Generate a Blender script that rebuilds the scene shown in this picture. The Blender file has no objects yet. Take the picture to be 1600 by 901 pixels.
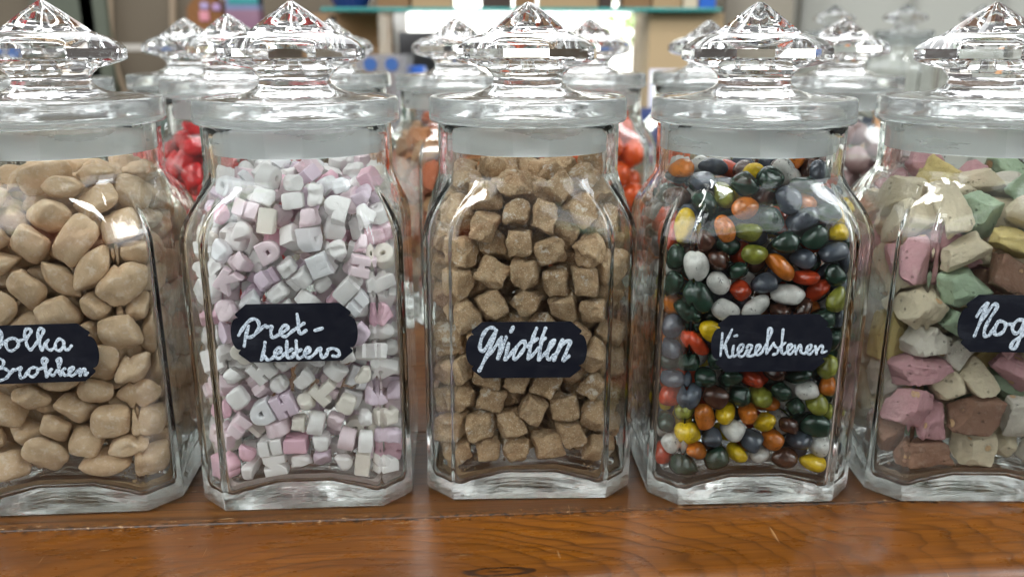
import bpy, bmesh, math, random
from mathutils import Vector, Matrix, Quaternion, noise
PI = math.pi

# ---------------------------------------------------------------- jar cross-sections
def oct_ring(a, b, rc, n_arc=4, mid=(0.04, 0.3, 0.7, 0.96)):
    """Rounded chamfered square: list of (x, y), counter-clockwise."""
    cs = [(a, -b), (a, b), (b, a), (-b, a), (-a, b), (-a, -b), (-b, -a), (b, -a)]
    n = 8
    arcs = []
    for i in range(n):
        p0, p, p1 = Vector(cs[i - 1]), Vector(cs[i]), Vector(cs[(i + 1) % n])
        d0, d1 = (p0 - p).normalized(), (p1 - p).normalized()
        half = d0.angle(d1) / 2
        t = rc / math.tan(half)
        c = p + (d0 + d1).normalized() * (rc / math.sin(half))
        s, e = p + d0 * t - c, p + d1 * t - c
        ang0 = math.atan2(s.y, s.x)
        da = math.atan2(e.y, e.x) - ang0
        while da < -PI: da += 2 * PI
        while da > PI: da -= 2 * PI
        arcs.append([(c.x + rc * math.cos(ang0 + da * k / n_arc), c.y + rc * math.sin(ang0 + da * k / n_arc)) for k in range(n_arc + 1)])
    out = []
    for i in range(n):
        out += arcs[i]
        p, q = arcs[i][-1], arcs[(i + 1) % n][0]
        for m in mid:
            out.append((p[0] + (q[0] - p[0]) * m, p[1] + (q[1] - p[1]) * m))
    return out

A_OUT, B_OUT = 0.058, 0.0433
A_IN, B_IN = 0.0530, 0.0404
RN_OUT, RN_IN = 0.0512, 0.0468
Z_SH, Z_NK, Z_LIP = 0.147, 0.178, 0.2056

def shoulder(t):
    """1 at the foot of the shoulder (chamfered square), 0 at the neck (circle)."""
    return max(0.0, 1 - t ** 2.3) ** 1.55

def floor_z(x, y):
    r2 = x * x + y * y
    return max(0.0050, 0.0203 - 690.0 * r2 * r2)

# ---------------------------------------------------------------- sweets
def _sphere_grid(n):
    """Cube-sphere: directions on the unit cube, and quads."""
    idx = {}; vs = []; fs = []
    def vid(p):
        k = tuple(round(c * n) for c in p)
        if k not in idx:
            idx[k] = len(vs); vs.append(Vector(p))
        return idx[k]
    for ax in range(3):
        for sg in (-1, 1):
            for i in range(n):
                for j in range(n):
                    q = []
                    for (di, dj) in ((0, 0), (1, 0), (1, 1), (0, 1)):
                        u, v = -1 + 2 * (i + di) / n, -1 + 2 * (j + dj) / n
                        p = [0, 0, 0]; p[ax] = sg; p[(ax + 1) % 3] = u; p[(ax + 2) % 3] = v
                        q.append(vid(p))
                    fs.append(q if sg > 0 else q[::-1])
    return vs, fs

def superq(v, e):
    """Map a cube-surface point to a rounded cube, e=2 sphere .. e=inf cube."""
    m = (abs(v.x) ** e + abs(v.y) ** e + abs(v.z) ** e) ** (1.0 / e)
    return v / m

def warp(p, seed, f, amt):
    q = p * f + Vector((seed * 7.3, seed * 3.1, seed * 5.7))
    return p + Vector(noise.noise_vector(q)) * amt

def sweet_geo(kind, k, n):
    """Vertices (metres) and faces of one sweet of a kind, variant k, cube resolution n."""
    rnd = random.Random(f'{kind}{k}')
    vs, fs = _sphere_grid(n)
    out = []
    if kind == 'fudge':
        d = [rnd.uniform(.0066, .0080) for _ in range(3)]
        chips = [(Vector((rnd.choice((-1, 1)) * rnd.uniform(.5, 1), rnd.choice((-1, 1)) * rnd.uniform(.5, 1), rnd.choice((-1, 1)) * rnd.uniform(.3, 1))).normalized(), rnd.uniform(1.02, 1.3)) for _ in range(4)]
        sk = [rnd.uniform(-.16, .16) for _ in range(3)]
        for v in vs:
            p = superq(v, 9.0)
            for nrm, dd in chips:
                h = p.dot(nrm)
                if h > dd: p = p - nrm * (h - dd)
            p = Vector((p.x + sk[0] * p.y, p.y + sk[1] * p.z, p.z + sk[2] * p.x))
            p = warp(p, k, 1.1, .20); p = warp(p, k + 9, 3.2, .09)
            if n > 6: p = warp(p, k + 3, 9.0, .03); p = warp(p, k + 1, 22.0, .012)
            out.append(Vector((p.x * d[0], p.y * d[1], p.z * d[2])))
    elif kind == 'pillow':
        dx, dy, dz = rnd.uniform(.0108, .0140), rnd.uniform(.0078, .0096), rnd.uniform(.0058, .0070)
        for v in vs:
            p = superq(v, 3.0)
            t = abs(p.x)
            pinch = 1 - .74 * t ** 2.2
            p = Vector((p.x * (1 + .10 * p.y * p.y), p.y * (1 + .06 * t), p.z * pinch))
            p = warp(p, k, .9, .17); p = warp(p, k + 5, 2.3, .045)
            if n > 6: p = warp(p, k + 2, 6.0, .016)
            out.append(Vector((p.x * dx, p.y * dy, p.z * dz)))
    elif kind == 'pebble':
        dx, dy, dz = rnd.uniform(.0072, .0095), rnd.uniform(.0058, .0070), rnd.uniform(.0050, .0062)
        for v in vs:
            p = superq(v, 2.15)
            p = warp(p, k, .8, .20)
            out.append(Vector((p.x * dx, p.y * dy, p.z * dz)))
    elif kind == 'ball':
        r = .0125
        for v in vs:
            p = warp(superq(v, 2.0), k, .9, .05)
            out.append(p * r)
    elif kind == 'nougat':
        d = (rnd.uniform(.0112, .0148), rnd.uniform(.0088, .0115), rnd.uniform(.0072, .0092))
        planes = []
        for _ in range(5):
            nrm = Vector((rnd.gauss(0, 1), rnd.gauss(0, 1), rnd.gauss(0, 1))).normalized()
            planes.append((nrm, rnd.uniform(.62, 1.0)))
        groove = k % 2 == 0
        for v in vs:
            p = superq(v, 14.0)
            for nrm, dd in planes:
                h = p.dot(nrm)
                if h > dd: p = p - nrm * (h - dd)
            p = warp(p, k, 1.0, .16); p = warp(p, k + 5, 3.0, .05)
            if n > 6:
                p = warp(p, k + 2, 8.0, .02)
                if groove and v.z > .96 : p.z -= .05 * max(0, math.sin(v.x * 13 + v.y * 4)) ** 3
            out.append(Vector((p.x * d[0], p.y * d[1], p.z * d[2])))
    elif kind == 'letterbox':
        d = (rnd.uniform(.0062, .0068), .0066, .0045)
        for v in vs:
            p = superq(v, 8.0)
            out.append(Vector((p.x * d[0], p.y * d[1], p.z * d[2])))
    return out, fs

bpy.context.preferences.edit.use_global_undo = False
SC = bpy.context.scene
COL = SC.collection

# =============================================================== camera
F_PX, PITCH, CAM = 1341.8, 0.279525, Vector((0.0, -0.4504, 0.24675))
cd = bpy.data.cameras.new('camera')
cam = bpy.data.objects.new('camera', cd); COL.objects.link(cam)
cd.sensor_width = 36.0; cd.lens = F_PX / 1600 * 36.0
cd.clip_start = 0.01; cd.clip_end = 200
cam.location = CAM; cam.rotation_euler = (PI / 2 - PITCH, -0.001, 0)
cd.dof.use_dof = True; cd.dof.focus_distance = 0.437; cd.dof.aperture_fstop = 7.6
SC.camera = cam

def px(P):
    """Where a point shows in the 1600-pixel-wide picture (used for wording labels only)."""
    x, y, z = P[0] - CAM.x, P[1] - CAM.y, P[2] - CAM.z
    cp, sp = math.cos(PITCH), math.sin(PITCH)
    d = y * cp - z * sp
    return 800 + F_PX * x / d, 450.5 - F_PX * (z * cp + y * sp) / d

# =============================================================== object helpers
def link(name, me, parent=None):
    o = bpy.data.objects.new(name, me); COL.objects.link(o)
    if parent is not None: o.parent = parent
    return o

def mesh(name, vs, fs, mat=None, parent=None, smooth=True, sharp=None):
    me = bpy.data.meshes.new(name)
    me.from_pydata([tuple(v) for v in vs], [], fs); me.update()
    if smooth:
        for p in me.polygons: p.use_smooth = True
        if sharp: me.set_sharp_from_angle(angle=math.radians(sharp))
    if mat: me.materials.append(mat)
    return link(name, me, parent)

def bm_mesh(name, bm, mat=None, parent=None, smooth=False, sharp=None):
    me = bpy.data.meshes.new(name); bm.to_mesh(me); bm.free()
    if smooth:
        for p in me.polygons: p.use_smooth = True
        if sharp: me.set_sharp_from_angle(angle=math.radians(sharp))
    if mat: me.materials.append(mat)
    return link(name, me, parent)

def tag(o, label=None, cat=None, group=None, kind=None):
    if label: o['label'] = label
    if cat: o['category'] = cat
    if group: o['group'] = group
    if kind: o['kind'] = kind
    return o

def empty(name, loc, rz=0.0):
    o = bpy.data.objects.new(name, None); COL.objects.link(o)
    o.location = loc; o.rotation_euler = (0, 0, rz); o.empty_display_size = .02
    return o

def box_bm(bm, c, s, bev=0.0, rot=None):
    r = bmesh.ops.create_cube(bm, size=1.0)
    vs = r['verts']
    M = Matrix.Translation(c) @ (rot.to_4x4() if rot else Matrix()) @ Matrix.Diagonal((*s, 1))
    bmesh.ops.transform(bm, matrix=M, verts=vs)
    if bev:
        es = list({e for v in vs for e in v.link_edges})
        bmesh.ops.bevel(bm, geom=es, offset=bev, segments=2, affect='EDGES', profile=.6)

def box(name, c, s, mat, parent=None, bev=0.003, rot=None):
    bm = bmesh.new(); box_bm(bm, c, s, bev, rot)
    return bm_mesh(name, bm, mat, parent, smooth=bev > 0, sharp=40)

def rings_mesh(rings, cap0=True, cap1=True):
    """Rings of equal length -> verts, faces (outward for counter-clockwise rings going up)."""
    vs = []; fs = []
    n = len(rings[0])
    for r in rings: vs += r
    for k in range(len(rings) - 1):
        for i in range(n):
            j = (i + 1) % n
            fs.append((k * n + i, k * n + j, (k + 1) * n + j, (k + 1) * n + i))
    if cap0: fs.append(tuple(range(n))[::-1])
    if cap1: fs.append(tuple(range((len(rings) - 1) * n, len(rings) * n)))
    return vs, fs

def lathe(profile, n=72, close=True):
    """Profile (r, z) closed loop or open -> verts, faces."""
    vs = []; fs = []; idx = []
    for (r, z) in profile:
        if r < 1e-6:
            idx.append([len(vs)] * n); vs.append((0, 0, z))
        else:
            idx.append(list(range(len(vs), len(vs) + n)))
            vs += [(r * math.cos(2 * PI * i / n), r * math.sin(2 * PI * i / n), z) for i in range(n)]
    m = len(profile)
    for k in range(m if close else m - 1):
        a, b = idx[k], idx[(k + 1) % m]
        for i in range(n):
            j = (i + 1) % n
            q = []
            for v in (a[i], a[j], b[j], b[i]):
                if v not in q: q.append(v)
            if len(q) >= 3: fs.append(tuple(q))
    return vs, fs

# =============================================================== materials
class NT:
    def __init__(s, name):
        s.m = bpy.data.materials.new(name); s.m.use_nodes = True
        s.t = s.m.node_tree; s.t.nodes.clear()
        s.out = s.n('ShaderNodeOutputMaterial')
    def n(s, typ, **kw):
        nd = s.t.nodes.new(typ)
        for k, v in kw.items():
            if hasattr(nd, k) and k not in nd.inputs: setattr(nd, k, v)
        return nd
    def l(s, a, b): s.t.links.new(a, b)
    def val(s, sock, v):
        if hasattr(v, 'is_output') or isinstance(v, bpy.types.NodeSocket): s.l(v, sock)
        else:
            if isinstance(v, (tuple, list)) and len(v) == 3 and sock.type == 'RGBA': v = (*v, 1)
            sock.default_value = v
    def math(s, op, a, b=None, c=None, clamp=False):
        nd = s.n('ShaderNodeMath', operation=op); nd.use_clamp = clamp
        for i, v in enumerate((a, b, c)):
            if v is not None: s.val(nd.inputs[i], v)
        return nd.outputs[0]
    def noise(s, co, scale, detail=3.0, rough=.5, dist=0.0, col=False):
        nd = s.n('ShaderNodeTexNoise')
        if co is not None: s.l(co, nd.inputs['Vector'])
        nd.inputs['Scale'].default_value = scale; nd.inputs['Detail'].default_value = detail
        nd.inputs['Roughness'].default_value = rough; nd.inputs['Distortion'].default_value = dist
        return nd.outputs['Color' if col else 'Fac']
    def vor(s, co, scale, feature='F1', out='Distance', rnd=1.0):
        nd = s.n('ShaderNodeTexVoronoi', feature=feature)
        if co is not None: s.l(co, nd.inputs['Vector'])
        nd.inputs['Scale'].default_value = scale; nd.inputs['Randomness'].default_value = rnd
        return nd.outputs[out]
    def ramp(s, f, stops, interp='LINEAR'):
        nd = s.n('ShaderNodeValToRGB'); nd.color_ramp.interpolation = interp
        e = nd.color_ramp.elements
        while len(e) < len(stops): e.new(.5)
        for i, (p, c) in enumerate(stops):
            e[i].position = p; e[i].color = (*c, 1) if len(c) == 3 else c
        s.l(f, nd.inputs[0]); return nd.outputs[0]
    def mix(s, f, a, b, mode='MIX'):
        nd = s.n('ShaderNodeMix', data_type='RGBA', blend_type=mode)
        s.val(nd.inputs[0], f); s.val(nd.inputs[6], a); s.val(nd.inputs[7], b)
        return nd.outputs[2]
    def step(s, f, lo, hi):
        nd = s.n('ShaderNodeMapRange', interpolation_type='SMOOTHSTEP')
        s.val(nd.inputs[0], f); nd.inputs[1].default_value = lo; nd.inputs[2].default_value = hi
        return nd.outputs[0]
    def mapping(s, co, loc=(0, 0, 0), rot=(0, 0, 0), scale=(1, 1, 1)):
        nd = s.n('ShaderNodeMapping'); s.l(co, nd.inputs[0])
        nd.inputs[1].default_value = loc; nd.inputs[2].default_value = rot; nd.inputs[3].default_value = scale
        return nd.outputs[0]
    def obj(s): return s.n('ShaderNodeTexCoord').outputs['Object']
    def objrnd(s):
        """Object coordinates shifted by the object's own random number, so copies differ."""
        inf = s.n('ShaderNodeObjectInfo').outputs['Random']
        cb = s.n('ShaderNodeCombineXYZ')
        s.l(s.math('MULTIPLY', inf, 3.7), cb.inputs[0]); s.l(s.math('MULTIPLY', inf, 9.1), cb.inputs[1]); s.l(s.math('MULTIPLY', inf, 5.3), cb.inputs[2])
        nd = s.n('ShaderNodeVectorMath', operation='ADD'); s.l(s.obj(), nd.inputs[0]); s.l(cb.outputs[0], nd.inputs[1])
        return nd.outputs[0], inf
    def bump(s, h, strength=.3, dist=.001, normal=None):
        nd = s.n('ShaderNodeBump'); s.l(h, nd.inputs['Height'])
        nd.inputs['Strength'].default_value = strength; nd.inputs['Distance'].default_value = dist
        if normal is not None: s.l(normal, nd.inputs['Normal'])
        return nd.outputs[0]
    def principled(s, **kw):
        nd = s.n('ShaderNodeBsdfPrincipled')
        for k, v in kw.items(): s.val(nd.inputs[k.replace('_', ' ')], v)
        s.l(nd.outputs[0], s.out.inputs[0]); return nd

def plain(name, c, rough=.6, var=.12, scale=8.0, **kw):
    t = NT(name); co = t.obj()
    f = t.noise(co, scale, 4)
    col = t.mix(f, tuple(x * (1 - var) for x in c), tuple(min(1, x * (1 + var)) for x in c))
    t.principled(Base_Color=col, Roughness=rough, **kw)
    return t.m

def m_glass(name, tint=(.985, .995, .99), wav=.0, wscale=60.0, rough=0.0, streak=False):
    t = NT(name)
    g = t.n('ShaderNodeBsdfGlass'); g.inputs['Color'].default_value = (*tint, 1)
    g.inputs['IOR'].default_value = 1.5; g.inputs['Roughness'].default_value = rough
    if wav:
        co = t.obj()
        h = t.math('ADD', t.noise(co, wscale, 2, .5), t.math('MULTIPLY', t.noise(t.mapping(co, scale=(1, 1, .25)), wscale * 4, 2), .12))
        if streak: h = t.math('ADD', h, t.math('MULTIPLY', t.noise(t.mapping(co, rot=(0, 0, .35), scale=(22, 170, 30)), 1.0, 4, .6), .8))
        t.l(t.bump(h, wav, .004), g.inputs['Normal'])
    t.l(g.outputs[0], t.out.inputs[0])
    return t.m

M_BODY = m_glass('jar_glass', wav=.10, wscale=45)
M_BASE = m_glass('jar_glass_base', wav=.34, wscale=30, rough=.10, streak=True)
M_LID = m_glass('lid_glass', tint=(.996, .998, .998), wav=.025, wscale=60)

def m_seal(name, r0, r1, frost, white):
    t = NT(name); co = t.obj()
    f = t.noise(t.mapping(co, scale=(1, 1, 5)), 40, 4)
    r = t.ramp(f, [(.3, (r0,) * 3), (.8, (r1,) * 3)])
    sc_ = t.step(t.noise(t.mapping(co, scale=(1, 1, 14)), 90, 2), .62, .75)
    nrm = t.bump(t.math('ADD', f, t.math('MULTIPLY', sc_, .5)), .2, .0008)
    g = t.n('ShaderNodeBsdfGlass'); g.inputs['Color'].default_value = (.97, .985, .98, 1); g.inputs['IOR'].default_value = 1.42
    t.l(r, g.inputs['Roughness']); t.l(nrm, g.inputs['Normal'])
    d = t.n('ShaderNodeBsdfDiffuse'); d.inputs['Color'].default_value = (white, white * 1.03, white * 1.02, 1)
    tl = t.n('ShaderNodeBsdfTranslucent'); tl.inputs['Color'].default_value = (white, white * 1.03, white * 1.02, 1)
    m1 = t.n('ShaderNodeMixShader'); m1.inputs[0].default_value = .5; t.l(d.outputs[0], m1.inputs[1]); t.l(tl.outputs[0], m1.inputs[2])
    m2 = t.n('ShaderNodeMixShader'); t.l(t.math('MULTIPLY_ADD', t.math('SUBTRACT', t.noise(t.mapping(co, scale=(1, 1, 6)), 55, 5, .7), .5), .35, frost, True), m2.inputs[0])
    t.l(g.outputs[0], m2.inputs[1]); t.l(m1.outputs[0], m2.inputs[2])
    t.l(m2.outputs[0], t.out.inputs[0])
    return t.m
M_RIM = m_seal('rim_glass', .05, .22, .10, .72)
M_SEAL = m_seal('frosted_seal', .24, .42, .50, .90)

def m_wood(name, light, mid, dark, ring_c, ring_s, freq, rough, scratch, lines=1.0, eye=None):
    t = NT(name); co = t.obj()
    warp_ = t.noise(t.mapping(co, scale=(5, 12, 5)), 1.6, 3, .5, col=True)
    vm = t.n('ShaderNodeVectorMath', operation='MULTIPLY_ADD')
    t.l(warp_, vm.inputs[0]); vm.inputs[1].default_value = (.10, .015, .02); t.l(co, vm.inputs[2])
    q = t.mapping(vm.outputs[0], loc=(-ring_c[0] * ring_s[0], -ring_c[1] * ring_s[1], 0), scale=(ring_s[0], ring_s[1], .6))
    ln = t.n('ShaderNodeVectorMath', operation='LENGTH'); t.l(q, ln.inputs[0])
    fib = t.noise(t.mapping(co, scale=(7, 420, 90)), 1.0, 5, .7)
    rr = t.math('MULTIPLY', ln.outputs['Value'], freq)
    rr = t.math('ADD', rr, t.math('MULTIPLY', t.noise(t.mapping(co, scale=(9, 90, 9)), 1.0, 4, .65), .55))
    uneven = t.math('MULTIPLY', t.noise(None if False else ln.outputs['Value'], freq * .23, 2), 2.2)
    ph = t.math('FRACT', t.math('ADD', rr, uneven))
    late = t.ramp(ph, [(0, (.10,) * 3), (.35, (.0,) * 3), (.70, (.25,) * 3), (.92, (.75,) * 3), (1.0, (.12,) * 3)])
    str_ = t.math('MULTIPLY', t.step(t.noise(t.mapping(co, scale=(4, 16, 4)), 1.0, 3), .22, .72), lines)
    f = t.math('MULTIPLY', late, str_)
    big = t.noise(t.mapping(co, scale=(5, 22, 6)), 1.0, 4, .6)
    col = t.mix(t.step(big, .30, .72), mid, light)
    col = t.mix(t.math('MULTIPLY', t.step(fib, .40, .72), .72), col, t.mix(.60, mid, dark))
    col = t.mix(f, col, dark)
    # a knot or two with their dark hearts
    kv = t.vor(t.mapping(co, loc=(.11, .02, 0), scale=(5.0, 11, 5)), 1.0)
    col = t.mix(t.math('MULTIPLY', t.step(kv, .13, .03), .8), col, t.mix(.5, dark, (.02, .008, .003)))
    sx = t.n('ShaderNodeSeparateXYZ'); t.l(co, sx.inputs[0])
    if eye:
        eu = t.math('DIVIDE', t.math('SUBTRACT', sx.outputs[0], eye[0]), .017); ev = t.math('DIVIDE', t.math('SUBTRACT', sx.outputs[1], eye[1]), .0034)
        ed = t.math('ADD', t.math('SQRT', t.math('ADD', t.math('MULTIPLY', eu, eu), t.math('MULTIPLY', ev, ev))), t.math('MULTIPLY', t.math('SUBTRACT', t.noise(co, 160, 3), .5), .5))
        em = t.math('MULTIPLY', t.step(ed, 1.12, .95), t.math('MAXIMUM', t.step(ed, .62, .80), t.step(ed, .35, .1)))
        col = t.mix(t.math('MULTIPLY', em, .9), col, (.014, .006, .003))
    # grime and chipped varnish along the joint between the boards
    jm = t.step(t.math('ABSOLUTE', sx.outputs[1]), .0085, .0005)
    jn = t.noise(t.mapping(co, scale=(1, 1.6, 1)), 210, 4, .7)
    col = t.mix(t.math('MULTIPLY', jm, t.step(jn, .52, .60)), col, (.014, .008, .005))
    col = t.mix(t.math('MULTIPLY', jm, t.step(jn, .40, .34)), col, (.30, .19, .10))
    # dents, nicks and rubbed pale marks
    nick = t.step(t.noise(t.mapping(co, scale=(75, 190, 60)), 1.0, 2), .755, .79)
    col = t.mix(t.math('MULTIPLY', nick, .85), col, (.022, .010, .005))
    scr = t.step(t.noise(t.mapping(co, rot=(0, 0, .5), scale=(420, 30, 60)), 1.0, 2), .72, .79)
    scr = t.math('ADD', scr, t.step(t.noise(t.mapping(co, rot=(0, 0, -.25), scale=(60, 420, 60)), 1.0, 1), .76, .80), None, True)
    col = t.mix(t.math('MULTIPLY', scr, scratch), col, (.46, .30, .15))
    rg = t.ramp(t.noise(t.mapping(co, scale=(1, 3, 1)), 26, 6, .65), [(.3, (rough,) * 3), (.75, (rough + .26,) * 3)])
    p = t.principled(Base_Color=col, Roughness=rg, Coat_Weight=.10, Coat_Roughness=.15, Specular_IOR_Level=.30)
    h = t.math('SUBTRACT', t.math('ADD', t.math('MULTIPLY', fib, .6), t.math('MULTIPLY', f, .35)), t.math('ADD', nick, t.math('MULTIPLY', scr, .4)))
    t.l(t.bump(h, .30, .0008), p.inputs['Normal'])
    return t.m
M_WOOD = m_wood('varnished_pine', (.158, .051, .0038), (.084, .026, .0020), (.020, .006, .0010), (-.03, -.055), (.38, 1.0), 165, .19, .30, 1.0, (-.0095, -.0520))
M_WOOD_OLD = m_wood('worn_boards', (.125, .048, .010), (.070, .025, .005), (.012, .006, .003), (-.8, .8), (.06, 1.0), 110, .24, .5)

def m_fudge():
    t = NT('sugared_fudge'); co, rn = t.objrnd()
    a = t.noise(co, 160, 5, .6)
    col = t.ramp(a, [(.25, (.39, .240, .128)), (.5, (.60, .410, .242)), (.8, (.74, .57, .38))])
    col = t.mix(t.math('MULTIPLY', rn, .6), col, t.mix(1.0, col, (.66, .62, .56), 'MULTIPLY'))
    sug = t.vor(co, 800)
    sm = t.math('MULTIPLY', t.step(sug, .36, .20), .65)
    col = t.mix(sm, col, (.80, .68, .50))
    grit = t.step(t.noise(co, 520, 3, .7), .46, .34)
    col = t.mix(t.math('MULTIPLY', grit, .5), col, (.24, .14, .06))
    patch = t.step(t.math('ADD', t.noise(co, 130, 5, .7), t.math('MULTIPLY', rn, .10)), .63, .72)
    col = t.mix(t.math('MULTIPLY', patch, .75), col, (.80, .76, .68))
    p = t.principled(Base_Color=col, Roughness=.75, Specular_IOR_Level=.35)
    h = t.math('ADD', t.math('MULTIPLY', t.noise(co, 900, 4, .7), 1.0), t.math('MULTIPLY', a, .8))
    t.l(t.bump(h, .9, .0014), p.inputs['Normal'])
    return t.m

def m_pillow():
    t = NT('powdered_toffee'); co, rn = t.objrnd()
    a = t.noise(co, 110, 5, .6)
    col = t.ramp(a, [(.25, (.55, .385, .235)), (.55, (.70, .515, .335)), (.85, (.77, .62, .44))])
    col = t.mix(t.math('MULTIPLY', rn, .45), col, t.mix(1.0, col, (.82, .76, .70), 'MULTIPLY'))
    dust = t.step(t.noise(co, 240, 6, .75), .50, .66)
    col = t.mix(t.math('MULTIPLY', dust, .5), col, (.84, .74, .61))
    dk = t.step(t.noise(co, 150, 5, .7), .38, .28)
    col = t.mix(t.math('MULTIPLY', dk, .22), col, (.36, .21, .10))
    p = t.principled(Base_Color=col, Roughness=.62, Specular_IOR_Level=.4)
    wr = t.step(t.noise(t.mapping(co, rot=(.3, .2, .6), scale=(1, 5, 2)), 120, 4, .6), .60, .74)
    t.l(t.bump(t.math('SUBTRACT', t.math('ADD', a, t.math('MULTIPLY', t.noise(co, 420, 5, .7), .9)), t.math('MULTIPLY', wr, .6)), .55, .0011), p.inputs['Normal'])
    return t.m

def m_pastel(name, c):
    t = NT(name); co, rn = t.objrnd()
    a = t.noise(co, 120, 4)
    col = t.mix(t.math('MULTIPLY', a, .6), c, tuple(min(.93, x * 1.05 + .03) for x in c))
    spk = t.step(t.vor(co, 330), .10, .05)
    col = t.mix(t.math('MULTIPLY', spk, .35), col, tuple(x * .55 for x in c))
    p = t.principled(Base_Color=col, Roughness=.55, Specular_IOR_Level=.4)
    t.l(t.bump(t.math('ADD', t.noise(co, 420, 5, .65), a), .35, .0008), p.inputs['Normal'])
    return t.m

def m_pebble(name, c, spk=.5, spkc=(.01, .008, .006), rough=.16):
    t = NT(name); co, rn = t.objrnd()
    a = t.noise(co, 130, 4, .6)
    col = t.mix(t.step(a, .3, .7), tuple(x * .72 for x in c), tuple(min(.95, x * 1.18) for x in c))
    n1 = t.noise(co, 300, 5, .8)
    s_ = t.math('MULTIPLY', t.step(t.math('ADD', n1, t.math('MULTIPLY', rn, .07)), .62, .67), spk)
    col = t.mix(s_, col, spkc)
    rg = t.math('ADD', t.math('MULTIPLY', t.noise(co, 200, 4), .22), rough - .08)
    p = t.principled(Base_Color=col, Roughness=rg, Specular_IOR_Level=.5)
    t.l(t.bump(a, .12, .0008), p.inputs['Normal'])
    return t.m

def m_nougat(name, c):
    t = NT(name); co, rn = t.objrnd()
    a = t.noise(co, 90, 5, .6)
    col = t.mix(a, tuple(x * .80 for x in c), tuple(min(.95, x * 1.12) for x in c))
    v = t.math('ADD', t.vor(co, 62), t.math('MULTIPLY', t.noise(co, 160, 3), .10))
    nut = t.step(v, .22, .185)
    rim = t.math('MULTIPLY', t.step(v, .28, .23), .5)
    col = t.mix(rim, col, tuple(x * .62 for x in c))
    col = t.mix(nut, col, t.mix(t.noise(co, 200, 3), (.50, .27, .12), (.66, .47, .27)))
    pw = t.step(t.noise(co, 210, 6, .75), .50, .68)
    col = t.mix(t.math('MULTIPLY', pw, .45), col, tuple(min(.9, x * .72 + .24 * k) for x, k in zip(c, (1.0, .93, .82))))
    hole = t.step(t.vor(co, 170), .17, .11)
    col = t.mix(t.math('MULTIPLY', hole, .6), col, tuple(x * .4 for x in c))
    p = t.principled(Base_Color=col, Roughness=.55, Specular_IOR_Level=.4)
    t.l(t.bump(t.math('SUBTRACT', t.math('ADD', a, t.math('MULTIPLY', t.noise(co, 330, 6, .75), 1.3)), t.math('ADD', hole, t.math('MULTIPLY', rim, .5))), .8, .0016), p.inputs['Normal'])
    return t.m

def m_jelly(name, c):
    t = NT(name); co, rn = t.objrnd()
    a = t.noise(co, 70, 3)
    col = t.mix(a, tuple(x * .75 for x in c), c)
    p = t.principled(Base_Color=col, Roughness=.22, Specular_IOR_Level=.5)
    t.l(t.bump(a, .2, .001), p.inputs['Normal'])
    return t.m

def m_tag():
    t = NT('chalkboard_black'); co = t.obj()
    sm = t.math('MULTIPLY', t.step(t.noise(t.mapping(co, rot=(0, .4, 0), scale=(1, 1, 3)), 45, 5, .65), .48, .78), .7)
    col = t.mix(sm, (.0040, .0050, .0095), (.020, .023, .030))
    p = t.principled(Base_Color=col, Roughness=t.ramp(t.noise(co, 160, 4), [(.3, (.42,) * 3), (.7, (.62,) * 3)]), Specular_IOR_Level=.22)
    t.l(t.bump(t.noise(co, 500, 3), .12, .0004), p.inputs['Normal'])
    return t.m
M_TAG = m_tag()
def m_chalk():
    t = NT('chalk_ink'); co = t.obj()
    a = t.noise(co, 900, 4, .7)
    col = t.mix(t.step(a, .38, .62), (.26, .32, .38), (.56, .63, .69))
    crack = t.step(t.vor(co, 420, 'DISTANCE_TO_EDGE'), .05, .015)
    col = t.mix(t.math('MULTIPLY', crack, t.step(t.noise(co, 60, 2), .45, .6)), col, (.08, .10, .14))
    t.principled(Base_Color=col, Roughness=.8)
    return t.m
M_CHALK = m_chalk()

# =============================================================== the jar
def morph_ring(a, b, rc, rn, s, z):
    """Ring between the chamfered square (s=1) and the neck circle (s=0)."""
    pts = oct_ring(a, b, rc)
    out = []
    for (x, y) in pts:
        r = math.hypot(x, y); k = rn / r
        out.append(((x * k) * (1 - s) + x * s, (y * k) * (1 - s) + y * s, z))
    return out

def scaled(pts, k, zf):
    return [(x * k, y * k, zf(x * k, y * k)) for (x, y) in pts]

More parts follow.
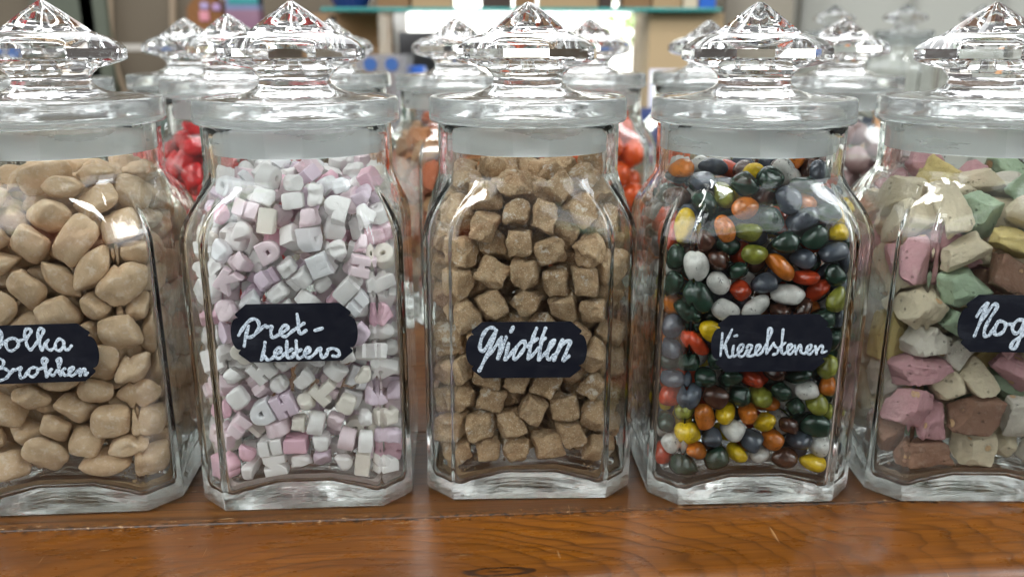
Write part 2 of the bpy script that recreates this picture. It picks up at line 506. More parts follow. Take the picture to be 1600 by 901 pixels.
def jar_body_mesh():
    A, B = A_OUT, B_OUT
    rings = []
    # underside, concave, from the centre outwards
    base = oct_ring(A, B, .0022)
    def under(x, y):
        r2 = (x * x + y * y) / .050 ** 2
        return .0085 * max(0.0, 1 - r2 ** 1.6)
    for k in (.05, .2, .35, .5, .62, .74, .84, .92): rings.append(scaled(base, k, under))
    rings.append([(x * .975, y * .975, 0.0) for x, y in base])
    rings.append([(x * .992, y * .992, .0006) for x, y in base])
    for z in (.0022, .008, .02, .05, .09, .12, .14): rings.append([(x, y, z) for x, y in oct_ring(A - .0008 * z / .14, B - .0004 * z / .14, .0022)])
    n = 12
    n = 16
    for k in range(1, n + 1):                       # shoulder
        t = k / n
        rings.append(morph_ring(A - .0008, B - .0004, .0022 + .004 * t, RN_OUT, shoulder(t), .1435 + (Z_NK + .001 - .1435) * t))
    for z in (.184, .19, .196, .2025): rings.append(morph_ring(A, B, .006, RN_OUT, 0, z))
    rings.append(morph_ring(A, B, .006, RN_OUT - .0004, 0, .2047))
    rings.append(morph_ring(A, B, .006, RN_OUT - .0015, 0, Z_LIP))
    rings.append(morph_ring(A, B, .006, RN_IN + .0012, 0, Z_LIP))
    rings.append(morph_ring(A, B, .006, RN_IN, 0, .2045))
    # inner wall downwards
    a, b = A_IN, B_IN
    for z in (.198, .19, .184): rings.append(morph_ring(a, b, .007, RN_IN, 0, z))
    for k in range(n, 0, -1):
        t = k / n
        rings.append(morph_ring(a, b, .007, RN_IN, shoulder(t), .1415 + (Z_NK - .1415) * t))
    rc = .0065
    inner = oct_ring(a, b, rc)
    for z in (.14, .12, .10, .08, .06, .04, .03):
        rings.append([(x * (1 + .004 * (1 + noise.noise((x * 40, y * 40, z * 25)))), y * (1 + .004 * (1 + noise.noise((x * 40 + 9, y * 40, z * 25)))), z) for x, y in inner])
    for k in range(0, 6):                           # fillet to the floor
        th = k / 5 * PI / 2
        ins = .0045 * (1 - math.cos(th)); lift = .0045 * (1 - math.sin(th))
        rings.append([(x * (1 - ins / math.hypot(x, y)), y * (1 - ins / math.hypot(x, y)), floor_z(x, y) + lift) for x, y in inner])
    for k in (.8, .65, .5, .35, .2, .06): rings.append(scaled(inner, k, floor_z))
    vs, fs = rings_mesh(rings)
    me = bpy.data.meshes.new('glass_body'); me.from_pydata(vs, [], fs); me.update()
    for p in me.polygons: p.use_smooth = True
    me.materials.append(M_BODY); me.materials.append(M_BASE)
    for p in me.polygons:
        if p.center.z < .0090 and p.normal.z < -.5: p.material_index = 1
    return me

def lid_mesh(n_f=8, dn=.0):
    """Solid pressed-glass stopper: faceted pyramid knob, octagonal brim, waisted neck, plate."""
    N = n_f * 12
    prof = []      # (r, z, octagon weight, star weight)
    prof += [(.0016, .2666, 0, 0)]
    for k in range(1, 7):
        f = k / 6
        prof.append((.0016 + (.0232 - .0016) * f, .2666 - (.2666 - .2512) * f ** 1.06, 0, math.sin(PI * min(1, f * .97)) * .5 + .5 * f))
    prof += [(.0236, .2508, .0, 0), (.0243, .2509, .0, 0), (.0252, .2503, .2, 0), (.0285, .2493, .55, 0), (.0325, .2476, .85, 0), (.0358, .2453, 1, 0), (.0376, .2434, 1, 0), (.0382, .2427, 1, 0), (.0383, .2374, 1, 0), (.0378, .2367, 1, 0), (.0345, .2352, .95, 0),
             (.0300, .2336, .8, 0), (.0232, .2322, .3, 0), (.0226, .2312, .15, 0), (.0207, .2297, .25, 0), (.0194, .2278, .3, 0), (.0190, .2262, .3, 0),
             (.0197, .2243, .25, 0), (.0220, .2222, .15, 0), (.0262, .2202, .05, 0), (.0330, .2187, 0, 0), (.0420, .2178, 0, 0), (.0470, .2172, 0, 0), (.0492, .2166, 0, 0), (.0496, .2158, 0, 0),
             (.0496, .2090, 0, 0), (.0488, .2083, 0, 0), (.0420, .2080, 0, 0), (.0405, .2084, 0, 0), (.0300, .2100, 0, 0), (.0200, .2110, 0, 0), (.0120, .2115, 0, 0), (.0060, .2117, 0, 0), (.0012, .2118, 0, 0)]
    rings = []
    for (r, z, o, st) in prof:
        ring = []
        for i in range(N):
            th = 2 * PI * i / N
            m = (th + PI / n_f) % (2 * PI / n_f) - PI / n_f
            oc = math.cos(PI / n_f) / math.cos(m) * 1.0
            # star: ridges at facet corners, V valleys between
            v = abs(((th) % (2 * PI / n_f)) / (2 * PI / n_f) - .5) * 2
            ss = 1 - .30 * st * (1 - v)
            rr = r * (1 - o + o * oc / math.cos(PI / n_f) * .962) * ss
            ring.append((rr * math.cos(th), rr * math.sin(th), z))
        rings.append(ring)
    rings = rings[::-1]
    vs, fs = rings_mesh(rings)
    me = bpy.data.meshes.new('lid'); me.from_pydata(vs, [], fs); me.update()
    for p in me.polygons: p.use_smooth = True
    me.set_sharp_from_angle(angle=math.radians(24))
    me.materials.append(M_LID)
    return me

def seal_mesh():
    prof = [(.0420, .1902), (.0424, .1896), (.0452, .1893), (.0459, .1900), (.0461, .2040), (.0461, .2062), (.0516, .2062), (.0516, .2046), (.0540, .2045), (.0547, .2052),
            (.0549, .2070), (.0546, .2155), (.0542, .2170), (.0534, .2175), (.0506, .2174), (.0502, .2168), (.0501, .2085), (.0499, .2074), (.0450, .2073), (.0428, .2066), (.0421, .2050)]
    vs, fs = lathe(prof, 96)
    me = bpy.data.meshes.new('seal_ring'); me.from_pydata(vs, [], fs); me.update()
    for p in me.polygons: p.use_smooth = True
    me.set_sharp_from_angle(angle=math.radians(50))
    me.materials.append(M_SEAL)
    bm = bmesh.new(); bm.from_mesh(me); bmesh.ops.recalc_face_normals(bm, faces=bm.faces); bm.to_mesh(me); bm.free()
    me.materials.append(M_RIM)
    for p in me.polygons:
        if math.hypot(p.center.x, p.center.y) > .0470 : p.material_index = 1
    return me

ME_BODY, ME_LID, ME_SEAL = jar_body_mesh(), lid_mesh(), seal_mesh()

def candy_jar(loc, rz, label, group, lid_rz=0.0, lid_dz=0.0):
    r = empty('candy_jar', loc, rz); tag(r, label, 'jar', group)
    link('glass_body', ME_BODY, r)
    l = link('lid', ME_LID, r); l.rotation_euler.z = lid_rz; l.location.z = lid_dz
    link('seal_ring', ME_SEAL, l)
    return r

# =============================================================== tags and handwriting
TW, TH = .0322, .0157
def tag_outline():
    q = [(.73, 1.0)]
    q += [(.90, .70), (.905, .64), (.865, .55)]
    arc = [(.865 + .135 * math.sin(t) ** .8, .55 * math.cos(t)) for t in [k / 8 * PI / 2 for k in range(1, 9)]]
    q += arc
    up = q
    lo = [(x, -y) for x, y in up[::-1][1:]]
    right = up + lo
    left = [(-x, y) for x, y in right[::-1]]
    pts = left + right
    out = []
    for p in pts:
        p = (p[0] * TW, p[1] * TH)
        if not out or math.hypot(p[0] - out[-1][0], p[1] - out[-1][1]) > 1e-5: out.append(p)
    return out

def catmull(P, sub=9):
    if len(P) < 3:
        a, b = P[0], P[-1]
        return [(a[0] + (b[0] - a[0]) * k / 6, a[1] + (b[1] - a[1]) * k / 6) for k in range(7)]
    Q = [(2 * P[0][0] - P[1][0], 2 * P[0][1] - P[1][1])] + list(P) + [(2 * P[-1][0] - P[-2][0], 2 * P[-1][1] - P[-2][1])]
    out = []
    for i in range(1, len(Q) - 2):
        for k in range(sub):
            t = k / sub
            out.append(tuple(.5 * (2 * Q[i][c] + (Q[i + 1][c] - Q[i - 1][c]) * t + (2 * Q[i - 1][c] - 5 * Q[i][c] + 4 * Q[i + 1][c] - Q[i + 2][c]) * t * t + (3 * Q[i][c] - Q[i - 1][c] - 3 * Q[i + 1][c] + Q[i + 2][c]) * t ** 3) for c in (0, 1)))
    out.append(tuple(P[-1]))
    return out

def ribbon(strokes, wid, y0):
    """Brush strokes on the plane y = y0 facing -y: a slightly domed ribbon per stroke, rounded at both ends."""
    vs = []; fs = []
    rnd = random.Random(5)
    for si, P in enumerate(strokes):
        pts = catmull(P); n = len(pts)
        w = wid / 2
        off = y0 - si * 1.5e-5
        b0 = len(vs)
        ph = rnd.uniform(0, 6)
        rows = []
        for i, p in enumerate(pts):
            q0, q1 = pts[max(0, i - 1)], pts[min(n - 1, i + 1)]
            tx, ty = q1[0] - q0[0], q1[1] - q0[1]
            L = math.hypot(tx, ty) or 1
            rows.append((p, (tx / L, ty / L), w * (1 + .16 * math.sin(i * .45 + ph))))
        ext = []
        for s_, (p, t, ww) in ((-1, rows[0]), (1, rows[-1])):
            e = [((p[0] + s_ * t[0] * ww * math.sin(a), p[1] + s_ * t[1] * ww * math.sin(a)), t, ww * max(.05, math.cos(a))) for a in (.5, 1.0, 1.45)]
            ext.append(e)
        rows = ext[0][::-1] + rows + ext[1]
        for i, (p, t, ww) in enumerate(rows):
            nx, nz = -t[1], t[0]
            o2 = off - 4e-5 * i / len(rows)
            vs += [(p[0] + nx * ww, o2, p[1] + nz * ww), (p[0], o2 - 1.2e-4, p[1]), (p[0] - nx * ww, o2, p[1] - nz * ww)]
        for i in range(len(rows) - 1):
            a = b0 + 3 * i
            fs += [(a, a + 3, a + 4, a + 1), (a + 1, a + 4, a + 5, a + 2)]
    return vs, fs

WRITING = {
 'polka': (8.19, (0, 495), 40, [
   [(-120, 240), (-60, 160), (10, 170), (38, 260), (10, 360), (-60, 415)], [(-75, 200), (-90, 330), (-100, 470)],
   [(-50, 420), (10, 385), (60, 330), (120, 285)], [(180, 268), (120, 290), (90, 350), (120, 420), (180, 425), (245, 370), (245, 300), (180, 268)], [(235, 310), (290, 295), (335, 280)],
   [(340, 290), (330, 215), (345, 160), (395, 150), (410, 195), (370, 250), (350, 300), (365, 370), (400, 418), (440, 385), (490, 320), (520, 270)],
   [(505, 280), (500, 190), (530, 145), (572, 160), (560, 215), (525, 270), (525, 350), (550, 425)], [(555, 420), (590, 345), (635, 290)], [(600, 335), (615, 395), (660, 420), (705, 395)],
   [(820, 300), (770, 280), (725, 340), (730, 410), (780, 425), (830, 360), (825, 300), (832, 370), (860, 420), (895, 405), (928, 365)],
   [(-60, 560), (0, 530), (60, 560), (50, 620), (-10, 660), (70, 655), (135, 705), (105, 770), (30, 805), (-60, 810)], [(-50, 540), (-70, 680), (-70, 810)],
   [(120, 760), (165, 700), (185, 665), (215, 672), (285, 640), (268, 700), (285, 775), (335, 755), (370, 690)], [(450, 640), (395, 665), (380, 725), (430, 760), (490, 715), (495, 655), (450, 640)], [(495, 672), (540, 655), (580, 635)],
   [(590, 640), (565, 585), (555, 545), (590, 520), (620, 545), (600, 600), (600, 680), (612, 760)], [(618, 755), (645, 690), (675, 665)], [(650, 700), (670, 735), (705, 735), (745, 680)],
   [(770, 640), (755, 580), (745, 545), (780, 525), (800, 550), (775, 620), (770, 690), (790, 745)], [(795, 740), (815, 680), (845, 655)], [(820, 695), (845, 740), (885, 735), (915, 700)],
   [(905, 700), (955, 660), (945, 635), (910, 655), (900, 710), (935, 745), (985, 715), (1030, 660)], [(1040, 655), (1042, 740)], [(1050, 710), (1080, 660), (1105, 670), (1105, 735), (1140, 705)]]),
 'pret': (7.62, (360, 465), 40, [
   [(105, 445), (150, 370), (215, 285), (285, 248), (338, 280), (345, 345), (310, 420), (250, 462), (205, 468)], [(225, 330), (195, 440), (172, 572)],
   [(205, 468), (270, 455), (340, 395), (420, 325), (440, 345), (500, 335), (488, 400), (505, 465), (550, 462)],
   [(545, 455), (620, 415), (690, 360), (680, 325), (635, 335), (605, 385), (615, 440), (665, 455), (730, 405), (780, 365)],
   [(800, 190), (815, 285), (818, 370), (845, 425), (905, 385)], [(770, 378), (825, 340), (880, 300)], [(1015, 385), (1100, 358)],
   [(420, 525), (408, 620), (375, 735)], [(385, 725), (420, 690), (445, 730), (490, 725), (545, 680)],
   [(545, 670), (600, 640), (612, 600), (575, 592), (540, 640), (550, 700), (595, 712), (650, 670)],
   [(680, 508), (678, 600), (682, 680), (705, 715), (760, 685)], [(640, 668), (700, 635), (740, 605)], [(790, 508), (795, 600), (800, 680), (825, 712), (890, 680)], [(760, 660), (810, 635), (850, 610)],
   [(890, 670), (945, 635), (955, 595), (920, 592), (893, 640), (910, 700), (960, 700), (1020, 650), (1050, 600)], [(1050, 600), (1080, 595), (1080, 650), (1105, 705), (1145, 680), (1170, 620)], [(1165, 612), (1225, 595), (1285, 620), (1305, 660), (1275, 692), (1230, 685)]]),
 'griotten': (8.205, (725, 495), 46, [
   [(420, 165), (365, 130), (300, 150), (235, 250), (208, 370), (225, 430), (270, 410), (335, 310), (400, 190)], [(420, 165), (370, 300), (320, 440), (255, 570), (200, 680)],
   [(300, 500), (370, 420), (440, 320), (485, 250)], [(480, 270), (465, 380), (440, 525)], [(445, 520), (490, 400), (545, 250)], [(575, 330), (550, 440), (530, 535)], [(605, 180), (632, 125)], [(540, 535), (600, 470), (650, 400)],
   [(785, 300), (730, 320), (665, 400), (640, 500), (665, 530), (730, 460), (785, 370), (780, 310), (820, 370), (860, 360)],
   [(935, 135), (890, 250), (850, 400), (825, 530)], [(830, 525), (890, 470), (960, 390)], [(850, 330), (945, 270)], [(1048, 135), (1005, 260), (980, 400), (962, 540)], [(965, 535), (1010, 490), (1070, 430)], [(985, 320), (1045, 262)],
   [(1075, 440), (1140, 340), (1165, 285), (1110, 330), (1075, 430), (1070, 510), (1100, 530), (1150, 480)], [(1265, 285), (1210, 400), (1155, 540)], [(1180, 470), (1260, 350), (1330, 295), (1365, 310), (1320, 420), (1275, 550), (1345, 490)]]),
 'kiezel': (8.0, (1105, 480), 33, [
   [(188, 315), (178, 450), (165, 595)], [(308, 268), (250, 390), (195, 500)], [(225, 440), (240, 550), (268, 608), (320, 595)], [(328, 470), (315, 560), (325, 600), (375, 580)], [(338, 348), (368, 342)],
   [(380, 570), (440, 510), (445, 460), (405, 465), (380, 540), (405, 600), (455, 590), (500, 520)], [(490, 490), (525, 455), (555, 480), (525, 550), (500, 598), (560, 592), (605, 560)],
   [(600, 560), (655, 500), (655, 455), (615, 475), (600, 550), (635, 585), (690, 540)], [(680, 550), (745, 430), (800, 300), (795, 250), (760, 275), (748, 420), (735, 570)], [(745, 560), (790, 490), (828, 432)], [(820, 440), (850, 480), (885, 510), (870, 560), (822, 578)],
   [(945, 268), (930, 420), (925, 540), (950, 570), (990, 545)], [(885, 500), (930, 460), (972, 432)], [(985, 545), (1050, 495), (1045, 450), (1010, 465), (998, 540), (1035, 572), (1085, 520)], [(1090, 465), (1100, 520), (1105, 572)], [(1112, 535), (1150, 462), (1172, 485), (1165, 545), (1210, 565), (1235, 530)],
   [(1230, 545), (1290, 500), (1290, 458), (1250, 475), (1238, 545), (1275, 572), (1330, 520)], [(1345, 475), (1355, 520), (1360, 570)], [(1368, 525), (1415, 465), (1440, 490), (1430, 550), (1485, 535)]]),
 'noga': (8.19, (1490, 450), 46, [
   [(290, 350), (345, 265), (405, 190), (435, 185)], [(425, 205), (350, 380), (260, 600)], [(335, 430), (430, 290), (500, 205), (550, 195), (540, 250), (450, 390), (390, 520), (395, 600), (450, 590)],
   [(450, 590), (510, 500), (570, 415), (640, 425), (660, 470), (620, 550), (540, 585), (515, 540), (545, 450)], [(655, 445), (735, 450)],
   [(890, 395), (820, 395), (755, 460), (750, 530), (800, 565), (870, 490), (900, 400)], [(895, 430), (850, 600), (780, 750), (725, 745), (760, 665), (860, 600), (950, 520)],
   [(1080, 420), (1010, 420), (960, 500), (980, 565), (1050, 520), (1090, 420), (1085, 530), (1110, 570), (1160, 530)]]),
}

def add_tag(jar, cx, cz, tilt, key, hit, spx, label):
    """A chalkboard sticker on the jar's front face; writing traced in the sticker's own flat frame."""
    y = -A_OUT - .00025
    out = tag_outline()
    c, s = math.cos(tilt), math.sin(tilt)
    R = lambda p: (cx + p[0] * c - p[1] * s, cz + p[0] * s + p[1] * c)
    n = len(out)
    vs = [(R(p)[0], y, R(p)[1]) for p in out] + [(R(p)[0] , y - .0005, R(p)[1]) for p in out]
    fs = [tuple(range(n)), tuple(range(n, 2 * n))[::-1]] + [(i, n + i, n + (i + 1) % n, (i + 1) % n) for i in range(n)]
    o = mesh('tag', vs, fs, M_TAG, jar, smooth=False); o['label'] = label
    bm = bmesh.new(); bm.from_mesh(o.data); bmesh.ops.recalc_face_normals(bm, faces=bm.faces); bm.to_mesh(o.data); bm.free()
    k, o0, w, st = WRITING[key]
    strokes = []
    for P in st:
        q = []
        for (u, v) in P:
            h = hit(o0[0] + u / k, o0[1] + v / k)
            q.append((h.x, h.z))
        strokes.append(q)
    rv, rf = ribbon(strokes, w / k * spx[0], y - .00055)
    mesh('lettering', rv, rf, M_CHALK, o)

# =============================================================== build the front jars
FRONT = [((-.2453, .0204), .0747), ((-.1169, .0265), .0657), ((.0088, .0373), .022), ((.1326, .0326), .0443), ((.2605, .0347), -.0081)]
JL = ['glass jar of tan pillow sweets at the left edge, black tag', 'glass jar of pastel letter sweets with black handwritten tag', 'glass jar of brown fudge cubes with black handwritten tag',
      'glass jar of colourful pebble sweets with black handwritten tag', 'glass jar of pastel nougat chunks at the right edge, black tag']
LZ = [.20, .05, -.16, .10, .30]
jars = [candy_jar((x, y, .0006), rz, JL[i], 'candy jars along the front of the counter', LZ[i]) for i, ((x, y), rz) in enumerate(FRONT)]
for i, j in enumerate(jars):
    pass
TAGS = [('polka', (54, 553), 0.01, 'black tag with the words Polka Brokken'), ('pret', (461, 519.5), 0.0, 'black tag with the words Pret-Letters'), ('griotten', (823, 546), 0.0, 'black tag with the word Griotten'),
        ('kiezel', (1206, 535), 0.0, 'black tag with the word Kierelstenen'), ('noga', (1593, 504.5), 0.0, 'black tag with the word Noga')]
def face_hit(i, u, v):
    """The point of jar i's front face seen at a picture point, in the jar's own frame."""
    (x, y), rz = FRONT[i]
    a, b = (u - 800) / F_PX, (v - 450.5) / F_PX
    cp, sp = math.cos(PITCH), math.sin(PITCH)
    D = Vector((a, cp - b * sp, -sp - b * cp))
    M = Matrix.Translation((x, y, .0006)) @ Matrix.Rotation(rz, 4, 'Z')
    Mi = M.inverted()
    o = Mi @ CAM; d = Mi.to_3x3() @ D
    t = (-A_OUT - o.y) / d.y
    return o + d * t
TZ = []
for i, (key, c, tilt, lab) in enumerate(TAGS):
    P = face_hit(i, *c); Px = face_hit(i, c[0] + 10, c[1]); Py = face_hit(i, c[0], c[1] + 10)
    sx, sz = (Px.x - P.x) / 10, (P.z - Py.z) / 10
    add_tag(jars[i], P.x, P.z, tilt, key, lambda u, v, i=i: face_hit(i, u, v), (sx, sz), lab)
    TZ.append((P.x, P.z))

# sweet positions: settled pile per jar; per sweet: shape, x y z in 0.1 mm, quaternion in 1/100, how much of it shows
DATA = {
 'polka': [
  6, 394, -421, 1250, 55, 73, -4, 40, 255, 2, 200, -439, 1485, 28, -31, 62, 66, 255, 6, -128, -426, 988, 55, -71, -42, -12, 238, 0, -109, -459, 313, 72, -60, 17, 29, 234, 1, 253, -445, 490, 11, 7, -72, -68, 196, 3, 60, -439, 1096, 46, 67, 56, -16, 192,
  2, 265, -416, 1337, 9, 87, 1, 48, 192, 0, 8, -245, 1776, 66, -71, -24, 10, 190, 4, 277, -327, 1655, 51, -80, -24, -19, 189, 3, 352, -441, 991, 42, 70, 48, -31, 180, 0, 232, -438, 828, 42, 73, -46, 28, 175, 7, -85, -422, 1227, 6, 53, 64, -55, 172,
  2, 52, -367, 1600, 86, -36, -6, -36, 171, 6, -35, -416, 1467, 8, 50, 72, -47, 171, 2, 86, -407, 1275, 13, 87, 23, -42, 160, 1, 387, -324, 1533, 6, -74, -60, -29, 159, 2, -28, -425, 860, 94, 9, -32, -9, 158, 3, 433, -392, 465, 44, 29, -59, -61, 153,
  3, 108, -419, 374, 63, 22, 31, -67, 152, 3, -305, -443, 248, 18, -1, 54, -82, 148, 4, 386, -413, 779, 89, -18, -38, 18, 146, 3, 131, -353, 1744, 99, -10, 3, 11, 146, 3, 424, -383, 231, 33, 33, -50, -73, 144, 4, 396, -382, 624, 85, -47, -15, -18, 140,
  3, 185, -423, 659, 40, -10, 29, 86, 139, 4, -150, -432, 638, 26, 2, 41, 87, 139, 3, 396, -168, 1676, 50, 17, -83, -18, 138, 5, 15, -418, 726, 95, -10, -5, 28, 128, 7, 193, -411, 242, 1, -3, 100, 9, 126, 7, 460, -278, 949, 17, -76, 15, -61, 126,
  5, 322, -437, 345, 100, 2, -6, 6, 124, 0, -314, -423, 570, 95, 12, 29, 6, 123, 0, -245, -462, 1121, 22, -28, 70, 62, 118, 5, 247, -229, 1793, 37, -11, 5, 92, 117, 6, 60, -384, 551, 73, 7, 25, 63, 116, 2, 179, -377, 954, 38, 72, 58, -1, 115,
  6, -267, -413, 794, 23, -35, -71, 56, 114, 5, 441, -307, 1386, 17, 67, -69, 21, 113, 5, -48, -430, 455, 10, 56, 70, -43, 108, 4, 237, -393, 1123, 40, 64, -64, -16, 98, 0, 461, 18, 834, 65, -35, 58, -34, 97, 4, 374, 80, 1763, 67, -7, -4, 73, 94,
  5, 407, -344, 1101, 38, -87, 18, -26, 92, 2, -221, -435, 1367, 9, -5, 99, -7, 85, 3, -216, -369, 406, 10, -91, -35, 22, 80, 2, -174, -295, 1554, 83, -43, 10, -34, 80, 0, 440, -238, 707, 27, -80, 12, -53, 79, 7, 456, 19, 1243, 40, -54, 46, -58, 75,
  3, 443, 254, 1476, 76, -31, 50, -29, 70, 3, 456, 117, 553, 46, -66, -37, 45, 69, 1, 449, 257, 1221, 66, 17, -72, -13, 68, 0, 435, 11, 1018, 46, 50, -1, -73, 68, 2, 436, 361, 816, 55, -56, 17, -59, 67, 4, 441, -103, 582, 16, 67, 65, 31, 66,
  1, 444, 26, 397, 46, -70, -41, 38, 61, 6, -131, -159, 1773, 88, -5, -34, 31, 60, 0, 393, -132, 1515, 81, 13, -7, 56, 60, 4, 446, -181, 414, 53, -58, -32, 53, 59, 0, 461, 295, 379, 43, 55, 45, 55, 54, 5, 404, 25, 1624, 24, -15, -94, 20, 52,
  0, -238, -369, 1661, 62, 28, 10, -72, 50, 4, 397, 176, 1624, 55, 23, -42, 68, 49, 2, 399, 247, 975, 33, -27, 90, 4, 47, 2, -12, -196, 1610, 8, -21, 37, -90, 47, 4, 437, -19, 254, 73, -4, 21, 64, 46, 4, 411, -262, 1239, 74, -64, -15, 15, 45,
  5, 248, 239, 1762, 28, 25, -86, -34, 45, 0, 410, -219, 277, 25, 69, -63, 23, 41, 0, 419, -156, 1089, 20, 59, 75, 22, 41, 1, 449, 189, 711, 33, -57, -50, 57, 40, 1, 429, 354, 606, 39, 48, 60, -51, 39, 0, 388, 7, 1445, 92, 31, -22, 0, 37,
  5, 79, -311, 815, 35, -1, 32, 88, 36, 3, -116, -294, 557, 90, -11, 22, -36, 35, 4, 406, -140, 1378, 80, -55, 11, -21, 35, 2, -407, -393, 397, 64, -67, 14, -35, 34, 5, 429, 345, 210, 29, 69, -66, 9, 34, 7, 419, 410, 1330, 45, -67, -6, -59, 34,
  3, -6, 50, 1764, 6, 36, -68, 64, 31, 5, -255, -420, 1504, 8, -1, 23, 97, 30, 5, -164, -314, 730, 48, -87, 11, -7, 28, 0, 288, -278, 815, 19, -32, 10, 92, 27, 3, -354, 181, 1702, 71, 51, 35, 33, 25, 5, -24, -292, 1252, 78, -61, -5, 14, 23,
  6, 298, -254, 520, 69, 48, 24, 48, 21, 5, 205, -20, 1777, 90, -23, 7, -37, 21, 7, -119, -250, 863, 51, -24, 31, 77, 20, 0, -235, -243, 1273, 63, 13, 0, 76, 16, 4, -231, -10, 1693, 59, -28, 62, 44, 16, 3, 101, -312, 1425, 26, 0, -52, 82, 14,
  3, -232, 261, 1756, 42, -33, -82, 23, 14, 4, -336, -244, 619, 21, -3, -14, -97, 13, 3, -48, -237, 691, 21, 43, 76, 44, 12, 5, 279, -245, 1391, 74, -28, -12, -60, 12, 2, -105, -118, 1456, 3, 10, 80, -59, 11, 4, -273, -114, 1565, 0, 1, 100, -4, 11,
  4, -388, -309, 237, 10, -36, 93, -6, 10, 5, -233, -191, 493, 14, -94, 25, 18, 10, 6, -33, -126, 1148, 70, -1, -6, -71, 10, 4, -105, -247, 1394, 54, 82, 14, 13, 10, 7, 366, 137, 1323, 48, -46, 64, -40, 9, 4, 380, 183, 269, 25, -23, -79, 51, 8,
  0, -43, -210, 446, 64, 22, 7, -74, 8, 4, 170, -207, 979, 43, -4, 30, 85, 8, 6, 18, 207, 1732, 0, -1, -79, -62, 8, 2, -384, -75, 1685, 65, -2, -2, 76, 6, 2, 333, 414, 1100, 17, 13, 97, 8, 5, 1, 70, -276, 1098, 72, -34, -3, 61, 5,
  1, -46, -133, 966, 14, 96, -17, 19, 5, 6, -297, -210, 1429, 19, -70, -59, 35, 5, 1, 359, 19, 681, 17, 59, 70, 35, 4, 7, -225, -140, 718, 23, -72, -65, 5, 4, 6, 161, -215, 1212, 3, 46, 81, -35, 4, 4, 228, -187, 1656, 99, 0, 10, 1, 4,
  0, 253, -22, 1588, 36, 22, -83, -36, 4, 1, -356, -261, 390, 68, -48, 42, 36, 3, 3, 138, -175, 516, 8, 61, -75, 23, 3, 5, -430, -260, 877, 92, 10, 38, 5, 3, 4, -255, -332, 967, 67, 0, -60, -44, 3, 1, 276, -167, 1112, 17, 78, 49, 35, 3,
  6, -131, -263, 1043, 59, 74, -31, -3, 3, 1, -278, -317, 1143, 2, -100, -8, -5, 3, 0, 206, -251, 1533, 67, 13, 16, 71, 3, 5, 99, -22, 1231, 7, -96, -27, 7, 3, 6, -154, -283, 280, 14, -89, -37, -25, 2, 5, 203, -270, 394, 26, -28, -92, 0, 2,
  4, 351, 413, 956, 92, 15, -23, 28, 2, 1, -305, -134, 1176, 21, 81, -55, 2, 2, 7, 270, -221, 664, 12, -67, 73, -4, 2, 7, 311, 223, 1086, 26, -95, 18, -2, 2, 4, 325, -157, 936, 79, -22, -30, 49, 2, 5, 209, 125, 1664, 8, 1, 39, 92, 2,
  5, 230, -217, 269, 73, -3, 17, 67, 1, 1, 43, -298, 289, 12, 20, -25, -94, 1, 2, 308, -29, 517, 73, -1, 36, -58, 1, 1, -33, -96, 591, 20, -24, -94, 16, 1, 4, 347, -96, 791, 34, -28, -28, 85, 1, 6, 282, 338, 1267, 74, -5, -47, -47, 1,
  0, 301, -107, 1264, 10, -38, -92, 4, 1, 2, 99, -146, 1347, 2, 71, 70, -3, 1, 0, -5, -116, 264, 6, -11, -99, -1, 0, 6, 217, 449, 256, 66, -74, 1, 13, 0, 1, 350, 446, 446, 35, 49, 57, -56, 0, 4, -298, 62, 272, 7, 79, -59, 13, 0,
  7, -442, 59, 275, 56, -61, 37, -43, 0, 2, 228, 9, 273, 6, -99, -13, -2, 0, 4, -283, -127, 269, 1, 7, -99, 8, 0, 6, 55, 71, 363, 62, -1, 22, -75, 0, 5, 309, 125, 415, 34, -28, 59, 68, 0, 7, 274, 424, 645, 93, -22, -29, -8, 0,
  0, -85, 88, 268, 12, -1, 6, -99, 0, 2, 168, 144, 487, 41, 45, 69, 39, 0, 5, -299, 21, 434, 9, 77, 59, 22, 0, 7, 285, -74, 369, 19, -54, -82, 0, 0, 1, 79, -139, 371, 98, 13, 8, 13, 0, 2, -451, 54, 459, 38, 54, -49, -56, 0,
  5, -459, -345, 549, 49, 53, -56, -40, 0, 7, -169, -77, 372, 14, -1, -16, -98, 0, 1, 349, 256, 486, 30, -22, -25, 89, 0, 2, 285, 212, 613, 78, 46, -18, -38, 0, 4, -439, -364, 734, 48, 13, 82, 27, 0, 5, -392, -137, 479, 11, -16, 13, -97, 0,
  6, -401, -413, 958, 46, 60, 17, -63, 0, 7, 24, 4, 483, 19, -21, 92, 27, 0, 2, 316, 224, 785, 50, 44, -47, -58, 0, 7, -415, 160, 642, 75, -21, -4, -62, 0, 1, -131, 112, 411, 0, 10, -80, -59, 0, 2, 198, 449, 806, 4, -10, -76, 64, 0,
  3, -424, -179, 733, 63, -15, -12, -75, 0, 7, -423, -47, 600, 9, 72, -68, -6, 0, 0, 126, 154, 633, 23, 15, 95, 13, 0, 3, -166, -54, 526, 52, -50, 7, -68, 0, 4, -258, 73, 768, 4, -98, -12, -17, 0, 5, 90, -254, 655, 40, -35, -22, 82, 0,
  1, -234, 23, 642, 21, 90, 33, 18, 0, 3, -358, -63, 830, 20, -73, 40, -52, 0, 5, -12, -58, 731, 13, -46, 87, 14, 0, 2, -427, 95, 1088, 77, 8, 45, 45, 0, 3, -364, -406, 1242, 16, -96, 23, -4, 0, 4, 205, 300, 992, 4, 86, 50, 4, 0,
  1, 154, -47, 605, 14, 83, -53, -6, 0, 6, -79, 134, 850, 16, -80, 53, 23, 0, 0, 96, 288, 1133, 11, -4, 99, 8, 0, 4, -454, -286, 1165, 27, 75, -23, -56, 0, 5, -397, 42, 1556, 75, -58, 33, 1, 0, 6, -353, -215, 1015, 75, 4, 49, -45, 0,
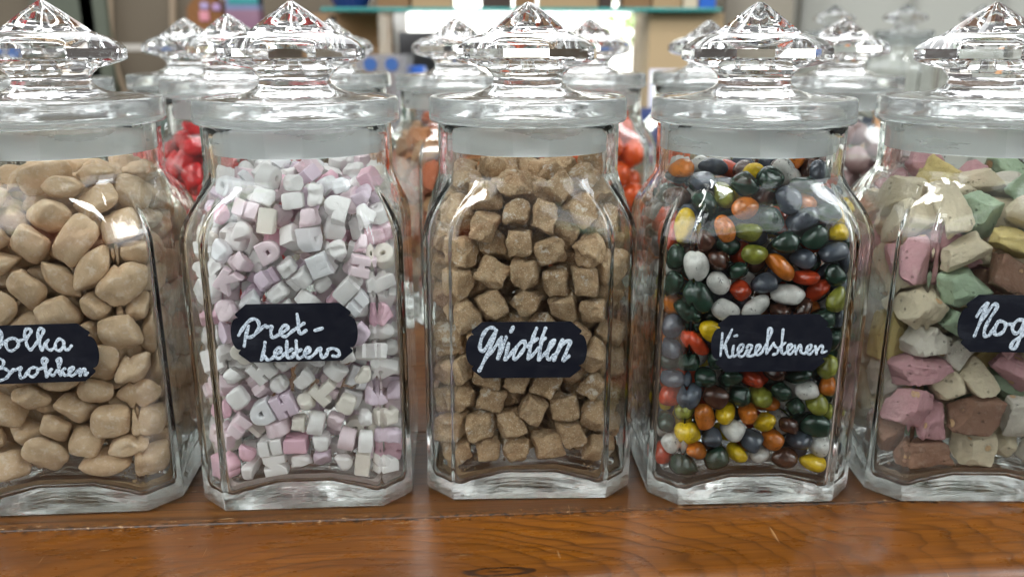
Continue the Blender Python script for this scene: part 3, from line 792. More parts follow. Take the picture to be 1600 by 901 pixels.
  5, 219, -39, 998, 58, -15, -44, 67, 0, 6, -95, 89, 1000, 2, -87, 48, 4, 0, 2, 173, 51, 746, 14, -3, -36, 92, 0, 3, -390, -358, 1415, 76, 24, 38, 47, 0, 4, 291, 65, 930, 5, -65, -62, -43, 0, 7, 74, 3, 902, 2, 95, -32, -4, 0,
  3, -449, -91, 1462, 31, -54, -36, 69, 0, 4, 236, 145, 1195, 16, 47, -47, -72, 0, 5, -234, -146, 908, 62, 9, 65, -43, 0, 6, 171, -112, 793, 88, -10, -43, 17, 0, 7, 274, 444, 1460, 59, 66, -40, 23, 0, 5, -361, 44, 1224, 86, -6, 8, -50, 0,
  6, -305, 11, 998, 18, 44, -86, -20, 0, 1, 101, 133, 1027, 85, 51, -1, -10, 0, 4, 45, -185, 863, 12, 50, 79, -34, 0, 7, 110, -13, 1080, 8, 54, 78, 31, 0, 0, -335, 342, 1647, 22, -20, 82, -48, 0, 1, -179, -75, 1073, 75, -33, 17, -55, 0,
  0, -141, -36, 856, 39, -86, 33, 6, 0, 1, 318, 25, 1124, 8, 63, 36, -69, 0, 0, -449, 198, 1501, 59, -3, 77, -22, 0, 5, 312, 310, 1596, 11, 42, -15, -89, 0, 0, -17, 347, 1677, 2, 69, -53, -49, 0, 3, -429, -227, 1343, 34, 22, -81, -41, 0,
  4, -51, 119, 1141, 75, 1, -11, -66, 0, 7, -238, 154, 1137, 21, -64, -74, -7, 0, 0, -319, 180, 1488, 12, -83, 7, 54, 0, 1, 186, 72, 1349, 98, 17, 6, 6, 0, 6, 187, 345, 1669, 2, -29, 94, -19, 0, 1, 138, 208, 1261, 46, -34, 69, -43, 0,
  2, -74, -110, 1291, 10, -64, -75, -16, 0, 3, -94, -31, 1628, 62, 40, 67, 7, 0, 1, 275, 272, 1441, 73, 4, -19, 65, 0, 4, -185, 17, 1215, 70, -12, 13, -69, 0, 5, -346, -43, 1348, 37, -71, 56, 23, 0, 6, -20, 41, 1423, 99, 2, -5, -8, 0,
  0, -384, -272, 1598, 7, -53, 20, 82, 0, 1, 68, -68, 1704, 67, -31, 13, 66, 0, 0, -185, 97, 1511, 44, -5, -19, -88, 0, 4, -196, 138, 1627, 1, 0, 97, -24, 0, 1, 191, -82, 1450, 49, -21, 13, -83, 0, 2, 231, 132, 1505, 18, -94, -23, -14, 0,
  3, -216, 18, 1388, 34, -48, 34, -73, 0, 2, 75, -2, 1554, 9, -94, -32, -8, 0, 0, 152, 294, 1549, 18, 57, 80, -8, 0,
 ],
 'pret': [
  3, -357, -384, 1606, 30, 1, 86, 41, 114, 4, -106, -472, 1429, 68, -70, -14, -14, 108, 0, -228, -473, 1171, 34, -34, -62, -62, 106, 5, -361, -443, 1430, 12, -42, -66, -61, 106, 5, -235, -458, 1522, 52, -61, -42, -42, 105, 0, -272, -473, 891, 24, 23, 67, -67, 103,
  4, -38, -473, 1093, 68, -68, -21, -21, 103, 0, 431, -419, 1067, 10, 57, -43, 70, 103, 5, 233, -426, 1626, 15, -6, -84, -51, 102, 1, -328, -471, 629, 19, 22, 66, -69, 101, 1, 146, -473, 1354, 69, 69, -13, 13, 101, 3, 359, -378, 1574, 39, -11, 51, 76, 100,
  5, -323, -473, 1274, 67, -67, 22, 22, 99, 2, -239, -447, 1379, 52, 14, -48, -69, 99, 3, 1, -473, 948, 30, -30, 64, 64, 98, 0, 337, -473, 748, 3, 2, 71, -71, 98, 3, 356, -461, 1344, 50, 61, -35, 50, 98, 1, -305, -473, 312, 53, 53, 47, -47, 97,
  4, 398, -447, 615, 65, -35, -62, -27, 97, 4, -310, -305, 1728, 34, 14, 82, 43, 97, 4, 243, -472, 578, 69, 68, 16, -15, 96, 4, 323, -472, 983, 66, 65, -24, 27, 96, 4, -350, -461, 1115, 25, -15, 76, 59, 95, 1, 98, -444, 1480, 5, -74, 15, 65, 95,
  3, -190, -473, 786, 24, -24, 67, 67, 95, 4, 16, -473, 740, 68, 68, -21, 21, 94, 3, -97, -375, 1796, 59, -2, 78, -21, 93, 4, -209, -472, 542, 14, -14, 71, 68, 92, 5, 432, -388, 1234, 43, -5, -15, 89, 90, 3, 445, -405, 333, 63, -67, -21, 33, 89,
  3, -85, -473, 583, 69, -69, -14, -14, 88, 2, 131, -473, 662, 28, 29, -65, 65, 88, 0, -25, -449, 1341, 16, 65, 69, 27, 86, 4, 431, -419, 203, 67, -33, -63, -21, 84, 2, -428, -422, 200, 65, -65, 27, -27, 83, 1, -21, -473, 237, 50, -50, 50, 50, 83,
  3, -158, -472, 235, 52, -54, 48, 46, 82, 5, 204, -473, 232, 71, -71, 5, 5, 82, 3, 239, -314, 1734, 23, 10, 2, -97, 81, 0, 442, -394, 468, 71, 65, 24, 13, 80, 1, 355, -409, 1451, 15, 63, 74, -21, 80, 2, -108, -438, 1574, 51, 48, 59, 40, 80,
  0, 449, -355, 736, 54, -39, -43, -60, 79, 2, 89, -431, 1590, 10, 78, 61, -1, 79, 1, 452, -338, 1366, 3, -6, -40, 91, 79, 0, 193, -450, 761, 22, 70, -64, -24, 78, 4, -434, -416, 384, 70, -57, 42, -11, 77, 5, -381, -435, 980, 42, -28, 29, -81, 77,
  5, -114, -398, 1690, 15, 98, -4, -14, 77, 4, 388, -424, 857, 14, 44, -86, 20, 76, 3, 239, -452, 1430, 1, -63, -2, -78, 76, 3, 151, -454, 931, 32, -65, 63, -28, 75, 0, -143, -449, 1050, 31, 66, -59, -35, 74, 2, 282, -450, 1221, 30, -59, 71, -25, 74,
  2, -140, -449, 1277, 95, -13, -29, -4, 74, 5, 364, -287, 1667, 18, 61, -62, -47, 73, 1, 1, -414, 1496, 30, 59, 7, 75, 73, 4, -438, -404, 1205, 42, 74, -2, -52, 72, 2, -262, -454, 1029, 16, -69, 68, -16, 71, 5, 235, -455, 365, 43, -57, 56, -42, 71,
  0, 84, -450, 839, 70, -23, 25, -64, 71, 1, 36, -452, 1270, 69, 27, -15, -65, 71, 5, 378, -188, 1746, 57, 54, 23, 57, 70, 2, 26, -395, 1764, 4, -6, 99, -9, 69, 3, -208, -404, 1625, 4, 15, 16, 97, 69, 2, 339, -451, 488, 54, -60, 46, -38, 68,
  2, 131, -389, 1699, 3, 73, 11, 68, 68, 5, 199, -429, 1043, 64, -34, 10, -69, 67, 1, -140, -454, 444, 8, -70, 70, -10, 67, 2, 76, -452, 470, 62, 0, 78, 0, 67, 5, 333, -450, 1142, 40, -4, 92, -2, 67, 0, 69, -440, 1152, 53, 18, 32, 77, 67,
  1, 250, -450, 865, 60, 4, -80, 5, 67, 2, -329, -450, 477, 40, 1, 92, 2, 66, 2, -59, -452, 825, 0, 96, 0, 30, 66, 3, -152, -412, 904, 28, -51, -72, 39, 66, 3, 21, -417, 1673, 8, 99, 6, 5, 66, 5, 92, -455, 356, 71, 0, 0, -71, 65,
  3, -80, -452, 1202, 26, 69, 66, 16, 65, 5, 84, -447, 1023, 93, -12, 34, 8, 64, 5, -391, -421, 856, 37, -79, -47, 15, 64, 4, 141, -410, 1234, 91, 12, -31, 24, 64, 4, -176, -452, 343, 0, -6, 2, 100, 63, 1, -21, -452, 459, 74, 0, -68, 0, 63,
  5, -289, -449, 202, 74, 5, -12, 66, 62, 2, -429, -421, 545, 70, -45, 54, 6, 62, 1, -112, -449, 696, 0, -97, 0, -23, 62, 4, -336, -449, 758, 9, 96, -4, 27, 61, 3, 28, -452, 597, 83, 0, 55, 0, 61, 4, -42, -454, 348, 71, 0, 0, 71, 59,
  1, 314, -454, 225, 53, 47, -46, -53, 58, 5, 172, -455, 462, 40, -59, 58, -41, 58, 3, 92, -452, 246, 0, -71, 0, 71, 56, 4, 334, -450, 355, 75, 4, -65, 4, 56, 5, 434, -362, 942, 68, -31, 36, 56, 55, 3, 217, -355, 1515, 39, 74, -45, 33, 54,
  3, -435, -363, 1329, 14, -28, 15, 94, 53, 2, 446, -244, 1470, 99, 14, -4, -4, 51, 3, 427, -261, 1566, 98, 14, -15, -9, 50, 5, -431, -382, 664, 36, -30, 24, 85, 49, 3, 50, -41, 1797, 14, 30, 70, -64, 48, 2, -405, -76, 1775, 67, 45, -43, -40, 48,
  4, -434, -340, 1496, 78, 30, -54, -10, 46, 2, 52, -157, 1763, 21, -30, -7, 93, 45, 1, 297, -44, 1763, 44, 63, 50, -41, 42, 5, -227, -389, 660, 40, -24, -86, 19, 40, 1, 473, -322, 588, 40, -59, 40, -58, 37, 5, 455, -310, 1118, 0, 0, 83, -56, 36,
  5, 196, -366, 1141, 19, -46, -83, 24, 35, 1, 183, 161, 1803, 23, -97, -1, 12, 33, 2, -230, 96, 1783, 2, 50, -81, -30, 32, 4, -160, 220, 1775, 3, -79, 35, -50, 31, 5, -264, -360, 401, 7, -39, 10, 91, 30, 1, -458, -354, 1069, 36, -65, 13, -66, 30,
  1, 167, 60, 1754, 42, 65, -54, 32, 30, 2, 426, -38, 1715, 30, 62, -47, -55, 30, 3, -455, -352, 785, 54, 39, -72, -20, 28, 1, -472, -310, 928, 30, -65, -30, 63, 26, 2, 413, -143, 1639, 67, 19, 12, -71, 26, 1, -174, -284, 1697, 41, 67, -29, 55, 25,
  0, 402, 90, 1763, 47, 45, 40, 64, 24, 5, -297, 247, 1794, 45, 81, -29, -21, 23, 5, 460, -26, 1580, 15, -65, 13, -73, 22, 1, 452, -290, 831, 60, 80, -4, 3, 20, 1, -66, -306, 1573, 22, 47, 32, -79, 20, 1, 320, 220, 1798, 5, -95, -32, 1, 19,
  3, -172, -97, 1770, 32, 23, 32, -86, 17, 1, 308, -358, 1309, 74, -52, 29, 29, 16, 0, 207, -254, 1249, 19, 47, 77, 37, 16, 0, 149, -56, 1726, 74, -16, -22, 61, 16, 3, 174, -198, 1707, 21, -52, -69, 47, 15, 1, -382, -195, 1673, 33, 11, -92, 17, 15,
  0, 267, -344, 387, 6, 10, -70, 70, 14, 3, -67, -358, 960, 80, 32, -4, -51, 14, 1, 211, -335, 854, 66, -56, -49, -12, 14, 4, -302, -32, 1737, 25, -61, 47, 59, 14, 4, 41, -318, 1429, 81, 52, -14, -25, 13, 0, 473, 108, 1212, 5, -71, 5, -70, 13,
  2, -356, 179, 1748, 5, 71, 60, -38, 13, 3, -235, -213, 1704, 54, 73, -6, 41, 13, 2, 448, -273, 1011, 15, -74, -64, -13, 12, 5, -421, -232, 1594, 31, 71, -63, -5, 12, 5, 301, -265, 1634, 58, -24, 44, -65, 12, 3, 73, -321, 513, 12, -70, -70, 13, 11,
  1, 451, -259, 1278, 3, 6, 87, -48, 11, 0, -195, -264, 908, 3, 30, 93, -20, 11, 1, -84, 125, 1728, 67, 70, 5, -22, 11, 3, -68, 5, 1742, 13, -7, 1, 99, 11, 5, 473, -220, 706, 48, 52, 48, 52, 10, 1, 250, -363, 560, 27, -49, 55, 62, 10,
  5, 176, -356, 1368, 59, 66, -13, 45, 10, 2, 473, -204, 1155, 14, -69, -14, 69, 10, 4, 298, 71, 1767, 32, 60, -53, -51, 10, 5, 447, -298, 223, 44, -45, 55, 55, 9, 4, 473, 70, 680, 10, -70, 9, -70, 9, 3, 473, -49, 592, 51, -49, 51, -49, 9,
  1, 473, -106, 814, 70, 9, 70, 10, 9, 0, 450, -71, 1407, 62, -40, 37, 56, 9, 2, 258, -195, 1035, 24, 0, -35, 91, 9, 3, 132, -300, 1017, 38, -72, 53, -23, 9, 3, -448, -297, 296, 71, 11, -3, -69, 8, 2, 181, -358, 254, 60, -29, 59, 45, 8,
  1, 473, 210, 584, 56, -43, -56, 43, 8, 0, 447, -221, 911, 59, -39, -40, -59, 8, 3, 473, -131, 466, 56, 44, -56, -44, 8, 1, 451, 21, 1479, 21, -98, -1, -6, 8, 0, 299, -373, 690, 53, -81, 3, 24, 8, 5, -451, -261, 1381, 45, 88, 3, 11, 8,
  5, -288, -139, 1719, 56, 73, -3, 39, 8, 1, 470, -263, 349, 6, 75, 5, 65, 7, 1, 473, -12, 238, 0, 71, 0, -71, 7, 2, 473, -133, 329, 54, 46, 54, 46, 7, 5, 472, 338, 298, 4, -70, -2, 72, 7, 0, 473, 324, 663, 70, 12, 70, 11, 7,
  3, 31, -340, 1062, 48, 23, 66, -54, 7, 3, -175, -355, 1359, 9, 39, 50, -76, 7, 1, 473, -26, 1119, 70, 9, -70, -9, 7, 5, -94, -349, 1449, 17, -94, -9, 27, 7, 4, 451, 211, 1331, 37, 62, 60, -36, 7, 5, 469, -103, 1250, 36, 61, 27, 65, 7,
  3, -291, -358, 1467, 36, 49, 49, -63, 7, 5, 452, 115, 357, 71, -2, 2, 71, 6, 3, 449, 130, 821, 18, -64, 72, 20, 6, 3, 452, 194, 1000, 35, 61, 61, -35, 6, 0, 448, 298, 1053, 65, 25, -11, 71, 6, 0, 452, -107, 932, 98, 20, 0, 0, 6,
  0, 473, -181, 1366, 34, 62, 35, 62, 6, 2, 322, -318, 1081, 62, 2, -8, 78, 6, 2, 452, 9, 1005, 68, 19, 19, -68, 6, 0, 27, 309, 1744, 40, 79, 44, 14, 6, 1, 222, -273, 262, 13, 19, 67, 71, 5, 0, 448, 206, 463, 73, 17, -11, 65, 5,
  4, 452, 116, 944, 30, 64, -64, 30, 5, 2, -219, -243, 1405, 40, 16, 85, -30, 5, 1, 452, 100, 246, 50, -50, -50, -50, 4, 5, 315, -295, 807, 50, -45, 73, -13, 4, 3, -473, -271, 557, 44, -56, 44, -56, 4, 2, 141, -377, 651, 62, 57, -33, 44, 4,
  3, -43, -323, 1197, 6, 36, 5, 93, 4, 5, 431, -130, 1525, 58, -46, 39, 55, 4, 0, -227, -378, 1172, 62, 72, 20, -23, 4, 3, 202, -233, 1439, 74, -40, -1, -53, 4, 4, 107, -288, 1164, 10, 38, -59, 70, 4, 4, -186, -281, 1250, 34, -6, -92, -20, 4,
  1, 87, -294, 1654, 17, -7, -77, -61, 4, 1, -446, -73, 1641, 50, -43, -45, 60, 4, 3, 451, 179, 1440, 18, -70, 68, 15, 4, 4, 294, -135, 1678, 13, -43, -14, 88, 4, 4, 448, -187, 219, 9, 71, -70, -8, 3, 1, 451, -240, 484, 79, 61, 3, -5, 3,
  0, -367, -310, 410, 47, 63, 48, 38, 3, 1, -361, -214, 663, 34, -44, 78, 29, 3, 0, 451, 178, 714, 44, 56, 57, -41, 3, 0, 61, -336, 898, 35, -4, -54, -77, 3, 1, -352, -353, 1237, 13, -59, -60, 53, 3, 5, 38, -331, 1273, 55, 73, -20, 36, 3,
  4, -216, -351, 813, 10, 74, -55, -38, 3, 2, 314, -358, 958, 57, 41, 52, 48, 3, 4, -263, -244, 1162, 58, -22, -77, 16, 3, 1, 319, -270, 1358, 66, 74, 7, -14, 3, 3, -152, -225, 1500, 30, -34, 21, -87, 3, 2, 470, 263, 1201, 26, 60, 30, 69, 3,
  4, 473, 63, 1375, 15, -69, 15, -69, 3, 0, -37, -271, 1703, 39, -24, -51, 73, 3, 5, 329, -232, 1504, 63, 1, -77, -11, 3, 5, 441, 144, 1526, 66, 12, -17, 72, 3, 2, -248, -287, 1576, 54, -17, 82, -6, 3, 5, -105, 387, 1741, 30, -54, -69, 38, 3,
  2, 428, 388, 191, 12, -37, -92, 9, 2, 0, 335, -323, 245, 54, 44, -46, -56, 2, 3, 454, 223, 330, 73, 68, 1, -1, 2, 1, -451, -260, 716, 6, -12, -43, 89, 2, 4, 439, 366, 1283, 5, 20, -92, -35, 2, 2, -339, -319, 898, 86, -42, 29, -2, 2,
  0, 469, -144, 1038, 9, -70, 19, -68, 2, 0, -102, -330, 1116, 60, 17, 36, 69, 2, 0, -345, -228, 1463, 9, 59, 64, -48, 2, 0, -56, 213, 1717, 30, 12, -69, 65, 2, 0, -83, -138, 1706, 71, -52, -16, 45, 2, 4, 443, 99, 1632, 77, 12, 60, 18, 2,
  4, -450, -282, 203, 1, 10, 6, -99, 1, 3, 152, -327, 396, 44, 56, 55, 44, 1, 3, -50, -360, 242, 100, 1, -1, 5, 1, 4, 451, 213, 212, 9, -1, -99, 6, 1, 4, 451, 334, 414, 4, 0, 12, -99, 1, 5, 473, -3, 420, 35, -61, 35, -61, 1,
  5, -334, -320, 242, 5, -68, -7, 73, 1, 1, 450, -180, 591, 0, -72, -69, 7, 1, 3, -155, -289, 593, 27, 9, 12, 95, 1, 0, 198, -262, 520, 53, -24, 81, 5, 1, 0, 52, -321, 396, 49, -49, -51, 51, 1, 3, -2, -341, 656, 44, -37, 56, 60, 1,
  2, -61, -334, 541, 20, 79, -21, 53, 1, 5, 454, 281, 767, 16, -99, -2, 0, 1, 4, 365, -312, 576, 51, 58, -26, -58, 1, 0, -215, -341, 514, 88, -4, 7, 47, 1, 4, 147, -264, 825, 5, -35, 62, -71, 1, 2, 439, 403, 1149, 58, 1, -69, 44, 1,
  0, 211, -258, 948, 45, 0, 37, 81, 1, 3, -68, -297, 828, 7, -25, -65, -71, 1, 3, -341, -337, 1071, 30, 59, 70, -27, 1, 0, -193, -274, 1035, 69, 20, 56, -41, 1, 5, 335, -301, 1201, 19, 42, 86, 22, 1, 1, -326, -312, 741, 32, 67, 58, -34, 1,
  5, 37, -350, 759, 83, 15, 12, 52, 1, 2, -99, -294, 1328, 54, -73, -13, -40, 1, 0, 452, 296, 1380, 0, 0, 91, -42, 1, 3, 359, -126, 1154, 16, 70, 41, -56, 1, 1, -313, -77, 1607, 25, -56, 75, 23, 1, 5, 63, -267, 1528, 20, 96, -20, -9, 1,
  5, 185, -28, 1641, 21, -62, 74, -17, 1, 5, -86, 357, 257, 71, -6, -70, 5, 0, 4, 386, 419, 328, 75, 5, -63, -18, 0, 0, -206, -334, 241, 1, 98, -19, 1, 0, 5, -473, 88, 237, 71, 0, 71, 0, 0, 1, -366, -173, 345, 17, -30, 8, 94, 0,
  2, -453, 52, 346, 5, -100, -3, 0, 0, 4, 380, -40, 256, 67, -2, 74, 3, 0, 5, 311, -114, 543, 38, 62, 61, -30, 0, 0, -473, -263, 418, 8, 70, 9, 70, 0, 0, 273, -140, 267, 22, -64, 19, 71, 0, 1, 377, -304, 375, 62, -14, 77, 2, 0,
  4, 312, -222, 498, 1, -77, 62, 18, 0, 2, 356, -177, 376, 44, 69, -42, 40, 0, 3, 394, 449, 604, 69, 66, -25, -19, 0, 3, -469, -89, 375, 70, 9, 71, -1, 0, 4, -444, -36, 247, 36, 49, -63, 48, 0, 2, -469, -151, 236, 75, 6, 65, 6, 0,
  0, -274, -193, 268, 25, 42, -70, -52, 0, 2, -194, -256, 329, 2, 88, 48, 1, 0, 3, -249, -218, 437, 25, 30, -67, -63, 0, 3, -455, -29, 544, 1, -1, -69, 72, 0, 0, -473, 251, 631, 63, -33, 63, -33, 0, 3, 445, 85, 554, 31, -63, -69, 14, 0,
  2, -151, 287, 900, 81, 40, -15, -40, 0, 4, 357, -10, 458, 57, -44, -24, -65, 0, 5, -473, 168, 898, 21, 67, 21, 67, 0, 3, 207, 225, 645, 0, -42, -57, -71, 0, 5, -109, -312, 423, 6, 9, 99, 1, 0, 2, 369, 99, 475, 22, 38, 63, -64, 0,
  3, 57, -320, 265, 71, -3, 70, 4, 0, 4, -119, 307, 496, 11, -83, -20, -52, 0, 0, -242, -225, 617, 33, -35, 66, -58, 0, 4, 25, 448, 873, 1, -98, 9, -15, 0, 1, -472, 185, 367, 70, 8, -71, -4, 0, 2, -344, -321, 544, 18, -38, 69, -59, 0,
  4, -265, 187, 670, 66, 71, -16, -19, 0, 0, -6, 334, 706, 58, -68, 33, 29, 0, 3, 19, 363, 266, 59, -46, -38, 54, 0, 2, 246, -225, 393, 73, 25, -60, 21, 0, 4, -473, -146, 522, 56, 44, 56, 44, 0, 2, -359, -138, 476, 14, -70, -67, -21, 0,
  3, -322, 87, 733, 79, -2, 5, 61, 0, 0, -452, -12, 681, 59, -81, 0, 0, 0, 1, 133, 326, 1168, 22, -71, 17, 65, 0, 5, -360, -174, 561, 20, -63, 73, 16, 0, 2, -33, 356, 480, 52, -13, 84, 7, 0, 1, 448, 337, 529, 62, -35, -50, -49, 0,
  2, -20, 334, 919, 42, -13, 80, 40, 0, 3, 301, -195, 624, 24, -97, -3, -4, 0, 0, -473, 82, 1008, 32, -63, -33, 63, 0, 1, -473, -134, 656, 56, 44, 56, 43, 0, 3, 357, 248, 864, 29, -62, -14, -71, 0, 5, 327, -7, 590, 6, 1, 96, 27, 0,
  1, -454, -222, 829, 0, 1, 94, -33, 0, 2, 245, -247, 700, 39, 13, -27, 87, 0, 4, 443, 342, 948, 86, -48, -7, 16, 0, 5, -64, -320, 336, 64, 4, -4, -76, 0, 5, 473, 22, 880, 67, 24, 67, 24, 0, 3, -267, -192, 754, 93, -24, 16, 21, 0,
  4, 401, 417, 996, 9, -26, 81, -52, 0, 1, -473, 90, 791, 34, -62, 34, -62, 0, 2, 447, 119, 1083, 75, 21, 16, -61, 0, 4, -471, -215, 1022, 67, -20, -66, 26, 0, 5, 408, -84, 692, 8, -17, -10, 98, 0, 0, -232, 236, 802, 58, -3, 71, -40, 0,
  2, -445, -148, 1338, 47, -87, -13, -5, 0, 5, -454, 192, 1521, 41, 58, -24, -67, 0, 1, -126, -281, 705, 49, -62, -34, -51, 0, 2, 100, 319, 786, 58, 74, -21, 25, 0, 3, -408, -102, 765, 21, 98, -2, -4, 0, 5, 358, 50, 728, 64, 35, -7, 68, 0,
  5, 208, 228, 805, 69, -34, 62, 13, 0, 3, -447, -33, 838, 72, -21, -18, -63, 0, 2, 113, 405, 954, 46, 13, -80, -37, 0, 0, 354, 38, 862, 96, 20, -17, -8, 0, 4, 125, -283, 618, 71, 63, 29, -10, 0, 0, -472, 323, 1328, 63, -33, -63, 31, 0,
  2, -174, 288, 700, 35, 20, 83, 38, 0, 0, -105, 314, 1029, 31, 53, 37, -70, 0, 1, 473, 253, 882, 35, 61, 35, 61, 0, 2, -452, -20, 1367, 1, 5, 88, 48, 0, 5, -367, -193, 1254, 28, 93, 22, 8, 0, 0, -284, -153, 867, 36, -55, -37, 66, 0,
  2, -267, -148, 1262, 16, -53, -47, 69, 0, 2, -473, 59, 1219, 34, -62, 34, -62, 0, 0, 207, 225, 1083, 35, 66, 24, -61, 0, 1, -72, 452, 1193, 77, 0, 63, 0, 0, 3, -446, 17, 914, 17, 59, 76, -22, 0, 4, 286, -188, 856, 29, -22, -40, -84, 0,
  3, -79, 318, 612, 33, 1, -94, 6, 0, 2, -473, -78, 1244, 62, 33, -62, -34, 0, 4, -274, 149, 928, 10, 60, -30, -74, 0, 2, 361, -170, 773, 63, -17, -41, 63, 0, 0, -221, 246, 982, 29, 38, -84, 25, 0, 1, -394, -148, 890, 96, -29, 4, 6, 0,
  2, -318, -47, 1077, 3, 10, -95, -29, 0, 5, 354, -88, 1049, 86, 18, -12, 45, 0, 5, -447, 64, 1470, 69, 26, -33, 59, 0, 1, -256, -170, 1018, 68, -56, 32, -35, 0, 2, -24, -189, 1604, 26, -17, 84, 45, 0, 5, 1, 320, 1151, 33, -60, -55, -49, 0,
  0, 22, 306, 1405, 7, 34, 77, -53, 0, 2, -422, 122, 1627, 54, -27, 38, 70, 0, 3, -313, 3, 1311, 15, -66, 36, -64, 0, 4, 419, 401, 825, 33, -46, 19, 80, 0, 0, 8, 422, 1661, 30, -66, -69, 7, 0, 1, -402, 55, 1713, 8, 17, -28, 94, 0,
  2, 33, 372, 1055, 34, -45, 77, 31, 0, 3, -77, 266, 1496, 30, -46, -81, 21, 0, 5, -466, -257, 1183, 72, -17, 67, -6, 0, 5, -451, -138, 1128, 37, -61, -64, -31, 0, 1, -220, 135, 1496, 3, -56, 63, -54, 0, 2, -408, 261, 1639, 32, 80, 22, 46, 0,
  3, -94, 353, 827, 40, -45, -77, 17, 0, 0, -84, 326, 1355, 20, 70, -53, -43, 0, 0, -179, -13, 1685, 63, 24, -70, -23, 0, 3, -320, -124, 1368, 11, 71, -63, 29, 0, 4, -219, -64, 1532, 46, 17, 85, 19, 0, 5, 109, 236, 1726, 41, 74, 47, 25, 0,
  1, -313, -95, 1158, 28, -95, -4, 9, 0, 2, -163, 334, 1270, 9, 25, 64, -72, 0, 5, 379, 437, 1362, 44, 16, -39, -79, 0, 2, -371, -252, 1144, 59, 22, 70, 33, 0, 2, -336, -247, 976, 45, 60, -65, 14, 0, 0, 301, -137, 945, 36, 53, -74, 21, 0,
  1, 260, -196, 1154, 3, 37, 91, 16, 0, 3, 384, -18, 1231, 0, -51, 18, -84, 0, 1, -244, 141, 1680, 47, -32, 36, 73, 0, 2, 381, 108, 1284, 11, -89, 13, -42, 0, 4, -268, 145, 1241, 26, 40, -61, -63, 0, 0, 17, 360, 1255, 28, -9, 15, 94, 0,
  3, 224, 208, 1690, 49, 83, -14, -22, 0, 0, -148, 292, 1152, 5, -87, 49, -9, 0, 1, 134, 303, 1034, 28, 61, -21, 71, 0, 2, -468, -180, 1472, 16, -74, 15, -64, 0, 0, -299, -301, 1325, 27, -60, -65, 38, 0, 3, 140, -270, 1345, 45, 10, 70, -55, 0,
  1, 333, -161, 1264, 5, -4, -99, -14, 0, 3, -362, 26, 1570, 26, -68, 64, 24, 0, 4, 359, -176, 1375, 4, -3, -60, -80, 0, 0, 217, 218, 945, 65, -67, 24, -25, 0, 3, 301, -99, 1427, 79, -56, -20, -15, 0, 2, -275, 285, 1356, 36, 29, -66, 59, 0,
  2, 184, 288, 1358, 5, 72, -49, -48, 0, 3, 116, 335, 1315, 44, 1, -87, -23, 0, 2, -306, -167, 1521, 48, 66, -57, 8, 0, 3, -305, 194, 1368, 32, -48, -56, -60, 0, 5, -196, 362, 1715, 47, 29, -84, 2, 0, 1, 154, 121, 1659, 93, 26, 17, -21, 0,
  2, -447, -69, 1499, 62, -41, -35, -57, 0, 1, -171, -129, 1610, 27, 7, -92, -27, 0, 2, 335, 63, 1403, 31, -25, 21, 89, 0, 0, 86, -173, 1643, 57, -47, 20, -64, 0, 4, 422, 367, 1478, 7, -63, -41, 66, 0, 4, 224, -156, 1534, 80, 56, -10, -16, 0,
  0, 260, 154, 1323, 56, -4, -71, 43, 0, 4, -250, 172, 1108, 58, 65, 21, 44, 0, 0, 237, 235, 1231, 44, -88, -19, 1, 0, 1, -441, 249, 1413, 94, 28, 17, -9, 0, 0, 44, 213, 1622, 29, -14, -94, -9, 0, 1, -167, 242, 1430, 80, -46, -35, -14, 0,
  3, -18, 309, 1571, 65, 27, 20, 68, 0, 2, 328, 19, 1627, 84, -49, 8, 22, 0, 4, -117, 158, 1593, 37, 25, 81, -38, 0, 2, 249, 312, 1754, 46, -11, -82, -32, 0, 2, 412, 244, 1577, 27, 71, -52, 39, 0, 1, 344, -40, 1549, 16, -14, 48, 85, 0,
  3, 195, -262, 1578, 65, 28, -9, -70, 0, 2, -305, 84, 1430, 61, -34, 9, -71, 0, 4, 54, 110, 1752, 1, -63, 15, 76, 0, 3, -139, 266, 1639, 41, 20, -88, -15, 0, 1, -463, 136, 1348, 69, -39, -53, 30, 0, 2, 343, 138, 1653, 80, 16, 54, 21, 0,
  4, 354, 314, 1666, 8, 38, 34, 86, 0,
 ],
 'griotten': [
  2, -358, -409, 1394, 3, 98, -17, -2, 153, 0, -378, -428, 1227, 59, 31, 68, -31, 152, 4, -374, -334, 1570, 15, 26, -90, -32, 150, 7, 324, -417, 1398, 74, 31, 57, -18, 146, 1, -216, -439, 727, 65, -9, 7, -75, 144, 4, -356, -441, 1047, 66, 69, -18, 23, 139,
  2, 276, -396, 1602, 59, -31, -16, 73, 138, 5, -80, -366, 1741, 71, 43, 42, 36, 137, 6, 106, -421, 269, 65, -46, 41, -44, 136, 6, 137, -442, 1232, 1, -74, -67, -6, 135, 5, 63, -422, 960, 26, -85, -34, -31, 134, 1, -431, -366, 892, 73, -38, 36, 44, 133,
  0, 197, -436, 506, 72, 69, -7, -1, 130, 3, -232, -366, 1669, 94, -25, -2, -22, 129, 4, 154, -360, 1715, 36, 11, 60, -71, 129, 6, -203, -428, 1276, 40, 52, 70, 28, 128, 2, 77, -418, 1576, 9, 99, 7, -12, 128, 4, -382, -421, 722, 36, -20, 56, -72, 126,
  1, 381, -411, 237, 69, -12, -55, 45, 125, 1, 108, -437, 1395, 53, 54, 38, -53, 125, 3, -242, -432, 1525, 17, -3, -67, 72, 125, 1, 295, -439, 1232, 4, -2, 100, -3, 125, 6, 345, -437, 1065, 73, 7, 68, -8, 123, 5, 370, -425, 453, 13, -78, -51, -34, 122,
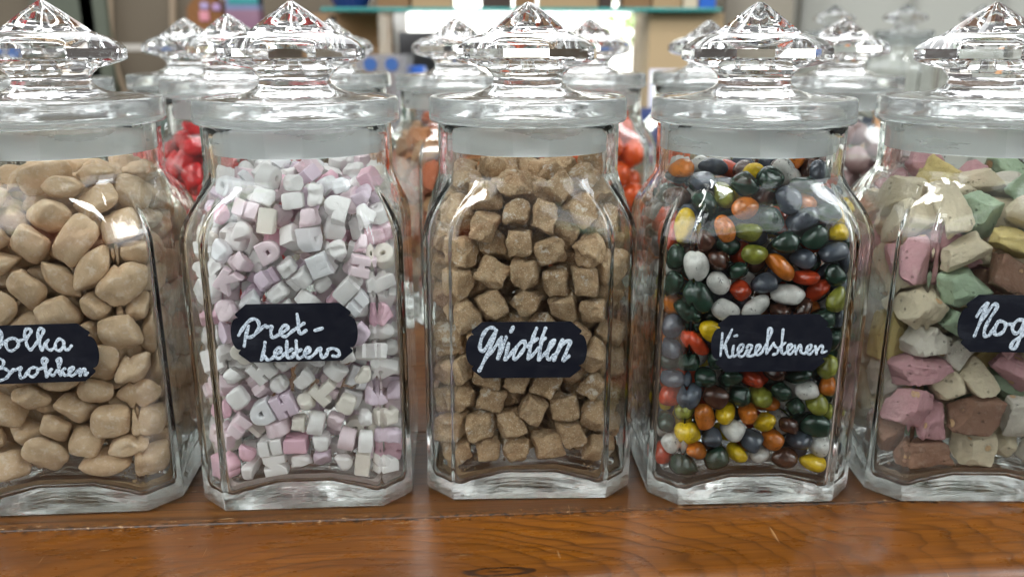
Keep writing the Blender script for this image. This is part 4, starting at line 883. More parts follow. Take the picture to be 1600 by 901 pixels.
  1, -204, -437, 1098, 19, 10, 62, -75, 122, 7, -21, -438, 1285, 7, 5, 100, 4, 122, 0, -56, -435, 1442, 53, 45, 52, 49, 122, 4, 432, -365, 1293, 3, 47, 86, 19, 121, 1, -269, -430, 400, 80, 5, 59, -10, 120, 7, -270, -438, 915, 78, 4, 61, 9, 120,
  5, 248, -432, 921, 28, -64, -68, 22, 119, 3, 351, -440, 813, 13, -42, -11, 89, 118, 6, -73, -413, 1598, 44, -61, -52, -40, 118, 1, -30, -434, 823, 84, -12, -53, 1, 117, 6, -424, -375, 371, 15, -27, -66, 69, 116, 5, -20, -433, 1120, 71, 18, 23, 65, 116,
  7, 358, -431, 627, 0, 33, 65, 69, 115, 3, 22, -449, 502, 26, -18, -67, -67, 114, 2, -404, -374, 223, 6, -55, -3, -84, 113, 5, -74, -437, 260, 10, -1, -99, -5, 112, 3, 284, -268, 1758, 22, -87, 33, -31, 112, 5, 135, -433, 805, 60, 34, -35, -63, 111,
  7, -377, -403, 551, 40, 40, -42, 71, 108, 4, 181, -408, 1083, 47, 43, -67, 38, 107, 6, -208, -439, 563, 58, -46, -40, 55, 104, 4, -101, -421, 410, 3, 12, -13, -98, 104, 7, 96, -435, 648, 6, -19, -75, -63, 104, 2, 238, -435, 350, 67, 73, -2, 13, 103,
  6, -232, -416, 260, 8, 0, 70, -71, 103, 3, -63, -441, 670, 99, 2, 16, -5, 102, 0, -320, -228, 1718, 35, -14, -42, -83, 102, 4, 392, -307, 1505, 55, -23, 70, -38, 100, 0, -195, -69, 1790, 39, 34, 62, 59, 94, 4, 194, -328, 1481, 43, -38, 76, -31, 89,
  4, 372, 57, 1802, 48, -58, -43, 50, 82, 6, -181, -332, 1406, 68, 15, -45, 56, 82, 3, 446, -334, 899, 76, -39, -45, 26, 80, 1, -80, -360, 982, 77, -23, -54, -23, 77, 2, 249, -351, 687, 86, -28, 38, -20, 75, 3, 374, -218, 1660, 13, -61, -62, -47, 68,
  1, 439, -301, 718, 71, -17, 14, 67, 62, 0, 132, -180, 1750, 42, -84, 6, 35, 62, 1, -162, -301, 854, 39, -71, -25, -53, 61, 7, 432, -303, 1131, 4, -21, -54, -81, 58, 3, -379, -68, 1752, 93, 32, 19, 3, 51, 0, 442, -313, 342, 67, -28, 33, 61, 43,
  6, -442, -291, 1122, 6, -2, -61, -79, 42, 2, 51, -263, 1650, 31, 44, -6, -84, 42, 3, 211, -23, 1776, 17, 7, 46, 87, 42, 1, -108, -252, 1215, 43, 86, 23, 15, 39, 7, -410, -174, 1608, 48, -31, 45, 68, 38, 3, -449, -265, 483, 36, -66, -34, 56, 37,
  6, 431, -285, 520, 25, -53, 76, 29, 37, 3, -443, -278, 1284, 40, 52, 56, -50, 36, 2, -441, -273, 665, 40, -3, 60, 69, 34, 3, -433, -271, 1435, 2, -60, -6, 80, 34, 0, 85, 54, 1740, 68, -10, -69, -22, 34, 2, -266, -307, 1195, 60, 4, -68, 41, 33,
  7, -92, -310, 551, 71, 24, 63, -22, 28, 4, -19, 374, 1743, 64, -65, -34, -20, 28, 3, 36, -298, 278, 53, 64, -37, -42, 25, 5, 436, -207, 1367, 42, -54, 38, 62, 24, 0, -436, -222, 984, 76, 13, -10, 62, 23, 0, 233, -282, 1326, 68, 10, 14, -71, 23,
  3, -123, 203, 1745, 35, 52, -18, -76, 21, 7, 283, -249, 569, 69, 17, -46, -54, 17, 1, 49, -276, 1383, 62, 73, -27, 9, 17, 0, 432, -139, 1532, 11, 74, -18, -64, 16, 4, 199, 317, 1769, 66, -27, 27, -65, 16, 5, 433, -160, 1028, 53, 84, -4, 0, 14,
  6, -434, -104, 1473, 72, -6, -68, 15, 14, 4, 43, 219, 1712, 47, 21, 17, 84, 13, 6, -133, -199, 1682, 33, 11, 78, 52, 13, 4, -218, -247, 1547, 19, -52, 70, 44, 12, 3, -163, -287, 679, 47, 20, -72, 47, 11, 3, 156, -283, 959, 48, -54, -31, -62, 11,
  6, 63, -293, 1183, 10, -89, -43, 3, 11, 2, 172, -281, 428, 0, -19, 62, 76, 10, 3, 158, -185, 283, 66, -60, -37, 25, 10, 6, -2, -217, 707, 62, 60, 26, 44, 10, 3, 27, -247, 1036, 9, 73, -35, 58, 10, 1, -290, -265, 444, 19, -68, 70, 2, 9,
  7, 91, -282, 577, 5, 79, 6, -61, 9, 1, 326, -285, 987, 8, 19, 64, 74, 9, 0, -70, -261, 1498, 2, -74, 41, -52, 9, 2, -420, 10, 1613, 44, 45, 57, -53, 9, 5, -148, -217, 1050, 76, -56, -32, 6, 8, 7, 441, -179, 830, 66, -25, 21, 68, 7,
  5, 239, -214, 1605, 66, 32, 7, -67, 7, 3, -345, -103, 520, 7, 32, -69, 65, 6, 3, -6, -243, 864, 56, 77, -20, -21, 5, 4, -281, -231, 1330, 4, 36, -90, 25, 5, 3, 334, -83, 1366, 69, 64, 34, -8, 5, 6, 437, -45, 925, 66, 29, 66, 21, 4,
  2, -315, -290, 794, 66, -49, -56, -2, 4, 4, 281, -267, 275, 68, 36, -58, 28, 3, 2, -431, -221, 255, 54, -49, -53, 43, 3, 0, 9, -280, 423, 89, 3, -2, -45, 3, 1, 116, -122, 576, 6, -74, 66, 1, 3, 5, 442, -167, 642, 58, 34, 48, -56, 3,
  5, -295, -284, 991, 46, -40, -31, -73, 3, 5, 38, -167, 1262, 53, 82, -5, 23, 3, 7, -266, -269, 279, 34, -50, -63, -49, 2, 3, -111, -292, 271, 11, -66, 4, -74, 2, 2, 327, -178, 404, 7, -84, -30, -45, 2, 5, -424, 71, 399, 5, -10, 5, 99, 2,
  1, -440, -82, 692, 3, -8, 98, 19, 2, 7, 243, -277, 1153, 4, -13, -92, -35, 2, 7, 26, -90, 1667, 81, -17, -7, -56, 2, 2, 217, -152, 1450, 7, 2, 52, 85, 2, 5, -428, -22, 258, 1, 0, 100, -6, 1, 4, 419, -164, 265, 4, 4, 0, -100, 1,
  6, -214, -113, 297, 62, -39, 41, -54, 1, 7, -110, -174, 410, 17, -96, 18, -13, 1, 6, -38, -25, 449, 73, -3, -68, -8, 1, 6, -129, -137, 904, 80, -13, 54, -21, 1, 4, 141, -270, 771, 3, -11, -67, 73, 1, 4, 301, -140, 710, 84, -49, 20, 13, 1,
  1, 135, -105, 738, 36, 43, 53, -64, 1, 5, -429, -112, 1315, 8, -97, -24, -5, 1, 4, -256, 87, 1721, 91, 16, -10, -37, 1, 0, 447, 199, 248, 54, -48, -47, 50, 0, 0, -441, 178, 245, 8, 67, 73, 5, 0, 6, -422, 330, 238, 38, -52, -48, 59, 0,
  7, -408, 395, 385, 38, -4, 2, -92, 0, 0, -438, 233, 387, 4, 66, -74, 7, 0, 1, 433, -4, 267, 40, -59, 32, -63, 0, 2, -435, -131, 395, 43, -59, -56, -38, 0, 4, 407, 387, 235, 24, -68, 24, 66, 0, 5, 428, 300, 388, 6, 97, 22, 1, 0,
  0, 420, 61, 403, 33, 3, -25, -91, 0, 1, 436, -83, 488, 92, 40, 0, 4, 0, 6, -438, 191, 535, 63, -33, 48, 52, 0, 7, -430, 360, 545, 69, -1, -12, 71, 0, 7, 9, -129, 289, 33, -60, 25, 69, 0, 1, 259, -65, 289, 67, -62, 7, -40, 0,
  3, 437, 274, 545, 73, -68, 2, -5, 0, 0, -443, 11, 551, 70, 14, -67, -19, 0, 4, -53, -109, 578, 24, -96, -13, 1, 0, 0, 394, 119, 535, 16, 71, 68, -10, 0, 3, 401, -10, 641, 40, -43, -34, 74, 0, 4, 274, -89, 533, 88, 45, 7, 10, 0,
  6, 189, 134, 540, 94, 12, 30, 9, 0, 2, 390, 420, 859, 19, 48, -79, -32, 0, 5, 147, 65, 293, 55, -25, -76, -23, 0, 6, 113, -99, 420, 71, -17, -68, 7, 0, 0, 308, 117, 279, 33, -30, -57, 69, 0, 4, 443, 335, 702, 5, -100, 1, 4, 0,
  5, -267, 28, 288, 73, -9, 67, 7, 0, 0, 433, 269, 1133, 73, -67, 0, -10, 0, 4, 238, 33, 430, 36, -27, 18, 87, 0, 5, -287, 161, 456, 55, -36, 3, 76, 0, 0, -429, 275, 697, 43, -10, -14, 89, 0, 2, -379, 422, 789, 49, 80, -28, -21, 0,
  3, -202, -192, 545, 21, 39, -44, 78, 0, 6, -227, -54, 442, 80, 48, 35, 9, 0, 0, 61, 109, 434, 23, 59, -74, -24, 0, 1, 427, -7, 1104, 31, 70, 53, -37, 0, 5, -287, 68, 929, 52, -23, 47, 68, 0, 6, -441, -174, 827, 94, -34, 1, 10, 0,
  7, 381, 429, 1217, 38, 32, -47, -73, 0, 1, 268, 370, 1615, 36, 33, -25, -83, 0, 2, -429, -132, 1171, 12, -70, -14, 69, 0, 4, 65, 28, 595, 50, 71, -29, 40, 0, 6, 435, 45, 800, 59, -20, 34, 71, 0, 2, 29, 20, 1174, 64, -20, -3, -74, 0,
  7, -288, -117, 836, 17, 64, -18, -73, 0, 0, -354, 114, 665, 32, 2, -37, -87, 0, 2, -426, 354, 935, 32, 80, 42, -28, 0, 7, 426, 308, 975, 30, 58, 36, 67, 0, 3, 423, 238, 1518, 4, -22, -54, 81, 0, 5, 163, 249, 1599, 62, 5, 70, -36, 0,
  3, 454, -22, 1264, 76, 7, -63, -13, 0, 6, -437, 209, 838, 39, 64, 50, -43, 0, 2, -135, 15, 884, 20, -68, -65, 28, 0, 3, 275, 140, 1539, 97, -9, 0, -22, 0, 5, -436, -45, 936, 16, 65, 44, 60, 0, 6, -145, -142, 724, 44, -50, -38, -64, 0,
  7, -98, 19, 667, 79, -50, 1, 36, 0, 1, -428, 376, 1135, 75, -54, 17, -35, 0, 3, 292, -262, 832, 86, -51, 0, 6, 0, 4, 443, 172, 684, 16, -99, -2, 4, 0, 1, 218, -11, 1546, 19, 45, 7, 87, 0, 2, -300, -159, 670, 18, -5, 40, 90, 0,
  4, -263, 10, 742, 31, -33, -14, 88, 0, 7, 102, 394, 1639, 62, 73, 20, -20, 0, 3, 440, 322, 1349, 9, 54, 83, 3, 0, 1, 439, 109, 991, 71, -35, 50, -35, 0, 6, 323, 263, 1264, 76, 21, -17, -59, 0, 4, -398, 18, 1091, 61, 39, 25, -64, 0,
  5, -433, 186, 1129, 91, -42, -8, -1, 0, 1, -282, -107, 1011, 33, -85, 21, 35, 0, 2, 360, 407, 1463, 43, -20, 44, -77, 0, 4, 437, 11, 1476, 27, -69, 63, 24, 0, 6, -33, 252, 1574, 44, -5, -51, 73, 0, 7, 429, 203, 859, 68, 14, 70, 16, 0,
  1, -439, 346, 1304, 6, -10, 77, 63, 0, 3, 285, -10, 799, 19, -67, -70, -15, 0, 6, -13, -30, 792, 25, 12, -75, 60, 0, 0, 410, 97, 1605, 32, 77, 54, -11, 0, 6, 267, 9, 966, 69, -34, 52, -37, 0, 2, 209, -147, 891, 41, -80, 41, -15, 0,
  4, 161, -46, 1312, 1, 50, 40, 76, 0, 7, -436, 50, 802, 9, -70, 17, -68, 0, 2, -269, -114, 1185, 8, 2, -21, -97, 0, 7, 207, 29, 1135, 26, 73, -16, 61, 0, 1, -322, 96, 1516, 41, 79, 37, 27, 0, 3, 446, 152, 1376, 6, 8, 13, -99, 0,
  7, 305, 142, 1089, 47, 17, -22, -84, 0, 2, 101, -29, 927, 18, -43, -6, -88, 0, 3, 369, 435, 1054, 50, -7, -56, 66, 0, 7, -440, 75, 1239, 67, 31, -33, 59, 0, 7, -436, 126, 978, 64, -33, 65, -26, 0, 1, -439, 197, 1360, 12, 68, 71, -14, 0,
  6, 255, -132, 1052, 47, -71, -37, -36, 0, 7, 433, -167, 1206, 44, 59, 40, 54, 0, 0, -447, 42, 1408, 41, -56, 42, -59, 0, 2, 343, 230, 1677, 72, 47, -50, -10, 0, 3, 243, 126, 1683, 4, 40, 92, -1, 0, 6, 439, 127, 1222, 5, -66, 75, -2, 0,
  2, 335, -53, 1645, 54, -75, -16, -36, 0, 4, -207, 313, 1669, 41, 81, -41, 12, 0, 5, -293, -13, 1338, 57, 32, -20, 73, 0, 7, -194, 28, 1054, 67, -58, -9, -45, 0, 4, -261, -80, 1638, 69, 50, -48, 24, 0, 0, 110, -118, 1133, 78, -26, 41, -40, 0,
  2, -100, 409, 1604, 19, -1, -65, -73, 0, 0, 290, 55, 1408, 71, -68, 2, -17, 0, 6, 278, -137, 1222, 59, 26, 22, -74, 0, 7, -142, -153, 1343, 34, -88, -34, 1, 0, 0, -12, -83, 1023, 65, -61, -42, -18, 0, 1, -343, 235, 1665, 8, 47, -88, -3, 0,
  4, -161, 141, 1596, 85, 43, 28, 14, 0, 5, -107, -65, 1531, 30, -77, 47, 31, 0, 6, -305, 384, 1562, 81, 39, -42, -14, 0, 0, 100, 15, 1441, 39, 63, 67, 6, 0, 6, 280, 111, 1260, 70, 20, 69, 3, 0, 0, -169, 63, 1460, 30, -74, 31, -51, 0,
  1, -126, -72, 1154, 77, -27, -30, -50, 0, 4, -270, -120, 1455, 70, 37, -54, -29, 0, 5, 57, -139, 1501, 78, 9, 20, -59, 0, 1, -23, -47, 1357, 6, 75, -53, 40, 0, 2, -426, 245, 1516, 91, -11, 20, -34, 0, 0, -91, 21, 1669, 12, 31, -90, 29, 0,
  4, 49, 91, 1568, 67, -54, 50, -4, 0,
 ],
 'kiezel': [
  0, 80, -433, 1674, 45, 33, -43, 71, 113, 5, -359, -465, 1172, 35, 25, -56, 70, 104, 0, 180, -465, 938, 78, -63, 7, -2, 103, 7, -272, -465, 973, 63, -71, 22, 20, 94, 6, 81, -461, 1458, 8, -2, 84, 54, 93, 6, 236, -454, 1486, 21, 7, 83, -51, 90,
  7, -421, -348, 1526, 13, 61, 19, -76, 90, 5, 342, -461, 419, 5, -16, -69, -70, 89, 5, 343, -453, 1405, 3, 99, 10, 10, 89, 0, -213, -462, 1098, 12, -15, -56, -80, 88, 2, -246, -448, 1530, 24, -75, 43, 45, 88, 2, -380, -455, 1337, 23, 74, 21, -60, 87,
  7, -49, -455, 1112, 5, 25, -52, -82, 86, 5, 166, -435, 1575, 2, 98, -10, 19, 86, 3, -133, -383, 1750, 87, -7, 37, -31, 86, 1, 358, -461, 1285, 25, -31, -75, -53, 85, 3, -4, -450, 1570, 16, 53, -31, 77, 85, 0, -324, -357, 1637, 71, -46, 38, -38, 83,
  6, -136, -422, 1626, 16, 8, -37, -91, 83, 5, 116, -452, 1177, 8, -97, 22, 1, 82, 2, -83, -460, 1399, 26, -5, -43, -86, 82, 5, -4, -381, 1784, 38, -87, -28, 18, 82, 3, 314, -452, 1027, 96, -4, -24, -13, 81, 3, 370, -460, 770, 37, 37, 41, -74, 81,
  6, 359, -453, 913, 63, 65, -42, 2, 81, 4, -235, -463, 601, 20, 6, -62, 75, 80, 3, -264, -459, 1245, 37, -20, -58, -70, 80, 7, -361, -456, 912, 94, -1, 31, -11, 79, 0, 388, -452, 1147, 55, 71, 3, 43, 79, 4, -11, -451, 1238, 11, 13, 98, 8, 79,
  7, 63, -456, 1329, 33, -7, -94, 9, 79, 0, -289, -456, 482, 40, -73, 19, 52, 77, 6, 183, -461, 225, 5, -1, -90, -44, 77, 1, -231, -463, 835, 42, -82, -13, -37, 77, 3, -298, -455, 713, 42, 84, -32, -14, 76, 4, 80, -454, 742, 22, 23, 18, 93, 76,
  5, -461, -372, 853, 39, -38, -52, 66, 76, 2, 33, -464, 869, 59, -77, -5, -23, 76, 1, -344, -420, 1462, 25, -2, -70, -67, 76, 4, -118, -459, 994, 98, 15, 2, -10, 75, 6, 316, -404, 1596, 3, 9, -98, 19, 75, 6, -383, -448, 188, 81, 43, -19, -36, 74,
  3, -202, -456, 228, 26, -2, 95, -19, 74, 7, 183, -365, 1741, 1, 99, 1, -11, 74, 5, -227, -338, 1683, 65, -37, 57, -33, 73, 7, 208, -438, 1265, 36, 2, 4, 93, 72, 0, -319, -259, 1745, 66, -8, -22, 72, 72, 0, 203, -453, 1086, 54, 6, 81, -22, 71,
  4, 25, -458, 981, 2, 7, -99, 10, 71, 0, -116, -429, 1511, 24, 80, -55, -3, 71, 7, -469, -365, 1219, 21, -57, -38, 70, 70, 7, 351, -457, 190, 2, -15, 10, -98, 69, 1, 269, -457, 627, 9, -10, 99, 0, 69, 2, 187, -435, 1366, 12, -81, 57, -3, 69,
  5, -158, -449, 702, 40, 64, -65, 10, 68, 3, -461, -357, 976, 16, 63, 63, -42, 68, 4, -367, -446, 604, 28, 43, -57, -64, 67, 4, -461, -365, 1364, 18, -64, -23, 71, 67, 1, 289, -287, 1796, 20, -70, 36, 58, 66, 4, -365, -447, 386, 35, -24, 30, -86, 64,
  4, -233, -437, 352, 71, 6, -17, 69, 64, 2, -94, -440, 598, 36, 48, 69, 41, 64, 0, -397, -412, 1079, 26, 28, -7, 92, 64, 5, -230, -136, 1806, 31, -12, -12, -94, 64, 7, 218, -437, 709, 21, 43, 87, -9, 63, 2, -117, -439, 389, 20, 58, 73, 31, 62,
  6, -12, -445, 333, 75, -5, 20, -62, 62, 7, -444, -383, 679, 10, 45, 88, -13, 61, 3, -412, -147, 1625, 54, 76, 37, 4, 61, 7, -42, -431, 698, 23, -43, -78, 40, 60, 6, -134, -440, 1198, 37, 53, -69, -32, 60, 3, 112, -439, 331, 22, -75, 56, -27, 59,
  5, 259, -436, 325, 80, -7, -4, -60, 59, 4, -38, -432, 488, 57, -39, -46, 56, 59, 1, -93, -457, 809, 98, -11, 15, 9, 59, 7, -391, -117, 1796, 69, 36, -34, -53, 59, 1, 186, -459, 422, 22, -2, -97, 8, 58, 5, -157, -437, 1306, 11, -60, 75, -25, 58,
  5, -266, -432, 1361, 78, 5, 19, 59, 58, 2, -462, -345, 402, 47, 50, -58, -44, 57, 7, -82, -424, 244, 49, 38, 46, 64, 56, 6, 226, -428, 517, 60, -8, -29, -74, 56, 1, -382, -444, 797, 47, -33, -17, 80, 56, 5, 268, -436, 823, 18, 60, -77, -12, 56,
  3, 406, -427, 640, 18, 46, -84, 23, 56, 2, 330, -293, 1667, 98, -10, -10, -15, 56, 4, 375, -435, 298, 64, 56, -23, -47, 55, 5, 60, -433, 434, 39, 59, 69, 13, 55, 3, -446, -353, 570, 32, -23, 52, -76, 55, 7, 87, -422, 1084, 69, 14, 5, 71, 55,
  3, -424, -381, 297, 25, 85, 45, 14, 54, 3, 344, -440, 542, 69, -20, -20, 66, 54, 5, 135, -438, 616, 48, -27, 7, -83, 54, 7, 391, -389, 1495, 5, -41, 90, -13, 54, 2, -165, -440, 493, 38, -37, 80, -27, 53, 4, 21, -435, 587, 23, -60, -76, 7, 52,
  2, -91, -397, 902, 34, -10, -15, 92, 50, 7, -316, -433, 273, 17, 45, -87, -9, 49, 3, -17, -345, 1674, 96, -5, 13, 23, 48, 5, 297, -391, 1178, 8, 85, -38, 36, 46, 7, 309, 82, 1824, 31, -60, 63, -39, 46, 4, 99, -280, 1796, 36, 43, -58, 59, 46,
  7, 50, -431, 235, 86, 0, 0, 51, 45, 1, -202, -386, 1426, 23, 90, -36, -7, 45, 4, 448, -389, 1024, 55, 71, 33, 28, 43, 0, -461, -108, 1503, 51, 43, 69, 29, 43, 0, 452, -388, 1340, 73, 33, 58, -14, 43, 0, -463, -246, 1450, 64, -7, 69, -32, 43,
  0, 149, -412, 816, 72, 27, 31, 56, 43, 3, -462, -323, 203, 49, -38, 70, -36, 42, 2, -446, -291, 1082, 94, -26, 19, 9, 41, 1, -389, 1, 1736, 8, 8, -39, 91, 38, 0, -372, -381, 488, 70, -46, -10, 53, 36, 4, 443, -386, 469, 6, 46, -87, 15, 36,
  0, -436, -295, 757, 8, 1, 100, -5, 31, 2, 456, -375, 899, 38, 75, 12, 53, 31, 3, -436, -13, 1627, 39, -49, 65, -43, 31, 3, 159, 87, 1794, 25, -97, -3, -3, 30, 3, 430, -275, 1574, 1, -59, 10, -80, 29, 4, -442, 113, 1499, 20, 9, -97, 12, 29,
  6, -61, -278, 1779, 40, 34, 57, -63, 29, 5, -461, 364, 1296, 42, 66, 20, 59, 28, 2, 390, 49, 1770, 53, -7, 84, 0, 28, 1, -452, -246, 492, 78, -43, 43, -12, 25, 6, -459, -232, 632, 66, -27, 45, 54, 25, 7, -68, -143, 1788, 80, 38, 2, 45, 25,
  0, 93, -345, 507, 85, -21, 0, -48, 24, 2, 449, -369, 222, 30, -34, 41, 79, 24, 1, -457, -56, 848, 65, 54, -30, 44, 24, 2, 197, -341, 1639, 29, -7, -7, -95, 24, 3, -461, 340, 306, 48, 33, 56, 58, 23, 5, -439, -159, 407, 54, -76, 36, -6, 23,
  7, -21, -341, 1325, 80, -28, -29, 44, 23, 7, -471, -119, 1370, 50, 52, -47, -51, 22, 2, -428, 238, 1547, 35, -88, 32, 4, 22, 4, -274, -8, 1799, 11, 13, 98, 11, 21, 4, -451, -30, 458, 84, -27, 41, 23, 20, 3, -461, 220, 980, 64, 14, -5, -75, 20,
  3, -442, 156, 1122, 16, 7, 90, 39, 20, 1, 28, 378, 1801, 1, 55, -82, -17, 20, 6, -350, 197, 1777, 12, -87, -45, 16, 20, 7, 456, -358, 718, 24, 67, 66, -25, 19, 3, -457, 219, 455, 56, 31, 35, -68, 19, 1, -461, -254, 1277, 9, 76, -64, 5, 19,
  3, -455, 11, 1282, 6, -58, -80, 16, 19, 5, -428, 43, 925, 94, 28, 0, 17, 19, 2, 459, -362, 354, 80, -4, 15, 58, 18, 5, -456, 359, 728, 19, 82, 54, -2, 18, 6, -460, -142, 733, 7, 74, 56, 37, 18, 2, -461, 316, 566, 39, -63, 60, -30, 18,
  2, -442, 218, 1429, 1, -98, 13, 15, 17, 5, 457, -343, 1172, 64, 42, -48, 44, 17, 4, 354, -190, 1740, 37, 10, -18, -91, 17, 7, -433, -181, 228, 13, 19, 11, -97, 16, 1, -451, -238, 314, 23, 89, -40, -3, 16, 6, -440, -236, 968, 6, 18, 91, 36, 16,
  6, -455, -119, 1237, 62, 42, -66, -9, 16, 0, -199, -187, 1711, 7, 99, -9, 5, 16, 0, -439, 84, 1032, 47, -8, 11, 87, 15, 6, -455, 277, 852, 74, 29, -60, 6, 15, 7, -465, 306, 1087, 54, 47, 53, 46, 15, 0, -448, -29, 1123, 50, -16, 14, -84, 15,
  7, -448, 140, 1229, 15, -82, 55, 5, 15, 6, -444, 18, 1423, 10, -11, -6, 99, 15, 3, 217, 333, 1780, 37, -77, 28, 44, 15, 0, 7, 118, 1776, 58, -66, 34, -33, 15, 0, -468, 37, 577, 60, 45, -55, -37, 14, 0, -229, -304, 1563, 8, 96, 20, 20, 14,
  7, -335, -332, 986, 60, 49, 35, 53, 14, 1, -363, -246, 1557, 16, -31, -93, 10, 14, 3, -449, 207, 231, 17, 62, -72, -28, 13, 3, -443, 117, 695, 95, 26, 1, 15, 13, 2, -441, -105, 618, 96, -24, -11, -4, 13, 4, -108, -315, 1372, 36, 60, 68, 22, 13,
  0, 94, -345, 1418, 26, -11, 94, 18, 13, 5, -101, -24, 1769, 17, -95, 5, 25, 13, 3, -443, -166, 1063, 17, -97, -3, 16, 12, 5, -453, 369, 975, 15, -85, -46, -23, 12, 7, 8, -332, 1028, 84, -33, -24, 37, 12, 2, 149, -334, 1014, 60, 42, -19, -66, 12,
  5, -433, -223, 1172, 97, -1, 13, 19, 12, 7, -111, 239, 1781, 38, -14, -16, 90, 12, 6, -456, 72, 251, 68, 25, 68, -7, 11, 7, -451, -47, 335, 11, 50, 85, -12, 11, 2, -457, -214, 848, 39, 47, -78, -12, 11, 0, 460, -277, 1420, 73, -14, 63, 24, 11,
  3, -447, 120, 1350, 12, 24, -30, 92, 11, 1, 280, -339, 1056, 5, -21, -18, 96, 11, 5, -385, 100, 1699, 4, -6, -35, 93, 11, 3, -23, -291, 1465, 63, -13, 56, -52, 11, 0, 318, -348, 396, 42, 83, -28, 25, 10, 5, -436, 171, 581, 35, 88, -11, 30, 10,
  6, -432, 402, 1189, 41, 80, 10, 42, 10, 6, -448, 57, 807, 76, 57, -26, -18, 10, 4, -71, -329, 1569, 96, 2, 7, -26, 10, 0, -294, -223, 1636, 2, -56, -79, 25, 10, 2, 223, 203, 1795, 39, -40, -83, 7, 10, 1, -451, -57, 239, 55, 55, 49, 39, 9,
  1, -453, 346, 417, 91, -17, 10, -38, 9, 0, -434, -48, 1009, 5, 14, -94, 31, 9, 0, -441, 253, 673, 19, 96, 18, -6, 9, 1, -447, 156, 887, 13, -11, 98, -9, 9, 3, -440, -15, 709, 100, 3, -6, 0, 9, 2, -310, -114, 1718, 48, 66, 38, 44, 9,
  1, -251, -360, 1047, 82, 26, 6, 50, 9, 6, -372, -256, 1362, 30, 73, 59, 15, 9, 1, -443, 73, 379, 13, -7, -97, -18, 8, 2, 340, -336, 704, 54, 26, -51, -62, 8, 5, 23, -334, 686, 39, -13, -66, 63, 8, 2, -341, -345, 1282, 8, 2, -99, 8, 8,
  2, -376, 206, 1663, 13, -99, 5, -4, 8, 7, 268, -322, 1312, 21, -64, 71, -22, 8, 6, 81, -347, 1276, 11, 53, -4, -84, 8, 5, -444, 361, 192, 31, 79, 53, 3, 7, 4, 171, -340, 393, 82, 46, 10, -31, 7, 5, 249, -302, 762, 30, 35, -52, -72, 7,
  3, -127, -316, 996, 82, -37, -15, 41, 7, 1, -79, -305, 1206, 19, -1, 98, -4, 7, 3, -211, -356, 1149, 27, -90, -13, 32, 7, 6, 274, -342, 239, 6, 84, -49, -24, 6, 4, 458, -310, 558, 60, -39, 29, 63, 6, 1, -192, -376, 798, 32, -83, -31, -34, 6,
  7, -297, -310, 777, 77, -33, -21, 50, 6, 7, 415, -265, 1045, 1, -95, 20, -25, 6, 4, 368, -334, 1267, 76, -42, -10, 49, 6, 0, -313, -301, 1463, 88, -6, 20, 42, 6, 2, 176, -346, 1151, 82, -15, -36, -41, 6, 2, -83, -326, 1100, 13, 66, -74, -5, 6,
  4, 189, -323, 1521, 44, -27, -53, 68, 6, 3, 268, 53, 1715, 25, -43, 48, -72, 6, 4, -428, 172, 323, 26, 9, -21, 94, 5, 0, -426, 329, 1440, 60, 66, 30, -34, 5, 4, -333, -340, 1155, 1, -61, 13, -78, 5, 7, -81, -314, 801, 91, -7, 32, -26, 5,
  1, -118, -270, 1660, 20, 6, -8, -98, 5, 6, 69, -347, 1550, 32, -55, -49, -60, 5, 1, 164, -274, 1254, 47, 40, -2, -79, 5, 7, 213, -278, 494, 93, 15, -1, -34, 4, 6, -235, -375, 918, 66, -70, -15, -23, 4, 6, 128, -291, 598, 49, 80, 34, -5, 4,
  3, -326, -225, 1252, 13, 17, 65, -73, 4, 7, -316, -17, 1635, 67, 38, -23, -60, 4, 1, 29, -306, 403, 74, 56, 36, -8, 3, 5, -110, -309, 328, 14, -88, 42, -15, 3, 6, -41, -312, 547, 22, 23, 89, -34, 3, 6, -232, -331, 670, 53, 64, 56, 4, 3,
  7, 340, -283, 578, 57, -62, 30, -45, 3, 7, -357, -271, 392, 64, -31, -70, 12, 3, 2, -109, -300, 640, 30, -41, -2, 86, 3, 7, 48, -338, 809, 37, -37, 70, -49, 3, 2, 461, -286, 824, 75, 28, -17, 58, 3, 0, 235, -351, 923, 58, 20, 65, 44, 3,
  3, 339, -272, 1138, 19, -43, -70, 54, 3, 0, -180, -280, 1266, 26, 13, -7, -95, 3, 1, -263, -123, 1533, 38, 24, -88, -13, 3, 3, -160, -268, 1464, 63, -44, -2, 64, 3, 5, -110, -305, 436, 3, 90, -43, -1, 2, 0, 57, 320, 475, 25, -14, -47, -84, 2,
  3, -409, 96, 482, 84, -14, 26, -45, 2, 4, 135, -308, 726, 56, -30, 41, -66, 2, 3, 360, -330, 956, 46, 81, 35, -8, 2, 4, 338, -303, 845, 68, 18, 22, 67, 2, 1, -320, -230, 1077, 11, -28, -92, -23, 2, 0, 225, -226, 1075, 4, -15, 56, -81, 2,
  4, 31, -328, 1153, 32, 74, 59, -3, 2, 6, 418, -60, 1687, 62, -44, 51, -40, 2, 2, 266, -339, 1426, 3, 61, 79, -1, 2, 4, 309, -288, 1540, 79, -15, -45, 38, 2, 7, -361, -82, 1354, 74, -3, 0, 67, 2, 2, -120, -194, 1549, 13, -32, -57, 74, 2,
  4, 142, -133, 1785, 27, -72, -62, -15, 2, 1, -194, -320, 254, 36, 64, -61, -28, 1, 3, 278, -175, 259, 6, -7, -96, -27, 1, 5, -268, -190, 676, 14, 12, -9, 98, 1, 4, -247, -335, 427, 38, 91, 14, 4, 1, 5, 177, 283, 627, 1, -97, -13, -21, 1,
